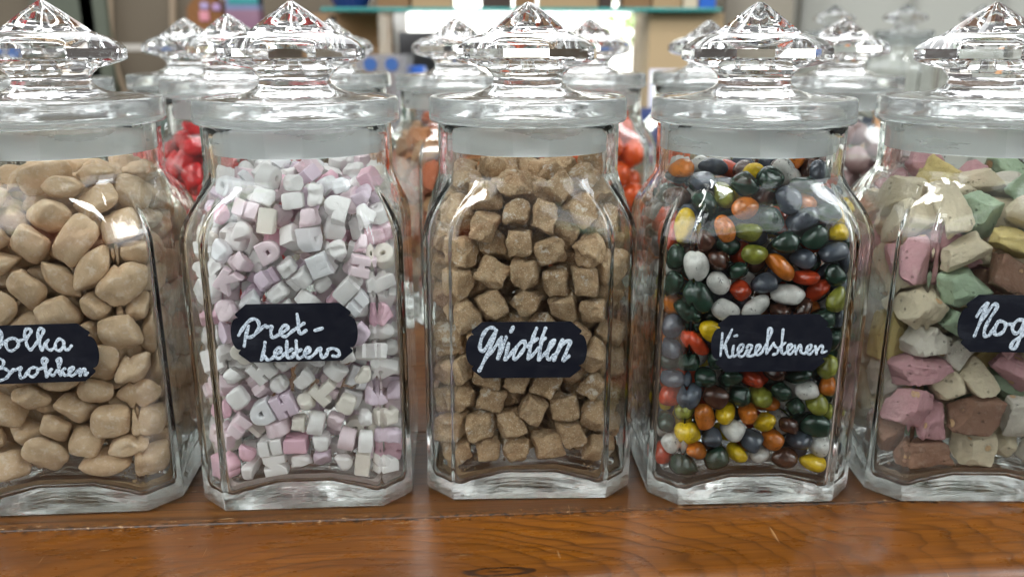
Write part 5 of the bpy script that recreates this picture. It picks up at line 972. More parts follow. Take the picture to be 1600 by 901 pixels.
  6, -350, -297, 663, 56, 26, -8, 78, 1, 1, -31, -306, 901, 41, 23, -72, 50, 1, 4, -260, -355, 554, 35, 9, -93, 7, 1, 0, 83, -341, 925, 27, -71, -61, 23, 1, 2, 219, 238, 830, 3, -90, 34, 26, 1, 4, 242, -340, 607, 50, 61, -47, 40, 1,
  2, 234, -237, 665, 87, 49, -5, -10, 1, 3, -327, -52, 808, 8, 20, 38, 90, 1, 6, -433, 400, 853, 6, -54, 35, -76, 1, 6, -399, -128, 920, 30, -86, 28, 29, 1, 3, 223, 340, 1078, 43, 70, -27, -49, 1, 6, -372, -9, 1529, 8, 77, -64, -2, 1,
  4, 185, -255, 842, 82, 45, 22, 30, 1, 7, -252, -173, 1424, 15, 92, -13, 32, 1, 0, -240, -273, 1358, 61, 0, -13, -78, 1, 1, 168, -271, 1369, 27, -77, -54, -22, 1, 7, 231, 298, 1287, 87, 2, -6, 49, 1, 5, 213, 246, 1379, 4, 59, 81, -1, 1,
  1, 356, -211, 1467, 17, -18, 96, 15, 1, 5, -318, -112, 1130, 63, -76, 11, 0, 1, 0, 108, -224, 1514, 3, -48, 69, 54, 1, 5, 283, -105, 1697, 95, -21, -24, 6, 1, 5, -72, 314, 388, 93, 11, -35, -1, 0, 6, 265, 172, 351, 69, 53, 12, -47, 0,
  4, 308, 73, 267, 78, -36, -33, 40, 0, 7, 327, 47, 371, 52, -6, 3, -85, 0, 4, 141, -304, 271, 53, -46, 23, -68, 0, 2, -279, -163, 261, 59, 42, 51, 46, 0, 6, 114, 447, 360, 50, 18, 55, 65, 0, 1, -366, 464, 212, 65, -42, 56, 29, 0,
  3, 0, -318, 272, 79, 57, -14, 18, 0, 4, -350, -55, 259, 67, -62, -24, 34, 0, 7, -327, 342, 247, 1, -86, 18, -48, 0, 5, 124, 321, 254, 60, 0, -25, -76, 0, 6, 454, -226, 227, 45, -56, 66, -20, 0, 7, 257, -158, 510, 34, -67, -2, 66, 0,
  0, -384, 436, 352, 37, 56, 29, 68, 0, 2, 463, -172, 516, 56, -32, 60, -47, 0, 7, 430, -214, 747, 76, 62, 18, 3, 0, 0, 373, -278, 301, 20, -89, 40, 10, 0, 3, 441, -230, 398, 2, 11, 96, 26, 0, 6, -322, 15, 359, 53, -31, -11, -78, 0,
  7, 216, 249, 283, 48, -10, 79, -35, 0, 2, 204, 246, 516, 57, 81, 4, -13, 0, 4, -395, 428, 635, 52, 54, 58, 32, 0, 3, -319, 103, 260, 3, 20, -81, -55, 0, 4, -402, -151, 524, 91, 1, -15, -38, 0, 1, 298, -153, 372, 89, -30, 24, -25, 0,
  3, -335, -283, 246, 24, 15, 61, 74, 0, 5, -363, 272, 375, 61, 11, -46, -63, 0, 6, 361, -119, 562, 57, -43, 23, 66, 0, 0, 52, 325, 346, 73, -25, -14, -62, 0, 2, 216, -248, 339, 18, 6, 91, 36, 0, 6, 12, 334, 596, 82, 14, -17, -52, 0,
  0, 103, 445, 491, 20, -94, -22, 18, 0, 7, 331, -240, 453, 32, -16, 93, 6, 0, 1, -361, 308, 792, 55, -44, -55, 45, 0, 0, -400, 410, 508, 67, -24, -36, 60, 0, 5, -252, -207, 458, 34, 4, 11, 93, 0, 7, 57, 334, 792, 74, -43, 15, -50, 0,
  0, -318, -134, 363, 15, 93, 35, 3, 0, 0, 181, 282, 409, 23, -45, 86, 12, 0, 3, 394, -106, 759, 34, 90, 23, -17, 0, 5, -234, -249, 347, 83, 14, -12, 53, 0, 0, -354, -27, 556, 7, 95, -22, 21, 0, 2, 287, 137, 468, 8, -31, -94, -8, 0,
  5, 124, 389, 705, 3, 71, -67, -22, 0, 6, -238, -231, 1162, 72, 34, 35, 49, 0, 7, 310, -155, 695, 3, 28, 46, 84, 0, 3, -266, -165, 855, 30, -83, 43, 18, 0, 7, 25, 345, 966, 21, 70, 67, -14, 0, 2, -309, 228, 878, 10, 8, -89, 43, 0,
  4, 454, -154, 869, 0, -57, 37, 73, 0, 5, 436, -229, 628, 13, 25, -95, 17, 0, 6, -326, 65, 755, 42, -28, -51, 69, 0, 0, -331, -251, 556, 49, -71, -48, -17, 0, 4, 464, -41, 958, 63, 10, 77, 1, 0, 7, 247, 204, 923, 14, -83, 48, 26, 0,
  5, 268, 152, 589, 51, 72, -32, -36, 0, 1, 170, 282, 747, 81, 33, 2, 48, 0, 3, 444, -212, 1156, 7, -25, -93, 25, 0, 6, 264, 212, 696, 93, 9, 26, 25, 0, 4, -313, -47, 937, 10, 47, 57, -66, 0, 5, -352, 287, 540, 55, -61, -39, 42, 0,
  1, -115, 304, 591, 26, -15, 11, -95, 0, 7, 246, -246, 1199, 28, 51, 77, 28, 0, 1, 362, -300, 1385, 66, 43, -54, -30, 0, 0, -379, 434, 1077, 16, -80, -54, 19, 0, 2, -304, 307, 1714, 15, -13, 80, -57, 0, 4, -352, -178, 774, 49, 61, -50, -36, 0,
  6, 113, 395, 596, 76, -33, 36, -42, 0, 0, 50, 439, 1138, 26, 73, 63, 8, 0, 4, -338, 53, 634, 10, 9, -94, 30, 0, 1, -186, -255, 542, 90, -6, 23, -35, 0, 3, 456, -219, 1291, 13, -58, -76, -27, 0, 5, -326, 350, 1302, 98, 10, 9, -16, 0,
  7, 325, 119, 971, 87, -39, 24, 20, 0, 1, -176, -264, 741, 66, 1, 48, 58, 0, 6, -291, -168, 989, 84, -44, -23, 21, 0, 1, -218, -252, 991, 19, -17, 60, -76, 0, 2, 259, 213, 1046, 3, -98, -12, 16, 0, 3, 287, -161, 828, 45, 23, 60, 62, 0,
  6, -322, 0, 1059, 29, 68, 68, -1, 0, 1, 163, 351, 1208, 1, -4, 6, -100, 0, 5, 305, 124, 793, 7, 58, -78, 21, 0, 6, -283, 441, 1431, 73, 6, 6, 67, 0, 0, -410, 186, 781, 31, 94, -12, -3, 0, 6, -333, -278, 875, 28, 96, -3, 7, 0,
  7, 434, -143, 1057, 29, 1, -94, -18, 0, 1, -187, -268, 884, 9, 96, -8, 25, 0, 6, -337, 296, 1589, 28, 34, 58, 68, 0, 6, 307, -144, 1012, 94, 23, -8, -22, 0, 3, 144, 306, 992, 44, 57, 57, 41, 0, 4, -353, 455, 946, 34, -7, 86, -37, 0,
  2, 2, 418, 1708, 28, -16, -87, -38, 0, 3, 353, -103, 909, 4, -72, 69, -7, 0, 7, 112, 323, 880, 20, 72, -67, -6, 0, 0, 99, 316, 1102, 37, 30, 88, 4, 0, 6, -390, 444, 1381, 19, -46, 32, -80, 0, 5, 338, -15, 1008, 22, -11, -46, -85, 0,
  6, -317, -102, 1247, 15, 98, 2, 9, 0, 1, 461, -228, 952, 59, 25, 25, -73, 0, 5, 112, 312, 1303, 84, -27, -42, 20, 0, 3, -329, 46, 1286, 16, -86, 47, -13, 0, 0, -326, 96, 1417, 38, -68, 61, -14, 0, 5, -49, 303, 877, 75, 65, 9, 9, 0,
  6, -357, 265, 1049, 59, -40, 69, -8, 0, 7, -289, 212, 1496, 46, 78, -18, 38, 0, 3, -345, 333, 925, 51, -31, 38, 70, 0, 6, -172, 370, 1739, 2, -16, 99, -2, 0, 7, 303, -112, 1131, 66, -27, -12, -69, 0, 2, -149, 237, 1472, 98, 11, 0, 18, 0,
  3, 316, -26, 1203, 32, 48, -81, -13, 0, 0, 427, 111, 1641, 42, -47, -14, -76, 0, 2, -264, 389, 1639, 9, 11, 33, -93, 0, 6, -415, 245, 1313, 3, 2, -96, 29, 0, 7, -334, 137, 974, 41, 31, 64, 57, 0, 5, -32, 332, 1101, 19, 83, -26, -46, 0,
  6, 327, 64, 1091, 1, -98, -3, 22, 0, 0, 227, 234, 1175, 64, -38, 15, -65, 0, 0, 255, -225, 946, 92, -32, 8, -21, 0, 1, 134, 235, 1470, 29, 41, -85, 17, 0, 2, -194, 123, 1755, 77, -33, -16, 51, 0, 6, 417, -143, 1399, 38, 90, -22, -7, 0,
  3, -404, 269, 1189, 60, 0, -51, 62, 0, 7, 320, 126, 1204, 20, -38, 87, -23, 0, 1, -240, 227, 1690, 41, 24, 86, -19, 0, 3, 460, -37, 1453, 59, 52, -48, -39, 0, 7, 462, -137, 1540, 21, 66, 22, 68, 0, 5, -363, 125, 1588, 29, -18, 4, -94, 0,
  3, 356, 164, 1742, 20, 8, 68, -70, 0, 1, 23, 388, 1319, 93, 18, -13, 29, 0, 4, 88, 348, 1416, 1, -99, 0, -12, 0, 5, 286, 174, 1303, 93, 24, -26, 12, 0, 2, 362, -174, 1607, 46, 20, 69, -53, 0, 6, 4, -221, 1597, 51, 49, -38, -60, 0,
  0, -364, -152, 1468, 79, -13, -50, 33, 0, 1, 336, -202, 1246, 46, 42, -78, 10, 0, 0, -340, 12, 1178, 15, 90, 39, -11, 0, 2, -247, 115, 1641, 13, 56, 81, -7, 0, 3, 229, -204, 1607, 76, 38, 6, 52, 0, 4, -11, 316, 1221, 58, 79, 20, -3, 0,
  4, -57, 312, 1706, 22, -29, -80, 48, 0, 6, 8, 287, 1484, 87, -37, 22, -22, 0, 6, 348, -89, 1517, 4, -25, 54, -80, 0, 2, 109, -269, 1650, 57, 5, -53, -63, 0, 4, -236, 121, 1511, 76, -55, 8, 34, 0, 4, -314, 138, 1195, 1, 4, -100, -3, 0,
  0, 221, -233, 1718, 82, 5, 6, 57, 0, 0, -196, -21, 1700, 42, 7, 23, 87, 0, 1, -46, 222, 1565, 98, 20, -8, -6, 0, 6, -51, 324, 1378, 78, 9, 25, -57, 0, 0, 323, -13, 1614, 15, 4, 8, 98, 0, 0, 22, -215, 1721, 78, 3, -25, 57, 0,
  5, 119, 366, 1726, 25, 53, -80, -15, 0, 2, -288, -33, 1449, 22, 77, 40, 45, 0, 3, -218, 5, 1575, 89, -18, -39, 12, 0, 5, 163, -36, 1724, 74, 37, 23, -51, 0, 1, -211, -108, 1615, 3, -93, 7, 35, 0, 7, 67, 233, 1755, 54, 16, 31, 77, 0,
  7, 127, 117, 1692, 14, -3, 9, -98, 0, 0, -113, 86, 1689, 88, -11, -44, -11, 0, 0, -89, -125, 1667, 43, -82, 35, -14, 0, 2, 14, 183, 1661, 49, 2, 1, -87, 0, 0, 198, -97, 1576, 12, -63, 53, 55, 0, 7, 43, -46, 1750, 71, -12, 2, 69, 0,
  0, 228, -188, 1473, 22, -70, 59, -33, 0, 6, 281, -181, 1363, 1, -28, -95, 9, 0, 4, 108, -142, 1664, 19, -8, -76, 61, 0,
 ],
 'noga': [
  4, -395, -391, 504, 40, -43, -41, 70, 255, 10, -38, -440, 479, 71, -71, 1, 1, 255, 6, -413, -315, 1312, 58, 28, -48, 59, 255, 8, 45, -424, 1265, 74, 63, 18, -15, 255, 4, -396, -367, 1082, 61, -27, -44, 61, 255, 9, -265, -367, 1597, 62, 18, -50, 58, 255,
  9, -212, -435, 1391, 23, -3, 97, 2, 249, 2, -173, -419, 1195, 75, 64, -7, 14, 245, 9, -274, -417, 236, 9, 100, 2, 4, 231, 1, -339, -390, 733, 59, -19, -13, 78, 224, 0, -395, -179, 1506, 76, 17, -55, -30, 216, 3, -11, -441, 278, 97, 21, 4, -6, 215,
  9, -336, -375, 866, 36, 52, 73, 26, 213, 10, 122, -424, 957, 50, 23, 81, -19, 195, 7, -158, -410, 969, 2, 96, -1, -27, 189, 2, -394, -20, 1602, 32, 57, 34, -68, 187, 7, -400, -201, 858, 37, 58, -44, 58, 186, 3, -19, -402, 663, 24, -33, -74, -53, 181,
  0, -88, -260, 1550, 27, 70, -40, 52, 180, 8, -96, 154, 1678, 34, 7, -49, 80, 168, 0, -410, -268, 285, 30, -60, 17, -72, 154, 6, 181, -401, 727, 23, 33, 9, 91, 146, 6, -439, -97, 465, 56, -19, -53, 61, 145, 3, 29, -56, 1722, 13, -16, -46, 86, 144,
  1, 243, -459, 470, 6, -3, -85, 51, 142, 1, 51, -395, 1455, 98, -11, 14, -3, 129, 5, -18, -367, 1049, 6, -82, -49, 28, 127, 10, -269, -337, 422, 52, 52, -50, -46, 122, 5, -172, -369, 602, 33, 81, 49, -1, 116, 0, -422, 87, 1313, 59, -41, -60, 36, 102,
  9, -430, -166, 1236, 68, 30, 28, -61, 100, 6, -421, -28, 908, 51, 57, -39, 51, 97, 6, -368, -182, 616, 94, 31, -9, 7, 92, 10, -150, -299, 817, 71, 16, -35, -59, 91, 2, -414, 213, 1502, 27, 63, 21, -70, 89, 1, -383, -63, 1117, 58, 22, -31, 72, 88,
  3, -425, 144, 858, 41, -58, 55, 44, 86, 9, -426, 17, 670, 71, -8, 13, 68, 85, 5, -438, 252, 297, 20, 66, 21, 69, 84, 6, 139, -376, 1593, 62, 76, -20, -7, 81, 1, 329, 284, 1700, 39, -56, 12, -72, 79, 10, -89, 382, 1715, 52, -75, 21, 35, 66,
  7, -244, 383, 1572, 49, 74, 42, -20, 62, 2, -410, 15, 296, 22, 34, 43, 81, 61, 3, 183, -296, 281, 59, 8, 28, -76, 52, 8, 181, 36, 1651, 27, -90, 32, -11, 49, 8, -198, -232, 1383, 0, -43, 4, -90, 43, 4, 243, -241, 1721, 49, -74, -12, -44, 43,
  4, -398, 146, 496, 16, 30, -58, 74, 39, 11, 109, 286, 1648, 80, -45, -40, -1, 37, 10, -344, 27, 1431, 41, -87, 19, 19, 36, 7, 391, -435, 296, 48, 62, -43, 45, 30, 8, -376, 371, 1347, 30, 70, 2, 65, 28, 9, -390, 177, 1120, 31, -63, -59, -39, 28,
  0, -319, 391, 1083, 75, -19, 3, -63, 28, 4, -183, -105, 1593, 38, 62, -68, 4, 28, 7, -17, -211, 1170, 5, -58, -79, 19, 25, 6, 207, -258, 585, 87, -38, 28, -16, 24, 3, 110, -179, 734, 13, 26, 0, -96, 21, 5, -422, 283, 755, 57, 41, -44, 56, 17,
  11, -417, 375, 532, 62, -20, 71, -27, 13, 11, -319, 232, 935, 37, 86, -10, -33, 13, 7, -164, -189, 1088, 6, 93, 24, -27, 13, 0, 126, -125, 1057, 87, 21, -31, -31, 13, 7, -111, -236, 350, 24, -71, -22, 62, 12, 10, 100, -220, 1350, 58, -81, 1, 11, 12,
  8, -210, -80, 310, 41, -43, 55, -58, 10, 2, 18, -160, 897, 7, 80, 56, -20, 9, 5, -34, -172, 564, 90, -29, -4, -32, 8, 2, -255, -45, 516, 64, 39, -56, -36, 6, 3, 116, -171, 1549, 11, 16, 73, 65, 6, 4, 346, -252, 735, 5, 15, -99, -1, 4,
  4, -81, 103, 507, 83, -19, -42, 30, 4, 3, -244, -99, 1271, 80, -21, 15, 55, 4, 2, -227, 272, 581, 47, 83, -30, -11, 3, 5, -196, 113, 1556, 93, -16, 22, 25, 3, 11, -224, -226, 958, 2, 94, 19, -27, 2, 5, 42, -248, 347, 43, 55, 39, 60, 1,
  1, 41, 27, 652, 98, 16, -2, -12, 1, 2, 338, -121, 1006, 30, 44, 0, -85, 1, 2, 108, -55, 1262, 10, -28, -94, -15, 1, 1, 448, 231, 276, 2, 67, -33, 67, 0, 5, -41, 182, 265, 16, 58, 80, 4, 0, 6, 132, -36, 290, 33, 87, 20, 30, 0,
  8, -69, 435, 317, 65, 74, -17, 7, 0, 10, 365, -25, 271, 47, -6, 4, -88, 0, 1, -232, 378, 446, 59, -12, -37, 71, 0, 2, -324, 375, 243, 49, -70, 52, 0, 0, 7, 188, 146, 433, 13, -22, -96, 10, 0, 0, 418, -95, 399, 38, 60, 30, 64, 0,
  3, 392, -367, 545, 48, -40, -27, -73, 0, 8, 420, -133, 592, 45, 60, 38, 54, 0, 0, -261, 166, 319, 19, -82, 38, -38, 0, 2, 257, -39, 640, 28, -50, 57, -59, 0, 8, 361, 181, 741, 8, -99, -3, -6, 0, 9, 2, 284, 505, 38, -68, -39, -49, 0,
  11, -254, 435, 720, 75, 56, 24, -27, 0, 0, 201, -175, 416, 39, 15, -25, 87, 0, 1, 39, -19, 421, 39, 82, 26, 33, 0, 5, -147, 403, 897, 23, 95, -18, 9, 0, 9, -200, 70, 649, 43, 73, -52, -12, 0, 0, 307, -177, 1263, 5, -43, 54, 72, 0,
  1, 390, 151, 915, 12, 13, 8, -98, 0, 2, 106, 228, 873, 7, 12, 49, 86, 0, 4, -46, 55, 819, 82, 29, -17, -47, 0, 11, 353, -427, 913, 50, -70, 8, 50, 0, 1, 459, -71, 859, 66, -8, 69, 27, 0, 3, -118, -124, 708, 34, -12, 55, -75, 0,
  4, -185, 24, 957, 20, 7, -94, 26, 0, 5, -100, 245, 986, 39, -83, 34, 20, 0, 8, -179, 95, 1128, 93, -26, 10, -24, 0, 10, 99, 93, 993, 41, -71, 57, 11, 0, 0, 167, -45, 827, 24, -90, 32, -18, 0, 3, 285, -310, 1106, 16, 28, -13, 94, 0,
  6, -256, -18, 824, 83, -9, -27, -48, 0, 7, 420, -23, 1693, 44, 55, 2, 71, 0, 10, 296, 355, 1500, 35, -54, -76, 2, 0, 11, 357, -381, 1287, 17, -24, 95, -6, 0, 5, 243, 221, 1153, 19, 87, 34, 31, 0, 7, 293, -243, 889, 17, 92, 33, -12, 0,
  11, -180, 375, 1225, 67, 51, -25, -48, 0, 3, 23, 424, 1524, 63, 77, 2, 6, 0, 4, -103, 412, 1358, 1, 100, 3, 2, 0, 2, -98, 45, 1358, 51, -34, -30, 73, 0, 4, 360, 84, 1062, 99, 6, -16, 0, 0, 5, 446, -300, 1094, 4, -73, 4, -69, 0,
  7, 397, 117, 1287, 46, 78, 26, 32, 0, 10, -214, 235, 1347, 32, -57, 69, 31, 0, 6, 346, -212, 1527, 80, -59, 2, 7, 0, 1, 53, -60, 1450, 26, -86, -42, -9, 0, 6, -12, 205, 1451, 87, 17, -25, -39, 0, 0, 325, -386, 1461, 14, 4, 48, 87, 0,
  7, 363, -80, 1428, 3, -2, -90, 44, 0, 8, 17, 144, 1205, 57, 23, 33, 71, 0, 7, 277, 92, 1518, 22, -92, 29, -18, 0,
 ],
 'red': [
  3, -449, -91, 1462, 31, -54, -36, 69, 70, 2, -384, -75, 1685, 65, -2, -2, 76, 69, 6, -131, -159, 1773, 88, -5, -34, 31, 64, 0, 8, -245, 1776, 66, -71, -24, 10, 64, 0, -238, -369, 1661, 62, 28, 10, -72, 63, 3, 131, -353, 1744, 99, -10, 3, 11, 59,
  5, -459, -89, 1227, 71, 10, -69, 4, 57, 0, -384, -272, 1598, 7, -53, 20, 82, 54, 0, -449, 198, 1501, 59, -3, 77, -22, 51, 5, -397, 42, 1556, 75, -58, 33, 1, 50, 2, -451, 54, 459, 38, 54, -49, -56, 39, 4, 277, -327, 1655, 51, -80, -24, -19, 39,
  3, -232, 261, 1756, 42, -33, -82, 23, 38, 2, -427, 95, 1088, 77, 8, 45, 45, 37, 3, -354, 181, 1702, 71, 51, 35, 33, 37, 2, 52, -367, 1600, 86, -36, -6, -36, 36, 7, -379, 122, 1327, 7, -9, -98, 16, 32, 3, -453, -85, 930, 63, -12, 77, 0, 31,
  4, -231, -10, 1693, 59, -28, 62, 44, 31, 5, 247, -229, 1793, 37, -11, 5, 92, 30, 7, -442, 59, 275, 56, -61, 37, -43, 29, 7, -461, 90, 856, 2, 66, -5, -75, 29, 3, -429, -227, 1343, 34, 22, -81, -41, 29, 3, -446, 351, 1374, 32, 69, 17, 63, 28,
  1, -426, 233, 1195, 35, 9, -90, -24, 27, 0, -335, 342, 1647, 22, -20, 82, -48, 25, 7, -415, 160, 642, 75, -21, -4, -62, 23, 7, -423, -47, 600, 9, 72, -68, -6, 16, 2, 200, -439, 1485, 28, -31, 62, 66, 12, 6, 18, 207, 1732, 0, -1, -79, -62, 11,
  4, -273, -114, 1565, 0, 1, 100, -4, 10, 0, -314, 361, 1463, 24, -1, -95, 20, 8, 1, 387, -324, 1533, 6, -74, -60, -29, 8, 3, -6, 50, 1764, 6, 36, -68, 64, 6, 0, -427, 238, 352, 31, 32, 70, 56, 5, 7, -275, 296, 1302, 19, 5, -83, -52, 5,
  5, 248, 239, 1762, 28, 25, -86, -34, 5, 5, 205, -20, 1777, 90, -23, 7, -37, 5, 3, -390, -358, 1415, 76, 24, 38, 47, 4, 5, -361, 44, 1224, 86, -6, 8, -50, 4, 2, -12, -196, 1610, 8, -21, 37, -90, 4, 4, 228, -187, 1656, 99, 0, 10, 1, 4,
  2, -174, -295, 1554, 83, -43, 10, -34, 4, 4, 374, 80, 1763, 67, -7, -4, 73, 4, 4, -454, -286, 1165, 27, 75, -23, -56, 3, 0, -17, 347, 1677, 2, 69, -53, -49, 3, 5, -346, -43, 1348, 37, -71, 56, 23, 2, 1, 68, -68, 1704, 67, -31, 13, 66, 2,
  0, 253, -22, 1588, 36, 22, -83, -36, 2, 6, -297, -210, 1429, 19, -70, -59, 35, 1, 3, -305, -443, 248, 18, -1, 54, -82, 0, 2, -407, -393, 397, 64, -67, 14, -35, 0, 3, -216, -369, 406, 10, -91, -35, 22, 0, 0, -109, -459, 313, 72, -60, 17, 29, 0,
  0, -314, -423, 570, 95, 12, 29, 6, 0, 5, -48, -430, 455, 10, 56, 70, -43, 0, 4, -439, -364, 734, 48, 13, 82, 27, 0, 6, -401, -413, 958, 46, 60, 17, -63, 0, 4, -150, -432, 638, 26, 2, 41, 87, 0, 6, -128, -426, 988, 55, -71, -42, -12, 0,
  6, -267, -413, 794, 23, -35, -71, 56, 0, 7, -85, -422, 1227, 6, 53, 64, -55, 0, 2, -28, -425, 860, 94, 9, -32, -9, 0, 6, 394, -421, 1250, 55, 73, -4, 40, 0, 3, -364, -406, 1242, 16, -96, 23, -4, 0, 1, -431, 316, 1033, 80, 46, -21, -33, 0,
  3, 60, -439, 1096, 46, 67, 56, -16, 0, 0, -245, -462, 1121, 22, -28, 70, 62, 0, 2, -221, -435, 1367, 9, -5, 99, -7, 0, 5, -255, -420, 1504, 8, -1, 23, 97, 0, 2, 265, -416, 1337, 9, 87, 1, 48, 0, 3, 101, -312, 1425, 26, 0, -52, 82, 0,
  2, -377, 419, 1229, 25, 52, 25, -78, 0, 5, 441, -307, 1386, 17, 67, -69, 21, 0, 6, -35, -416, 1467, 8, 50, 72, -47, 0, 2, 86, -407, 1275, 13, 87, 23, -42, 0,
 ],
 'chunk': [
  6, -413, -315, 1312, 58, 28, -48, 59, 98, 6, 139, -376, 1593, 62, 76, -20, -7, 95, 9, -265, -367, 1597, 62, 18, -50, 58, 92, 0, -395, -179, 1506, 76, 17, -55, -30, 73, 7, -400, -201, 858, 37, 58, -44, 58, 70, 4, 243, -241, 1721, 49, -74, -12, -44, 69,
  2, -394, -20, 1602, 32, 57, 34, -68, 64, 0, -88, -260, 1550, 27, 70, -40, 52, 59, 8, -96, 154, 1678, 34, 7, -49, 80, 52, 6, -439, -97, 465, 56, -19, -53, 61, 51, 4, -396, -367, 1082, 61, -27, -44, 61, 48, 0, -410, -268, 285, 30, -60, 17, -72, 45,
  3, 29, -56, 1722, 13, -16, -46, 86, 43, 0, -422, 87, 1313, 59, -41, -60, 36, 39, 3, -425, 144, 858, 41, -58, 55, 44, 38, 9, -430, -166, 1236, 68, 30, 28, -61, 38, 6, -421, -28, 908, 51, 57, -39, 51, 37, 9, -426, 17, 670, 71, -8, 13, 68, 35,
  6, -368, -182, 616, 94, 31, -9, 7, 35, 2, -414, 213, 1502, 27, 63, 21, -70, 34, 1, -383, -63, 1117, 58, 22, -31, 72, 31, 2, -410, 15, 296, 22, 34, 43, 81, 26, 5, -438, 252, 297, 20, 66, 21, 69, 26, 1, 329, 284, 1700, 39, -56, 12, -72, 26,
  1, -339, -390, 733, 59, -19, -13, 78, 24, 4, -395, -391, 504, 40, -43, -41, 70, 23, 9, -212, -435, 1391, 23, -3, 97, 2, 22, 10, -89, 382, 1715, 52, -75, 21, 35, 22, 7, -244, 383, 1572, 49, 74, 42, -20, 18, 4, -398, 146, 496, 16, 30, -58, 74, 16,
  6, 346, -212, 1527, 80, -59, 2, 7, 16, 1, 51, -395, 1455, 98, -11, 14, -3, 15, 10, -344, 27, 1431, 41, -87, 19, 19, 13, 0, 325, -386, 1461, 14, 4, 48, 87, 13, 9, -336, -375, 866, 36, 52, 73, 26, 12, 9, -390, 177, 1120, 31, -63, -59, -39, 12,
  0, -319, 391, 1083, 75, -19, 3, -63, 12, 8, -376, 371, 1347, 30, 70, 2, 65, 11, 8, 181, 36, 1651, 27, -90, 32, -11, 11, 8, -198, -232, 1383, 0, -43, 4, -90, 10, 11, 109, 286, 1648, 80, -45, -40, -1, 9, 5, -422, 283, 755, 57, 41, -44, 56, 5,
  4, -183, -105, 1593, 38, 62, -68, 4, 5, 11, -319, 232, 935, 37, 86, -10, -33, 4, 7, 420, -23, 1693, 44, 55, 2, 71, 4, 11, -417, 375, 532, 62, -20, 71, -27, 3, 3, -244, -99, 1271, 80, -21, 15, 55, 3, 3, 116, -171, 1549, 11, 16, 73, 65, 2,
  5, -196, 113, 1556, 93, -16, 22, 25, 2, 3, -11, -441, 278, 97, 21, 4, -6, 0, 1, 243, -459, 470, 6, -3, -85, 51, 0, 10, -38, -440, 479, 71, -71, 1, 1, 0, 3, -19, -402, 663, 24, -33, -74, -53, 0, 4, 346, -252, 735, 5, 15, -99, -1, 0,
  7, -158, -410, 969, 2, 96, -1, -27, 0, 10, 122, -424, 957, 50, 23, 81, -19, 0, 8, 45, -424, 1265, 74, 63, 18, -15, 0, 11, 353, -427, 913, 50, -70, 8, 50, 0, 2, -173, -419, 1195, 75, 64, -7, 14, 0, 6, 181, -401, 727, 23, 33, 9, 91, 0,
  3, 285, -310, 1106, 16, 28, -13, 94, 0, 11, 357, -381, 1287, 17, -24, 95, -6, 0, 5, -18, -367, 1049, 6, -82, -49, 28, 0, 5, 446, -300, 1094, 4, -73, 4, -69, 0, 7, -17, -211, 1170, 5, -58, -79, 19, 0,
 ],
 'orange': [
  1, 343, -393, 1049, 64, -34, -66, -20, 80, 0, 196, -393, 1255, 65, -16, 71, -20, 80, 3, 353, -353, 1448, 42, -84, -30, 15, 79, 0, 262, -275, 1680, 12, 97, -17, 15, 76, 2, 114, -388, 1513, 66, 15, 74, -6, 74, 2, -123, -371, 1587, 44, -23, -3, -87, 71,
  1, -369, -240, 1578, 2, -96, 6, -28, 67, 0, 391, -345, 563, 65, -71, 16, 22, 66, 2, 395, -327, 813, 21, 55, -4, 81, 63, 1, -342, 121, 1680, 34, -48, -79, 17, 57, 3, -161, -125, 1663, 26, 39, -86, -19, 46, 1, 298, -20, 1745, 87, -39, -6, -30, 39,
  2, 264, 228, 1750, 26, -67, -65, -23, 35, 2, -392, -13, 1474, 62, -17, 75, -16, 27, 1, 251, -393, 358, 61, -61, 45, -24, 26, 0, 135, -94, 1568, 63, -24, -53, 51, 24, 1, 393, -170, 1158, 66, -70, 8, 28, 22, 3, 162, -394, 874, 78, -34, 53, -2, 21,
  0, -72, 110, 1681, 45, 12, -84, -30, 17, 1, -362, 296, 1496, 10, -23, 65, -72, 16, 0, 384, -116, 1528, 73, -2, -61, 31, 15, 2, -195, 318, 1684, 34, -36, -87, -6, 15, 0, 393, -184, 368, 42, -54, 24, 68, 12, 1, 49, 358, 1671, 52, 26, -35, 73, 12,
  3, -284, -394, 1397, 85, -2, 16, -50, 12, 2, 395, -29, 603, 11, -48, -32, -81, 10, 0, 182, -74, 1058, 33, -54, 77, -3, 10, 3, 216, -155, 1337, 32, 1, 94, 8, 7, 1, 191, -161, 663, 23, 1, -92, -31, 6, 1, -144, -186, 1419, 47, -9, -80, 36, 4,
  1, -183, 124, 1454, 75, 36, 9, -55, 3, 3, 137, 157, 1547, 6, 69, -5, 72, 3, 1, 393, 25, 1318, 59, -50, -62, -14, 3, 2, 395, -88, 879, 42, -64, -34, -55, 2, 2, 395, 70, 1071, 74, -41, -53, 8, 2, 1, -393, 155, 1289, 39, -65, 61, -22, 2,
  2, -46, -395, 1322, 51, -32, -15, 78, 2, 1, 2, -175, 1205, 13, 95, 7, -27, 1, 3, 137, -394, 583, 61, -29, 62, -41, 0, 0, -393, 343, 770, 12, 85, -51, 12, 0, 2, -199, -395, 949, 78, 22, 41, -42, 0, 2, -175, -154, 1029, 24, -90, 33, 13, 0,
  1, -393, -41, 1096, 35, -20, -91, 11, 0, 1, -393, -10, 372, 46, -35, -4, 81, 0, 3, -53, -394, 746, 35, -78, -53, 1, 0, 0, -393, -236, 936, 11, 84, -54, -3, 0, 2, -359, -380, 1138, 35, 69, -42, 47, 0, 2, -344, -395, 337, 30, 78, 49, -24, 0,
  3, -394, 166, 570, 13, -12, -67, -72, 0, 3, -394, 158, 941, 58, -36, 60, -41, 0, 3, -394, -191, 1298, 39, -25, -49, 74, 0, 1, -393, -249, 542, 28, 2, -66, -69, 0, 1, -343, -393, 744, 20, 78, -59, -8, 0, 1, 15, -393, 1079, 65, 58, 36, 34, 0,
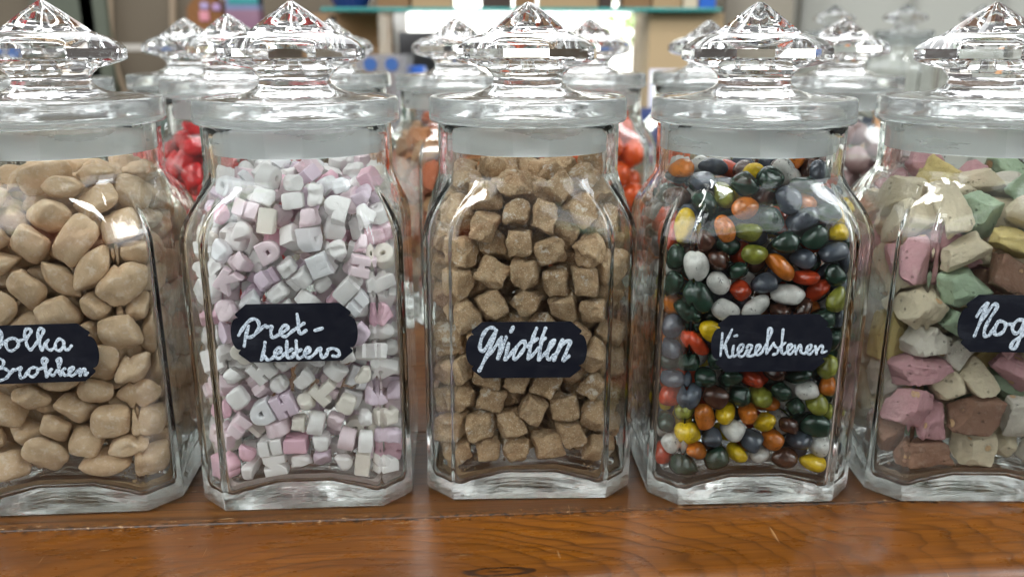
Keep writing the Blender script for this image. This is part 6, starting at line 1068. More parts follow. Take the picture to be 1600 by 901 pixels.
  0, -188, -12, 1240, 46, -49, -32, 67, 0, 2, -395, -36, 785, 12, 75, 11, -64, 0,
 ],
 'pale': [
  1, -342, 121, 1680, 34, -48, -79, 17, 104, 1, -369, -240, 1578, 2, -96, 6, -28, 101, 2, -392, -13, 1474, 62, -17, 75, -16, 100, 2, -195, 318, 1684, 34, -36, -87, -6, 94, 3, -394, -191, 1298, 39, -25, -49, 74, 65, 1, 49, 358, 1671, 52, 26, -35, 73, 64,
  1, -393, -41, 1096, 35, -20, -91, 11, 60, 1, -362, 296, 1496, 10, -23, 65, -72, 57, 1, -393, 155, 1289, 39, -65, 61, -22, 50, 3, -161, -125, 1663, 26, 39, -86, -19, 50, 3, -284, -394, 1397, 85, -2, 16, -50, 42, 2, 264, 228, 1750, 26, -67, -65, -23, 39,
  1, 298, -20, 1745, 87, -39, -6, -30, 34, 0, 262, -275, 1680, 12, 97, -17, 15, 20, 2, -395, -36, 785, 12, 75, 11, -64, 20, 1, -183, 124, 1454, 75, 36, 9, -55, 17, 0, -72, 110, 1681, 45, 12, -84, -30, 17, 0, 119, 393, 1431, 48, -45, -10, -75, 15,
  0, -188, -12, 1240, 46, -49, -32, 67, 14, 0, -134, 392, 1448, 43, 19, 35, -81, 12, 2, -123, -371, 1587, 44, -23, -3, -87, 10, 2, -203, -197, 387, 21, -27, -78, 52, 10, 1, -393, -10, 372, 46, -35, -4, 81, 6, 1, 2, -175, 1205, 13, 95, 7, -27, 6,
  3, 137, -394, 583, 61, -29, 62, -41, 5, 1, -144, -186, 1419, 47, -9, -80, 36, 5, 0, -197, -190, 782, 45, -68, -25, -52, 3, 3, 382, 190, 1508, 48, 27, 83, -3, 3, 2, -175, -154, 1029, 24, -90, 33, 13, 2, 1, -393, -249, 542, 28, 2, -66, -69, 2,
  2, -46, -395, 1322, 51, -32, -15, 78, 2, 0, 135, -94, 1568, 63, -24, -53, 51, 2, 0, 154, 393, 370, 41, 8, -90, 8, 0, 3, 68, 394, 847, 88, -14, 46, 0, 0, 2, 344, 395, 875, 81, -21, -25, 48, 0, 3, -271, 394, 555, 10, -53, -82, -21, 0,
  1, -99, 393, 372, 18, -44, 79, 39, 0, 3, -20, 394, 612, 6, 54, -50, 68, 0, 0, -393, -236, 936, 11, 84, -54, -3, 0, 1, -61, 393, 1075, 42, -36, 5, 83, 0, 2, -359, -380, 1138, 35, 69, -42, 47, 0, 0, 228, 393, 652, 72, 1, 67, -21, 0,
  3, -394, 166, 570, 13, -12, -67, -72, 0, 3, -394, 158, 941, 58, -36, 60, -41, 0, 0, -251, -43, 579, 87, -39, 30, 5, 0, 3, 356, 381, 1347, 38, -44, -70, 42, 0, 3, 394, 317, 1107, 64, 56, -31, -42, 0, 3, -343, 394, 1012, 69, -6, -3, 72, 0,
  2, -297, 395, 1258, 42, 35, -72, 42, 0, 2, -219, 203, 1114, 61, -20, 59, 49, 0, 3, 167, 394, 1183, 60, -22, 21, 74, 0, 2, -33, 243, 1274, 8, 3, -97, -21, 0,
 ],
}
# =============================================================== sweets
def letter_mesh(ch, size=.0150, depth=.0080):
    """A chunky pressed-sugar letter."""
    cu = bpy.data.curves.new('letter', 'FONT'); cu.body = ch
    cu.align_x = 'CENTER'; cu.align_y = 'CENTER'
    cu.size = 1.0; cu.offset = .065; cu.extrude = .20; cu.bevel_depth = .075; cu.bevel_resolution = 2; cu.resolution_u = 4
    o = bpy.data.objects.new('letter', cu); COL.objects.link(o)
    dg = bpy.context.evaluated_depsgraph_get()
    me = bpy.data.meshes.new_from_object(o.evaluated_get(dg))
    bpy.data.objects.remove(o); bpy.data.curves.remove(cu)
    xs = [v.co.x for v in me.vertices]; ys = [v.co.y for v in me.vertices]; zs = [v.co.z for v in me.vertices]
    cx, cy = (max(xs) + min(xs)) / 2, (max(ys) + min(ys)) / 2
    sx, sy, sz = .0126 / (max(xs) - min(xs)), .0130 / (max(ys) - min(ys)), .0088 / (max(zs) - min(zs))
    sx = min(sx, sy * 1.3)
    bm = bmesh.new(); bm.from_mesh(me)
    bmesh.ops.remove_doubles(bm, verts=bm.verts, dist=1e-4)
    for v in bm.verts:
        p = Vector(((v.co.x - cx) * sx, (v.co.y - cy) * sy, v.co.z * sz))
        v.co = p + Vector(noise.noise_vector(p * 130 + Vector((ord(ch), 0, 0)))) * .0008
    bm.to_mesh(me); bm.free()
    for p in me.polygons: p.use_smooth = True
    me.set_sharp_from_angle(angle=math.radians(38))
    me.name = 'letter_sweet'
    return me

def proto(kind, k, res):
    vs, fs = sweet_geo(kind, k, res)
    me = bpy.data.meshes.new(kind); me.from_pydata([tuple(v) for v in vs], [], fs); me.update()
    for p in me.polygons: p.use_smooth = True
    return me

def decode(key):
    out = []
    d = DATA[key]
    for i in range(0, len(d), 9):
        t = d[i:i + 9]
        q = Quaternion([c / 100 for c in t[4:8]]); q.normalize()
        out.append((t[0], Vector([c / 1e4 for c in t[1:4]]), q, t[8]))
    return out

ORD = ['', 'first', 'second', 'third', 'fourth', 'fifth', 'sixth', 'seventh', 'eighth', 'ninth', 'tenth', 'eleventh', 'twelfth', 'thirteenth', 'fourteenth', 'fifteenth']
def ordinal(n): return ORD[n] if n < len(ORD) else f'{n}th'

def place_sweets(key, M, name, cat, group, chooser, pitch, jarword, ref, front=True):
    """Every sweet is an object of its own; its label says its row from the tag (or the jar's top) and its place in that row."""
    items = []
    rnd = random.Random(key)
    rest = []
    for n_, (k, L, q, vis) in enumerate(decode(key)):
        me, mat, look = chooser(k, rnd)
        if n_ >= 292:                                # beyond the 292 that show most: the packing behind them, one object
            rest.append((me, mat, M @ Matrix.Translation(L) @ q.to_matrix().to_4x4() @ Matrix.Scale(rnd.uniform(.84, 1.0), 4)))
            continue
        o = bpy.data.objects.new(name, me); COL.objects.link(o)
        o.matrix_world = M @ Matrix.Translation(L) @ q.to_matrix().to_4x4() @ Matrix.Scale(rnd.uniform(.84, 1.0), 4)
        if not me.materials: me.materials.append(mat)
        o.material_slots[0].link = 'OBJECT'; o.material_slots[0].material = mat
        o['category'] = cat; o['group'] = group
        u, v = px(o.matrix_world.translation)
        items.append((o, look, u, v, vis if (0 < u < 1600) else 0))
    if rest:
        mats = []; vs = []; fs = []; mi = []
        for me, mat, W in rest:
            if mat not in mats: mats.append(mat)
            b = len(vs); vs += [W @ v.co for v in me.vertices]
            for p in me.polygons: fs.append([b + i for i in p.vertices]); mi.append(mats.index(mat))
        r_ = mesh(name + '_packing', vs, fs, None, None, True)
        for mt in mats: r_.data.materials.append(mt)
        for p, i in zip(r_.data.polygons, mi): p.material_index = i
        tag(r_, f'the remaining {group.split(" in ")[0]} packed deeper in the jar behind the visible ones', cat, None, 'stuff')
    rows = {}
    for it in items:
        o, look, u, v, vis = it
        if vis < 3:
            o['label'] = f'{look}, mostly hidden behind the front layer' if 0 < u < 1600 else f'{look} outside the edge of the photo'
            continue
        d = (v - ref[1]) / pitch
        r = int(math.floor(d)) if front else int(math.floor((v - ref[1]) / pitch))
        rows.setdefault((look, r), []).append(it)
    for (look, r), l in rows.items():
        l.sort(key=lambda t: t[2])
        if front:
            if r >= 1: place = f'{ordinal(r)} row below the tag'
            elif r <= -2: place = f'{ordinal(-r - 1)} row above the tag'
            else: place = 'level with the tag'
            if r in (0, -1): place = 'level with the tag, upper half' if r == -1 else 'level with the tag, lower half'
        else:
            place = f'{ordinal(r + 1)} row from the jar neck'
        for i, it in enumerate(l):
            if len(l) == 1: pos = ''
            elif i == 0: pos = ', leftmost of them'
            elif i == len(l) - 1: pos = ', rightmost of them'
            else: pos = f', {ordinal(i + 1)} from the left'
            it[0]['label'] = f'{look}, {place}{pos}'

def jarM(i):
    (x, y), rz = FRONT[i]
    return Matrix.Translation((x, y, .0006)) @ Matrix.Rotation(rz, 4, 'Z')

# tan pillow sweets
MF, MP = m_fudge(), m_pillow()
PIL = [proto('pillow', k, 16) for k in range(8)]
place_sweets('polka', jarM(0), 'pillow_sweet', 'sweet', 'tan pillow sweets in the leftmost front jar', lambda k, r: (PIL[k], MP, 'tan powdered pillow sweet'), 52, '', (54, 553))
# fudge
FUD = [proto('fudge', k, 16) for k in range(8)]
place_sweets('griotten', jarM(2), 'fudge_cube', 'sweet', 'brown fudge cubes in the middle jar', lambda k, r: (FUD[k], MF, 'brown sugared fudge cube'), 44, '', (823, 546))
# letters
PAST = [('white', m_pastel('sugar_white', (.92, .89, .86)), 12), ('cream', m_pastel('sugar_cream', (.89, .83, .74)), 3), ('pale pink', m_pastel('sugar_pale_pink', (.91, .74, .78)), 5), ('pink', m_pastel('sugar_pink', (.86, .55, .64)), 1.5),
        ('lilac', m_pastel('sugar_lilac', (.80, .66, .76)), 3), ('bluish white', m_pastel('sugar_bluish_white', (.86, .86, .88)), 2)]
PW = [p for p in PAST for _ in range(int(p[2] * 2))]
LET = [(c, letter_mesh(c)) for c in 'DAMHCERSTBNKPO']
def nub_mesh(k):
    """A worn or broken letter: a rounded block, half-round or wedge."""
    rnd = random.Random(f'nub{k}')
    vs, fs = _sphere_grid(12)
    d = (rnd.uniform(.0050, .0064), rnd.uniform(.0048, .0064), rnd.uniform(.0038, .0046))
    nrm = Vector((rnd.uniform(-1, 1), rnd.uniform(-1, 1), rnd.uniform(-.2, .2))).normalized(); dd = rnd.uniform(.25, .8)
    hole = Vector((rnd.uniform(-.4, .4), rnd.uniform(.7, 1.0), 0))
    out = []
    for v in vs:
        p = superq(v, 2.6 if k % 3 == 0 else 5.0); p = Vector((p.x, p.y, max(-1, min(1, p.z * 1.05))))
        h = p.dot(nrm)
        if h > dd: p = p - nrm * (h - dd)
        q_ = Vector((p.x, p.y, 0)) - hole; L_ = q_.length
        if k % 2 and L_ < .45: p = p + Vector((0, -(.45 - L_) * 1.2, 0))
        p = warp(p, k, 1.2, .14); p = warp(p, k + 4, 3.5, .05); p = warp(p, k + 4, 9, .015)
        out.append((p.x * d[0], p.y * d[1], p.z * d[2]))
    me = bpy.data.meshes.new('letter_piece'); me.from_pydata(out, [], fs); me.update()
    for p in me.polygons: p.use_smooth = True
    return me
NUB = [nub_mesh(k) for k in range(9)]
def pick_letter(k, r):
    c, me = r.choice(LET); n, m, _ = r.choice(PW)
    if r.random() < .5: return r.choice(NUB), m, f'{n} worn sugar piece'
    return me, m, f'{n} sugar letter {c}'
place_sweets('pret', jarM(1), 'letter_sweet', 'sweet', 'pastel letter sweets in the second jar', pick_letter, 38, '', (461, 519.5))
# pebbles
PEB = [proto('pebble', k, 12) for k in range(8)]
PC = [('dark green', m_pebble('pebble_dark_green', (.018, .045, .030), .25), 6), ('slate grey', m_pebble('pebble_slate', (.065, .078, .100), .35), 4.5), ('red', m_pebble('pebble_red', (.42, .045, .012), .5), 2.5),
      ('orange', m_pebble('pebble_orange', (.52, .15, .018), .55), 2), ('yellow', m_pebble('pebble_yellow', (.62, .42, .010), .35), 1.5), ('speckled white', m_pebble('pebble_white', (.62, .61, .57), .9), 3.2), ('dark brown', m_pebble('pebble_brown', (.070, .028, .017), .3), 4), ('olive', m_pebble('pebble_olive', (.20, .21, .03), .3), 1)]
PPW = [p for p in PC for _ in range(int(p[2] * 2))]
def pick_pebble(k, r):
    n, m, _ = r.choice(PPW)
    return PEB[k], m, f'glossy {n} pebble sweet'
place_sweets('kiezel', jarM(3), 'pebble_sweet', 'sweet', 'glossy pebble sweets in the fourth jar', pick_pebble, 38, '', (1206, 535))
# nougat
NOU = [proto('nougat', k, 20) for k in range(12)]
NC = [('cream', m_nougat('nougat_cream', (.72, .62, .44)), 6), ('pink', m_nougat('nougat_pink', (.60, .33, .35)), 1.5), ('mint green', m_nougat('nougat_mint', (.42, .54, .37)), 2), ('brown', m_nougat('nougat_brown', (.29, .160, .105)), 1), ('white', m_nougat('nougat_white', (.66, .61, .52)), 2), ('yellow', m_nougat('nougat_yellow', (.68, .54, .22)), 1)]
NPW = [p for p in NC for _ in range(int(p[2] * 2))]
def pick_nougat(k, r):
    n, m, _ = r.choice(NPW)
    return NOU[k], m, f'{n} nougat chunk'
place_sweets('noga', jarM(4), 'nougat_chunk', 'sweet', 'pastel nougat chunks in the rightmost front jar', pick_nougat, 72, '', (1593, 504.5))

# =============================================================== sugar dust and crumbs on the jar floors
def crumbs(i, mat, label, seed):
    rnd = random.Random(seed)
    (x0, y0), rz = FRONT[i]
    pts = oct_ring(A_IN - .0012, B_IN - .0008, .0058)
    n = len(pts); vs = []; fs = []
    ks = (.99, .982, .974, .966, .957, .948, .938)
    for lay in (0, 1):
        for ki, k in enumerate(ks):
            for (x, y) in pts:
                w = noise.noise((x * 160 + seed, y * 160, 0)); w2 = noise.noise((x * 420, y * 420 + seed, 3))
                kk = k - (.018 * (1 + w) if ki >= 4 else 0)
                px_, py_ = x * kk, y * kk
                h = (.0004 + .0010 * max(0, .55 + w * .8 + w2 * .5) * (1 - ki / 6.5)) if lay else .00015
                if ki == 0: h += .0028 - .001 * lay * 0
                elif ki == 1: h += .0014
                vs.append((px_, py_, floor_z(px_, py_) + h))
    m_ = len(ks)
    for ki in range(m_ - 1):
        for j in range(n):
            a, b = ki * n + j, ki * n + (j + 1) % n
            fs.append((a, a + n, b + n, b)); a += m_ * n; b += m_ * n
            fs.append((a, b, b + n, a + n))
    for k in range(260):
        x, y = rnd.choice(pts); f = rnd.uniform(.62, .955); x *= f; y *= f
        x += rnd.uniform(-.003, .003); y += rnd.uniform(-.003, .003)
        if max(abs(x), abs(y)) > A_IN - .002 or abs(x) + abs(y) > A_IN + B_IN - .004: continue
        r = rnd.uniform(.0004, .0013); c = Vector((x, y, floor_z(x, y) + .0009 + r * .6)); b = len(vs)
        for d in ((1, 0, 0), (-1, 0, 0), (0, 1, 0), (0, -1, 0), (0, 0, 1), (0, 0, -1)): vs.append(c + Vector(d) * r * rnd.uniform(.6, 1.2))
        fs += [tuple(b + t for t in f_) for f_ in ((0, 2, 4), (2, 1, 4), (1, 3, 4), (3, 0, 4), (2, 0, 5), (1, 2, 5), (3, 1, 5), (0, 3, 5))]
    o = mesh('crumbs', vs, fs, mat, None, True, 50)
    o.matrix_world = jarM(i)
    tag(o, label, 'crumbs', None, 'stuff')
for i, c, lab in ((0, (.26, .18, .10), 'tan powder and crumbs on the floor of the leftmost jar'), (1, (.50, .43, .40), 'white sugar dust and crumbs on the floor of the letter jar'), (2, (.24, .16, .09), 'brown sugar crumbs on the floor of the fudge jar'),
                  (3, (.045, .032, .022), 'dark dust on the floor of the pebble jar'), (4, (.17, .12, .08), 'beige crumbs on the floor of the nougat jar')):
    crumbs(i, plain(f'crumb_dust', c, .9, .35, 500), lab, 11 + i)

# =============================================================== second row and far jars
REAR = [('red', (-.222, .25), .9, 'glass jar of red jelly sweets standing behind the first two front jars'),
        (None, (-.387, .275), .3, 'glass jar hidden behind the front jar of tan pillow sweets'),
        (None, (-.297, .365), .5, 'glass jar behind the red jelly jar, its pointed lid leftmost'),
        (None, (-.172, .395), .2, 'glass jar behind the letter sweets jar beside the clear box'),
        ('chunk', (-.050, .35), .5, 'glass jar of orange brown chunks behind, left of the fudge jar'),
        ('orange', (.074, .40), .2, 'glass jar of orange ball sweets behind, right of the fudge jar'),
        (None, (.195, .435), .6, 'glass jar standing behind the pebble sweets jar'),
        ('pale', (.295, .345), 1.7, 'glass jar of pale pink ball sweets behind, right of the pebble jar')]
M_RED = m_jelly('jelly_red', (.62, .012, .016)); M_ORA = m_jelly('gum_orange', (.80, .10, .012)); M_PAL = m_jelly('gum_pale_pink', (.42, .28, .27))
M_CHK = [m_nougat('chunk_orange_brown', (.58, .23, .075)), m_nougat('chunk_tan', (.55, .30, .14)), m_nougat('chunk_red_brown', (.46, .12, .045))]
BAL = [proto('ball', k, 12) for k in range(4)]
for key, (x, y), rz, lab in REAR:
    candy_jar((x, y, .0006), rz, lab, 'candy jars in the rows behind', rz * 1.7)
    M = Matrix.Translation((x, y, .0006)) @ Matrix.Rotation(rz, 4, 'Z')
    if key == 'red': place_sweets('red', M, 'jelly_sweet', 'sweet', 'red jelly sweets in the jar behind', lambda k, r: (PIL[k], M_RED, 'red jelly sweet'), 26, '', (300, 190), False)
    if key == 'chunk': place_sweets('chunk', M, 'candy_chunk', 'sweet', 'orange brown chunks in the jar behind', lambda k, r: (NOU[k], M_CHK[r.randrange(3)], 'orange brown candy chunk'), 26, '', (660, 185), False)
    if key == 'orange': place_sweets('orange', M, 'ball_sweet', 'sweet', 'orange balls in the jar behind', lambda k, r: (BAL[k], M_ORA, 'orange ball sweet'), 26, '', (990, 185), False)
    if key == 'pale': place_sweets('pale', M, 'ball_sweet', 'sweet', 'pale pink balls in the jar behind', lambda k, r: (BAL[k], M_PAL, 'pale pink ball sweet'), 26, '', (1340, 200), False)
for (x, y, lab) in ((.637, 1.33, 'empty glass jar far back by the pale wall, leftmost of three'), (.757, 1.28, 'empty glass jar far back by the pale wall, middle of three'), (.935, 1.34, 'empty glass jar far back by the pale wall, rightmost of three')):
    candy_jar((x, y, .0506), x, lab, 'far jars by the pale wall')

# =============================================================== counter
def counter_frame():
    return -.0345, .066       # plank gap: y at x=0, slope
g0, gs = counter_frame()
ang = math.atan(gs)
ct = empty('counter', (0, g0, 0), ang); tag(ct, 'varnished pine shop counter the jars stand on, with rounded front edge', 'counter')
def plank(name, y0, y1, mat, nose=0.0, x0=-1.3, x1=1.3, th=.034):
    prof = [(y0, -th), (y1, -th), (y1, -.0006), (y1 - .0005, 0)]
    if nose:
        prof += [(y0 + nose - nose * math.sin(t), -nose + nose * math.cos(t)) for t in [k / 10 * PI / 2 for k in range(11)]]
    else: prof += [(y0 + .0005, 0), (y0, -.0006)]
    n = len(prof); NX = 60
    vs = []; fs = []
    for i in range(NX + 1):
        x = x0 + (x1 - x0) * i / NX
        for (y, z) in prof:
            w = .0005 * noise.noise((x * 9, y * 6, 0)) if z > -.02 else 0
            vs.append((x, y, z + w * .6 - .0004))
    for i in range(NX):
        for k in range(n):
            a, b = i * n + k, i * n + (k + 1) % n
            fs.append((a, b, b + n, a + n))
    fs += [tuple(range(n))[::-1], tuple(range(NX * n, NX * n + n))]
    o = mesh(name, vs, fs, mat, ct, smooth=True, sharp=35)
    bm = bmesh.new(); bm.from_mesh(o.data); bmesh.ops.recalc_face_normals(bm, faces=bm.faces); bm.to_mesh(o.data); bm.free()
    return o
plank('front_board', -.0725, -.0005, M_WOOD, nose=.020)
yy = .0004
for wdt in (.105, .12, .11, .13, .12):
    plank('board', yy, yy + wdt, M_WOOD_OLD); yy += wdt + .0012
box('counter_cabinet', (0, .29, -.468), (2.5, .5, .86), plain('cabinet_brown', (.10, .045, .02), .5), ct, .004)

# =============================================================== the shop behind (blurred in the photo)
def P(u, v, Y):
    a, b = (u - 800) / F_PX, (v - 450.5) / F_PX
    cp, sp = math.cos(PITCH), math.sin(PITCH)
    D = Vector((a, cp - b * sp, -sp - b * cp)); t = (Y - CAM.y) / D.y
    return CAM + D * t
def rect(u0, v0, u1, v1, Y):
    p, q = P(u0, v0, Y), P(u1, v1, Y)
    return (p.x + q.x) / 2, (p.z + q.z) / 2, abs(q.x - p.x), abs(p.z - q.z)
M_FLOOR = plain('shop_floor', (.38, .34, .29), .5)
tag(box('floor', (0, 2.4, -.93), (9, 5.2, .04), M_FLOOR, None, 0), kind='structure')
M_TAUPE = plain('taupe_paint', (.155, .125, .088), .7, .05, 3)
M_PALE = plain('pale_panel', (.50, .51, .465), .55, .04, 2)
M_WHITE = plain('white_paint', (.78, .78, .76), .5, .03)
WY = 2.62
# wall with a real window opening: pieces round the hole
ox, oz, ow, oh = rect(612, -60, 1014, 150, WY); oh += .35; oz += .05
x0, x1, z0, z1 = ox - ow / 2, ox + ow / 2, oz - oh / 2, oz + oh / 2
tag(box('wall', (x0 - 1.0, WY + .05, .3), (2.0, .1, 2.5), M_TAUPE, None, 0), kind='structure')
tag(box('wall', (x1 + .8, WY + .05, .3), (1.6, .1, 2.5), M_PALE, None, 0), kind='structure')
tag(box('wall', (ox, WY + .05, (z1 + 1.55) / 2), (ow - .004, .1, 1.55 - z1), M_TAUPE, None, 0), kind='structure')
tag(box('wall', (ox, WY + .05, (z0 - .95) / 2), (ow - .004, .1, z0 + .95), M_TAUPE, None, 0), kind='structure')
win = empty('shop_window', (ox, WY, z0)); tag(win, 'bright shop window with white frame looking onto the street', 'window')
bm = bmesh.new()
for (cx_, cz_, sx_, sz_) in ((-ow / 2 + .02, oh / 2, .04, oh), (ow / 2 - .012, oh / 2, .024, oh), (0, .02, ow - .08, .04), (0, oh - .02, ow - .08, .04)):
    box_bm(bm, (cx_, .03, cz_), (sx_, .07, sz_), .003)
bm_mesh('frame', bm, M_WHITE, win)
gm = NT('window_glass'); gg = gm.n('ShaderNodeBsdfGlass'); gg.inputs['IOR'].default_value = 1.01; gg.inputs['Color'].default_value = (.97, .99, .98, 1); gm.l(gg.outputs[0], gm.out.inputs[0])
box('pane', (0, .04, oh / 2), (ow - .09, .006, oh - .09), gm.m, win, 0)

# outside: a street tree and a house front opposite
M_LEAF = plain('leaf_green', (.10, .14, .035), .6, .4, 3)
tr = empty('street_tree', (1.35, 9.0, -.95)); tag(tr, 'green street tree outside, seen through the right of the bright window', 'tree')
vs, fs = lathe([(.10, 0), (.08, 1.2), (.055, 2.2), (0, 2.3), (0, 0)], 12)
mesh('trunk', vs, fs, plain('bark', (.08, .055, .035), .9), tr)
rnd = random.Random(3); vs = []; fs = []
for k in range(900):
    c = Vector((rnd.gauss(0, .33), rnd.gauss(0, .33), 1.75 + rnd.gauss(0, .42)))
    a = Vector((rnd.gauss(0, 1), rnd.gauss(0, 1), rnd.gauss(0, 1))).normalized() * .06
    b = Vector((rnd.gauss(0, 1), rnd.gauss(0, 1), rnd.gauss(0, 1))).normalized() * .06
    i = len(vs); vs += [c - a, c + b * .5, c + a, c - b * .5]; fs.append((i, i + 1, i + 2, i + 3))
mesh('crown', vs, fs, M_LEAF, tr, smooth=False)
hs = empty('house_front', (0, 14.0, -.95)); tag(hs, 'pale house front across the street, blown out by daylight', 'house')
box('wall', (0, .2, 3.0), (14, .4, 6), plain('pale_render', (.85, .84, .80), .8), hs, 0)
M_DKW = plain('house_window', (.35, .38, .42), .2)
for wx in (-2.3, -1.2, 1.15, 2.6): box('window', (wx, -.01, 1.9), (.42, .03, .8), M_DKW, hs, .005)
tag(box('street', (0, 9.0, -1.02), (30, 12, .04), plain('paving', (.42, .40, .38), .8), None, 0), kind='structure')

def thing_box(name, u0, v0, u1, v1, Y, depth, mat, label, cat, bev=.004, group=None):
    cx_, cz_, w, h = rect(u0, v0, u1, v1, Y)
    o = box(name, (0, depth / 2, h / 2), (w, depth, h), mat, None, bev)
    o.location = (cx_, Y, cz_ - h / 2)
    return tag(o, label, cat, group)

# glass shelf across the window with what stands on it
SY = 2.05
p = P(500, 9, SY); q = P(1128, 14, SY)
M_SHELF = plain('shelf_glass_edge', (.05, .34, .32), .15, .05, Transmission_Weight=.3)
sz = P(800, 12, SY).z
sh = box('glass_shelf', (0, .11, -.005), (q.x - p.x, .22, .010), M_SHELF, None, .001)
sh.location = ((p.x + q.x) / 2, SY, sz); tag(sh, 'glass shelf with a teal edge running across the window', 'shelf')
for sx in (p.x + .012, q.x - .012):
    b = box('shelf_post', (0, 0, 0), (.018, .03, 1.6), plain('post_black', (.015, .013, .012), .4), None, .003); b.location = (sx, SY + .10, -.13 + sz - .69)
    tag(b, 'dark upright carrying the glass shelf at its left end' if sx < 0 else 'dark upright carrying the glass shelf at its right end', 'post', 'uprights carrying the glass shelf')
M_CARD = plain('cardboard', (.36, .235, .125), .8, .1, 5)
M_CARD2 = plain('cardboard_dark', (.22, .12, .055), .8, .1, 5)
M_CARD3 = plain('dark_box', (.045, .025, .018), .6, .1, 5)
M_BLUE = plain('blue_plastic', (.03, .12, .48), .35, .08)
BX = [(590, 640, M_CARD2, 'brown cardboard box on the glass shelf beside the blue bowl'), (644, 706, M_CARD, 'tan cardboard box on the glass shelf left of the white gap'), (752, 800, M_CARD3, 'dark box on the glass shelf right of the white gap'), (803, 838, M_CARD2, 'brown box on the glass shelf behind the fudge jar lid'),
      (842, 934, M_CARD, 'wide tan cardboard box on the glass shelf'), (936, 957, M_CARD3, 'narrow dark box on the glass shelf beside the wide tan one'), (973, 1016, M_CARD2, 'brown box on the glass shelf just right of the bright slit'), (1019, 1064, M_CARD, 'tan box on the glass shelf next to the pale one'), (1067, 1089, plain('pale_box', (.55, .45, .33), .8), 'narrow pale box on the glass shelf'), (1092, 1117, M_BLUE, 'bright blue box at the right end of the glass shelf')]
for u0, u1, m, lab in BX:
    a0, a1 = P(u0, 8, SY + .06), P(u1, 8, SY + .06)
    o = box('storage_box', (0, 0, .09), (a1.x - a0.x, .13, .18), m, None, .003); o.location = ((a0.x + a1.x) / 2, SY + .115, sz + .0005); tag(o, lab, 'box', 'boxes on the glass shelf')
bw = P(545, 6, SY + .06)
vs, fs = lathe([(.0, 0), (.045, 0), (.062, .03), (.075, .08), (.072, .08), (.058, .03), (.04, .006), (0, .006)], 40)
o = mesh('bowl', vs, fs, plain('navy_glaze', (.012, .025, .13), .25), None, True, 40); o.location = (bw.x, SY + .10, sz + .0005); tag(o, 'dark blue bowl at the left end of the glass shelf', 'bowl')

# under the shelf
thing_box('wooden_cabinet', 470, 22, 603, 330, 2.25, .3, plain('cabinet_wood', (.30, .165, .065), .5, .18, 14), 'brown wooden cabinet left of the bright window', 'cabinet')
thing_box('cardboard_carton', 1016, 20, 1112, 330, 2.1, .3, plain('big_carton', (.40, .29, .165), .8, .05, 4), 'large tan cardboard carton right of the bright window', 'carton')
mo = empty('monitor', (0, 0, 0)); cx_, cz_, w, h = rect(623, 50, 712, 118, 1.75)
mo.location = (cx_, 1.75, cz_ - h / 2 - .10); tag(mo, 'black computer screen standing in front of the bright window', 'screen')
box('screen', (0, 0, h / 2 + .10), (w, .025, h), plain('screen_black', (.012, .013, .014), .35), mo, .004)
box('stand', (0, .02, .05), (.04, .03, .12), plain('stand_black', (.02, .02, .02), .4), mo, .003)
box('foot', (0, .02, -.006), (.16, .12, .012), plain('foot_black', (.02, .02, .02), .4), mo, .003)
tz = cz_ - h / 2 - .112
o = box('back_table', (0, 0, 0), (2.4, .62, .03), plain('table_teal', (.06, .10, .085), .4), None, .004); o.location = (0, 1.62, tz - .0155); tag(o, 'dark green table behind the counter carrying the screen and boxes', 'table')
for lx in (-1.1, 1.1):
    for ly in (-.25, .25): box('leg', (lx, ly, -.36), (.05, .05, .70), plain('leg_dark', (.05, .04, .03), .5), o, .003)
# clear box of brown biscuits with two blue discs
cb = empty('clear_box', (0, 0, 0)); cx_, cz_, w, h = rect(556, 86, 638, 208, 1.38)
cb.location = (cx_, 1.38, tz); tag(cb, 'clear box of brown biscuits with two round blue stickers', 'box')
h = cz_ + h / 2 - tz
clear = plain('clear_plastic', (.6, .6, .62), .15, .02, Transmission_Weight=.8)
bm = bmesh.new()
for (c, s) in (((0, 0, h / 2), (w, .003, h)), ((0, .12, h / 2), (w, .003, h)), ((-w / 2 - .0015, .06, h / 2), (.003, .123, h)), ((w / 2 + .0015, .06, h / 2), (.003, .123, h))): box_bm(bm, c, s, 0)
bm_mesh('walls', bm, clear, cb)
for dx in (-.022, .022): 
    vs, fs = lathe([(0, 0), (.0135, 0), (.0135, .002), (0, .002)], 32, True)
    d = mesh('blue_sticker', vs, fs, plain('sticker_blue', (.025, .085, .26), .5), cb, False); d.location = (dx, -.0020, h * .885); d.rotation_euler = (PI / 2, 0, 0)
rnd = random.Random(8)
MB_ = plain('biscuit', (.28, .12, .05), .8, .25, 60)
vs, fs = sweet_geo('fudge', 2, 8)
BI = bpy.data.meshes.new('biscuit'); BI.from_pydata([tuple(v * 1.9) for v in vs], [], fs); BI.materials.append(MB_)
for p_ in BI.polygons: p_.use_smooth = True
nb = 0
for iz in range(int(h * .84 / .032)):
    for ix in range(int(w / .036)):
        b = link('biscuit', BI); b.location = (cx_ - w / 2 + .021 + ix * .0355 + rnd.uniform(-.001, .001), 1.38 + .04 + rnd.uniform(-.004, .004), tz + .017 + iz * .031)
        b.rotation_euler = (rnd.uniform(-.25, .25), rnd.uniform(-.25, .25), rnd.uniform(-.6, .6)); nb += 1
        tag(b, f'brown biscuit in the clear box, {ordinal(iz + 1)} layer from the bottom, {ordinal(ix + 1)} from the left', 'biscuit', 'brown biscuits in the clear box')
o = thing_box('blue_box', 637, 104, 664, 135, 1.45, .06, M_BLUE, 'small blue box at the foot of the black screen', 'box')
o.location.z = tz; o.scale.z = (P(650, 104, 1.45).z - tz) / o.dimensions.z
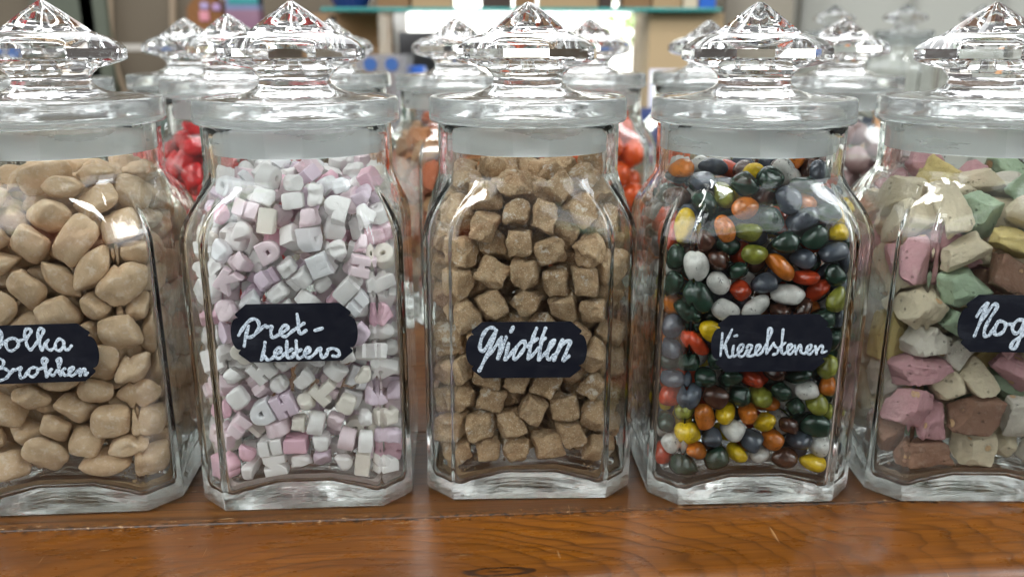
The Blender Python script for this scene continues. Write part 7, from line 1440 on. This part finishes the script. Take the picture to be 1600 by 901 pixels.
ph = empty('paper_stand', (P(1040, 150, 1.5).x, 1.5, tz)); tag(ph, 'white paper standing in front of the tan carton', 'paper')
w = P(1066, 150, 1.5).x - P(1013, 150, 1.5).x; h = P(1040, 108, 1.5).z - tz
box('sheet', (0, 0, h / 2), (w, .004, h), plain('lilac_white', (.62, .62, .72), .7), ph, .001)
box('dark_band', (-w * .18, -.0035, h * .62), (w * .12, .002, h * .5), plain('band_blue', (.10, .11, .22), .6), ph, 0)
box('base', (0, .02, .004), (w * .8, .06, .008), M_WHITE, ph, .001)
o = box('blue_bag', (0, 0, .03), (.13, .08, .055), plain('bag_blue', (.012, .03, .12), .5, .3, 30), None, .015); o.location = (P(1012, 175, 1.4).x, 1.4, tz); tag(o, 'crumpled dark blue bag on the table behind the orange balls', 'bag')

# left wall: cables, a toy house, a card and a bag
M_CAB = plain('cable_beige', (.34, .26, .18), .6)
def cable(pts, r, label):
    q_ = [P(u, v, WY - .012 - r) for u, v in (catmull(pts, 8) if len(pts) > 2 else pts)]
    rings = []
    for i, c in enumerate(q_):
        t = (q_[min(len(q_) - 1, i + 1)] - q_[max(0, i - 1)]).normalized()
        n_ = Vector((0, 1, 0)); b_ = t.cross(n_).normalized()
        rings.append([c + (n_ * math.cos(2 * PI * k / 10) + b_ * math.sin(2 * PI * k / 10)) * r for k in range(10)])
    vs, fs = rings_mesh(rings)
    tag(mesh('cable', vs, fs, M_CAB), label, 'cable', 'cables on the taupe wall')
cable([(169, -80), (171, -20), (173, 30), (175, 70), (181, 100), (190, 130), (205, 165), (225, 190)], .009, 'beige cable hanging down the taupe wall and curving right')
cable([(268, -80), (269, -30), (270, 10), (271, 60), (272, 130), (272, 200)], .012, 'thicker straight beige cable on the taupe wall by the toy house')
o = box('wall_post', (0, 0, 0), (.05, .05, 2.3), plain('post_dark', (.035, .036, .034), .5), None, .003); o.location = (P(146, 60, WY - .03).x, WY - .03, .23); tag(o, 'dark upright against the taupe wall left of the cables', 'post')
o = box('wall_panel', (0, 0, 0), (.25, .05, 2.3), plain('panel_greenish', (.10, .115, .085), .6), None, .003); o.location = (P(118, 60, WY - .03).x, WY - .03, .23); tag(o, 'dull green panel at the far left of the taupe wall', 'panel')
LS = box('wall_shelf', (0, 0, 0), (.62, .25, .02), plain('shelf_white', (.45, .42, .38), .6), None, .002); LS.location = (P(365, 60, 2.35).x, 2.35, P(365, 75, 2.35).z); tag(LS, 'pale wall shelf behind the letter jar lid', 'shelf')
ls_z = LS.location.z + .0105
ty = empty('toy_house', (P(322, 40, 2.33).x, 2.33, ls_z)); tag(ty, 'brown toy gingerbread house with pink and lilac windows', 'toy house')
k_ = (P(800, 0, 2.33).x - P(799, 0, 2.33).x)
w = 56 * k_; bot = ls_z; top = P(322, -22, 2.33).z
hh = top - bot; wall_h = P(322, 14, 2.33).z - bot
MGB = plain('gingerbread', (.21, .085, .022), .7, .15, 30)
vs = [(-w / 2, y_, 0) for y_ in (0, .12)] + [(w / 2, y_, 0) for y_ in (0, .12)] + [(-w / 2, y_, wall_h) for y_ in (0, .12)] + [(w / 2, y_, wall_h) for y_ in (0, .12)] + [(0, y_, hh) for y_ in (0, .12)]
fs = [(0, 2, 6, 8, 4), (1, 5, 9, 7, 3), (0, 4, 5, 1), (2, 3, 7, 6), (4, 8, 9, 5), (6, 7, 9, 8), (0, 1, 3, 2)]
mesh('body', vs, fs, MGB, ty, False)
for (u, v, s1, s2, m) in ((320, 10, 12, 10, (.40, .32, .55)), (339, 12, 12, 10, (.42, .28, .50)), (320, 26, 15, 15, (.62, .25, .30))):
    q_ = P(u, v, 2.33); box('window', (q_.x - ty.location.x, -.003, q_.z - ty.location.z), (s1 * k_, .008, s2 * k_), plain('icing', m, .5), ty, .001)
o = box('card', (0, 0, .07), (.09, .006, .14), M_WHITE, None, .001); o.location = (P(303, 0, 2.30).x + .01, 2.40, ls_z); tag(o, 'white card standing behind the toy house', 'card')
bg = empty('gift_bag', (P(388, 10, 2.36).x, 2.32, ls_z)); tag(bg, 'blue and pink gift bag with a teal stripe on the wall shelf', 'bag')
box('body', (0, 0, .10), (.10, .06, .20), plain('bag_light_blue', (.17, .20, .34), .5, .2, 14), bg, .004)
box('pink_base', (0, -.001, .055), (.103, .063, .09), plain('bag_pink', (.22, .11, .17), .5), bg, .003)
box('stripe', (.005, -.0005, .125), (.09, .064, .018), plain('bag_teal', (.02, .26, .26), .5), bg, .003)

# right: panel strips on the pale wall, jar table, a jar of red and orange sweets stays a mixed pack
for u in (1422, 1250, 1560):
    o = box('wall_strip', (0, 0, 0), (.014, .02, 2.3), plain('strip_grey', (.40, .41, .38), .5), None, .002); o.location = (P(u, 60, WY - .012).x, WY - .012, .23)
    tag(o, {1422: 'thin grey joint strip on the pale wall, the middle one', 1250: 'thin grey joint strip on the pale wall nearest the shelf', 1560: 'thin grey joint strip on the pale wall at the far right'}[u], 'strip', 'joint strips on the pale wall')
o = box('wall_cupboard', (0, 0, 0), (P(1238, 50, 2.3).x - P(1131, 50, 2.3).x, .3, 2.2), plain('cupboard_taupe', (.29, .26, .205), .6, .05, 4), None, .004); o.location = (P(1184, 50, 2.3).x, 2.45, .16); tag(o, 'tall grey beige cupboard between the shelf and the pale wall', 'cupboard')
o = box('jar_table', (0, 0, -.0155), (1.0, .5, .03), plain('table_pale', (.42, .42, .40), .5), None, .004); o.location = (.98, 1.35, .0495); tag(o, 'pale table far right carrying the three empty jars', 'table')
for lx in (-.45, .45):
    for ly in (-.2, .2): box('leg', (lx, ly, -.50), (.04, .04, .93), plain('leg_pale', (.4, .4, .38), .5), o, .003)
MX = [plain('wrap_red', (.52, .03, .02), .4), plain('wrap_orange', (.62, .20, .02), .4), plain('wrap_yellow', (.62, .42, .05), .4)]
for i, (u, v) in enumerate(((1244, 118), (1254, 104), (1263, 116), (1250, 122), (1268, 106))):
    q_ = P(u, 116, 1.18)
    b = link('wrapped_sweet', PEB[i]); b.scale = (2.6, 2.6, 2.6); b.location = (q_.x, 1.17 + .012 * (i % 2), .0665 if i in (0, 2, 3) else .092); b.rotation_euler = (i, i * .7, i * .4)
    b.material_slots[0].link = 'OBJECT'; b.material_slots[0].material = MX[i % 3]
    tag(b, ['red wrapped sweet, leftmost on the pale table', 'orange wrapped sweet, upper left of the pile', 'yellow wrapped sweet on the pale table', 'small red wrapped sweet in front of the pile', 'orange wrapped sweet, upper right of the pile'][i], 'sweet', 'wrapped sweets on the pale table')
for i, (u0, u1, m, lab) in enumerate(((1362, 1402, (.02, .03, .05), 'dark slate block beside the middle empty jar'), (1425, 1470, (.62, .32, .16), 'orange beige packet beside the right empty jar'))):
    q0, q1 = P(u0, 120, 1.2), P(u1, 120, 1.2)
    o = box('packet', (0, 0, .022), (q1.x - q0.x, .05, .036 if i == 0 else .09), plain(f'packet_{"slate" if i == 0 else "orange"}', m, .5), None, .004); o.location = ((q0.x + q1.x) / 2, 1.20 , .0545 if i == 0 else .082); o.location.z = .0506 - (.004 if i == 0 else -.023); tag(o, lab, 'packet')

# =============================================================== light
world = bpy.data.worlds.new('World'); SC.world = world; world.use_nodes = True
wt = world.node_tree; wt.nodes.clear()
class WN(NT):
    def __init__(s):
        s.t = wt; s.out = wt.nodes.new('ShaderNodeOutputWorld')
w = WN()
D = w.n('ShaderNodeTexCoord').outputs['Generated']
sep = w.n('ShaderNodeSeparateXYZ'); w.l(D, sep.inputs[0])
az = w.math('ARCTAN2', sep.outputs[0], sep.outputs[1]); el = w.math('ARCSINE', sep.outputs[2])
R_ = math.radians
def msk(v, lo, hi, soft=1.0):
    return w.math('MULTIPLY', w.step(v, R_(lo - soft), R_(lo + soft)), w.math('SUBTRACT', 1.0, w.step(v, R_(hi - soft), R_(hi + soft))))
def win_mask(a0, a1, e0, e1): return w.math('MULTIPLY', msk(az, a0, a1), msk(el, e0, e1))
base = w.ramp(w.math('MULTIPLY_ADD', el, 1 / PI, .5), [(0, (.07, .050, .036)), (.44, (.08, .066, .055)), (.52, (.12, .115, .11)), (.70, (.18, .18, .178)), (1, (.24, .243, .246))])
nz = w.noise(D, 2.2, 3, .6)
room = w.mix(1.0, base, w.ramp(nz, [(.3, (.45, .42, .40)), (.7, (1.25, 1.25, 1.3))]), 'MULTIPLY')
out = room
def add_win(cur, m, col, k):
    return w.mix(w.math('MULTIPLY', m, 1.0), cur, tuple(c * k for c in col))
street = w.ramp(w.noise(D, 7, 4, .6), [(.35, (.55, .70, .42)), (.5, (.95, .98, 1.0)), (.7, (1, 1, 1))])
# daylight outside the back window
out = w.mix(win_mask(-32, 34, -3, 50), out, (4.2, 4.3, 4.4))
# street seen through shop windows behind and beside the photographer
for (a0, a1, e0, e1, k) in ((88, 116, 4, 46, 2.3), (119, 146, 4, 46, 2.1), (-156, -130, 5, 46, 2.6), (-127, -98, 5, 46, 2.7), (156, 171, 10, 34, 1.6)):
    out = w.mix(win_mask(a0, a1, e0, e1), out, w.mix(1.0, street, (k, k, k * 1.04), 'MULTIPLY'))
# a dark red coat's worth of red low behind the camera side
out = w.mix(win_mask(-178, -158, -28, 24), out, (.26, .018, .022))
# the photographer and the dim side of the shop behind
out = w.mix(w.math('MULTIPLY', msk(w.math('ABSOLUTE', az), 122, 200, 14), w.math('SUBTRACT', 1.0, w.step(el, R_(-8), R_(4)))), out, (.020, .017, .016))
bgn = w.n('ShaderNodeBackground'); w.l(out, bgn.inputs[0]); bgn.inputs[1].default_value = 1.0
w.l(bgn.outputs[0], w.out.inputs[0])
world.cycles.sampling_method = 'MANUAL'; world.cycles.sample_map_resolution = 512

def area(name, loc, target, sx, sy, watts, col):
    L = bpy.data.lights.new(name, 'AREA'); L.shape = 'RECTANGLE'; L.size = sx; L.size_y = sy; L.energy = watts; L.color = col
    o = bpy.data.objects.new(name, L); COL.objects.link(o); o.location = loc
    o.rotation_euler = (Vector(target) - Vector(loc)).to_track_quat('-Z', 'Y').to_euler(); return o
area('window_light', (1.5, -.55, 1.35), (0, .05, .1), .5, 1.2, 17, (.94, .97, 1.0))
area('front_window_light', (-1.25, -.75, 1.75), (-.05, .05, .1), .25, 1.3, 26, (.95, .98, 1.0))
area('front_window_light', (-.55, -1.25, 1.9), (-.05, .05, .1), .9, .30, 24, (.95, .98, 1.0))
area('tube_light', (-.2, .10, 1.75), (-.2, .10, 0), 1.5, .10, 12, (1.0, .99, .96))
area('tube_light', (-.2, .75, 1.75), (-.2, .6, 0), 1.5, .10, 13, (1.0, .99, .96))
area('daylight_outside', (0, 6.2, 5.2), (0, 13, 0.4), 12, 3, 5200, (1.0, 1.0, 1.0))

# =============================================================== render settings
SC.view_settings.view_transform = 'Standard'; SC.view_settings.look = 'None'
SC.view_settings.exposure = 0.22; SC.view_settings.gamma = 1.0
cy = SC.cycles
cy.max_bounces = 36; cy.transmission_bounces = 36; cy.glossy_bounces = 12; cy.diffuse_bounces = 4; cy.transparent_max_bounces = 16
cy.caustics_refractive = True; cy.caustics_reflective = True; cy.blur_glossy = .6
cy.sample_clamp_indirect = 6.0
cy.use_denoising = True
try: cy.denoiser = 'OPENIMAGEDENOISE'
except Exception: pass
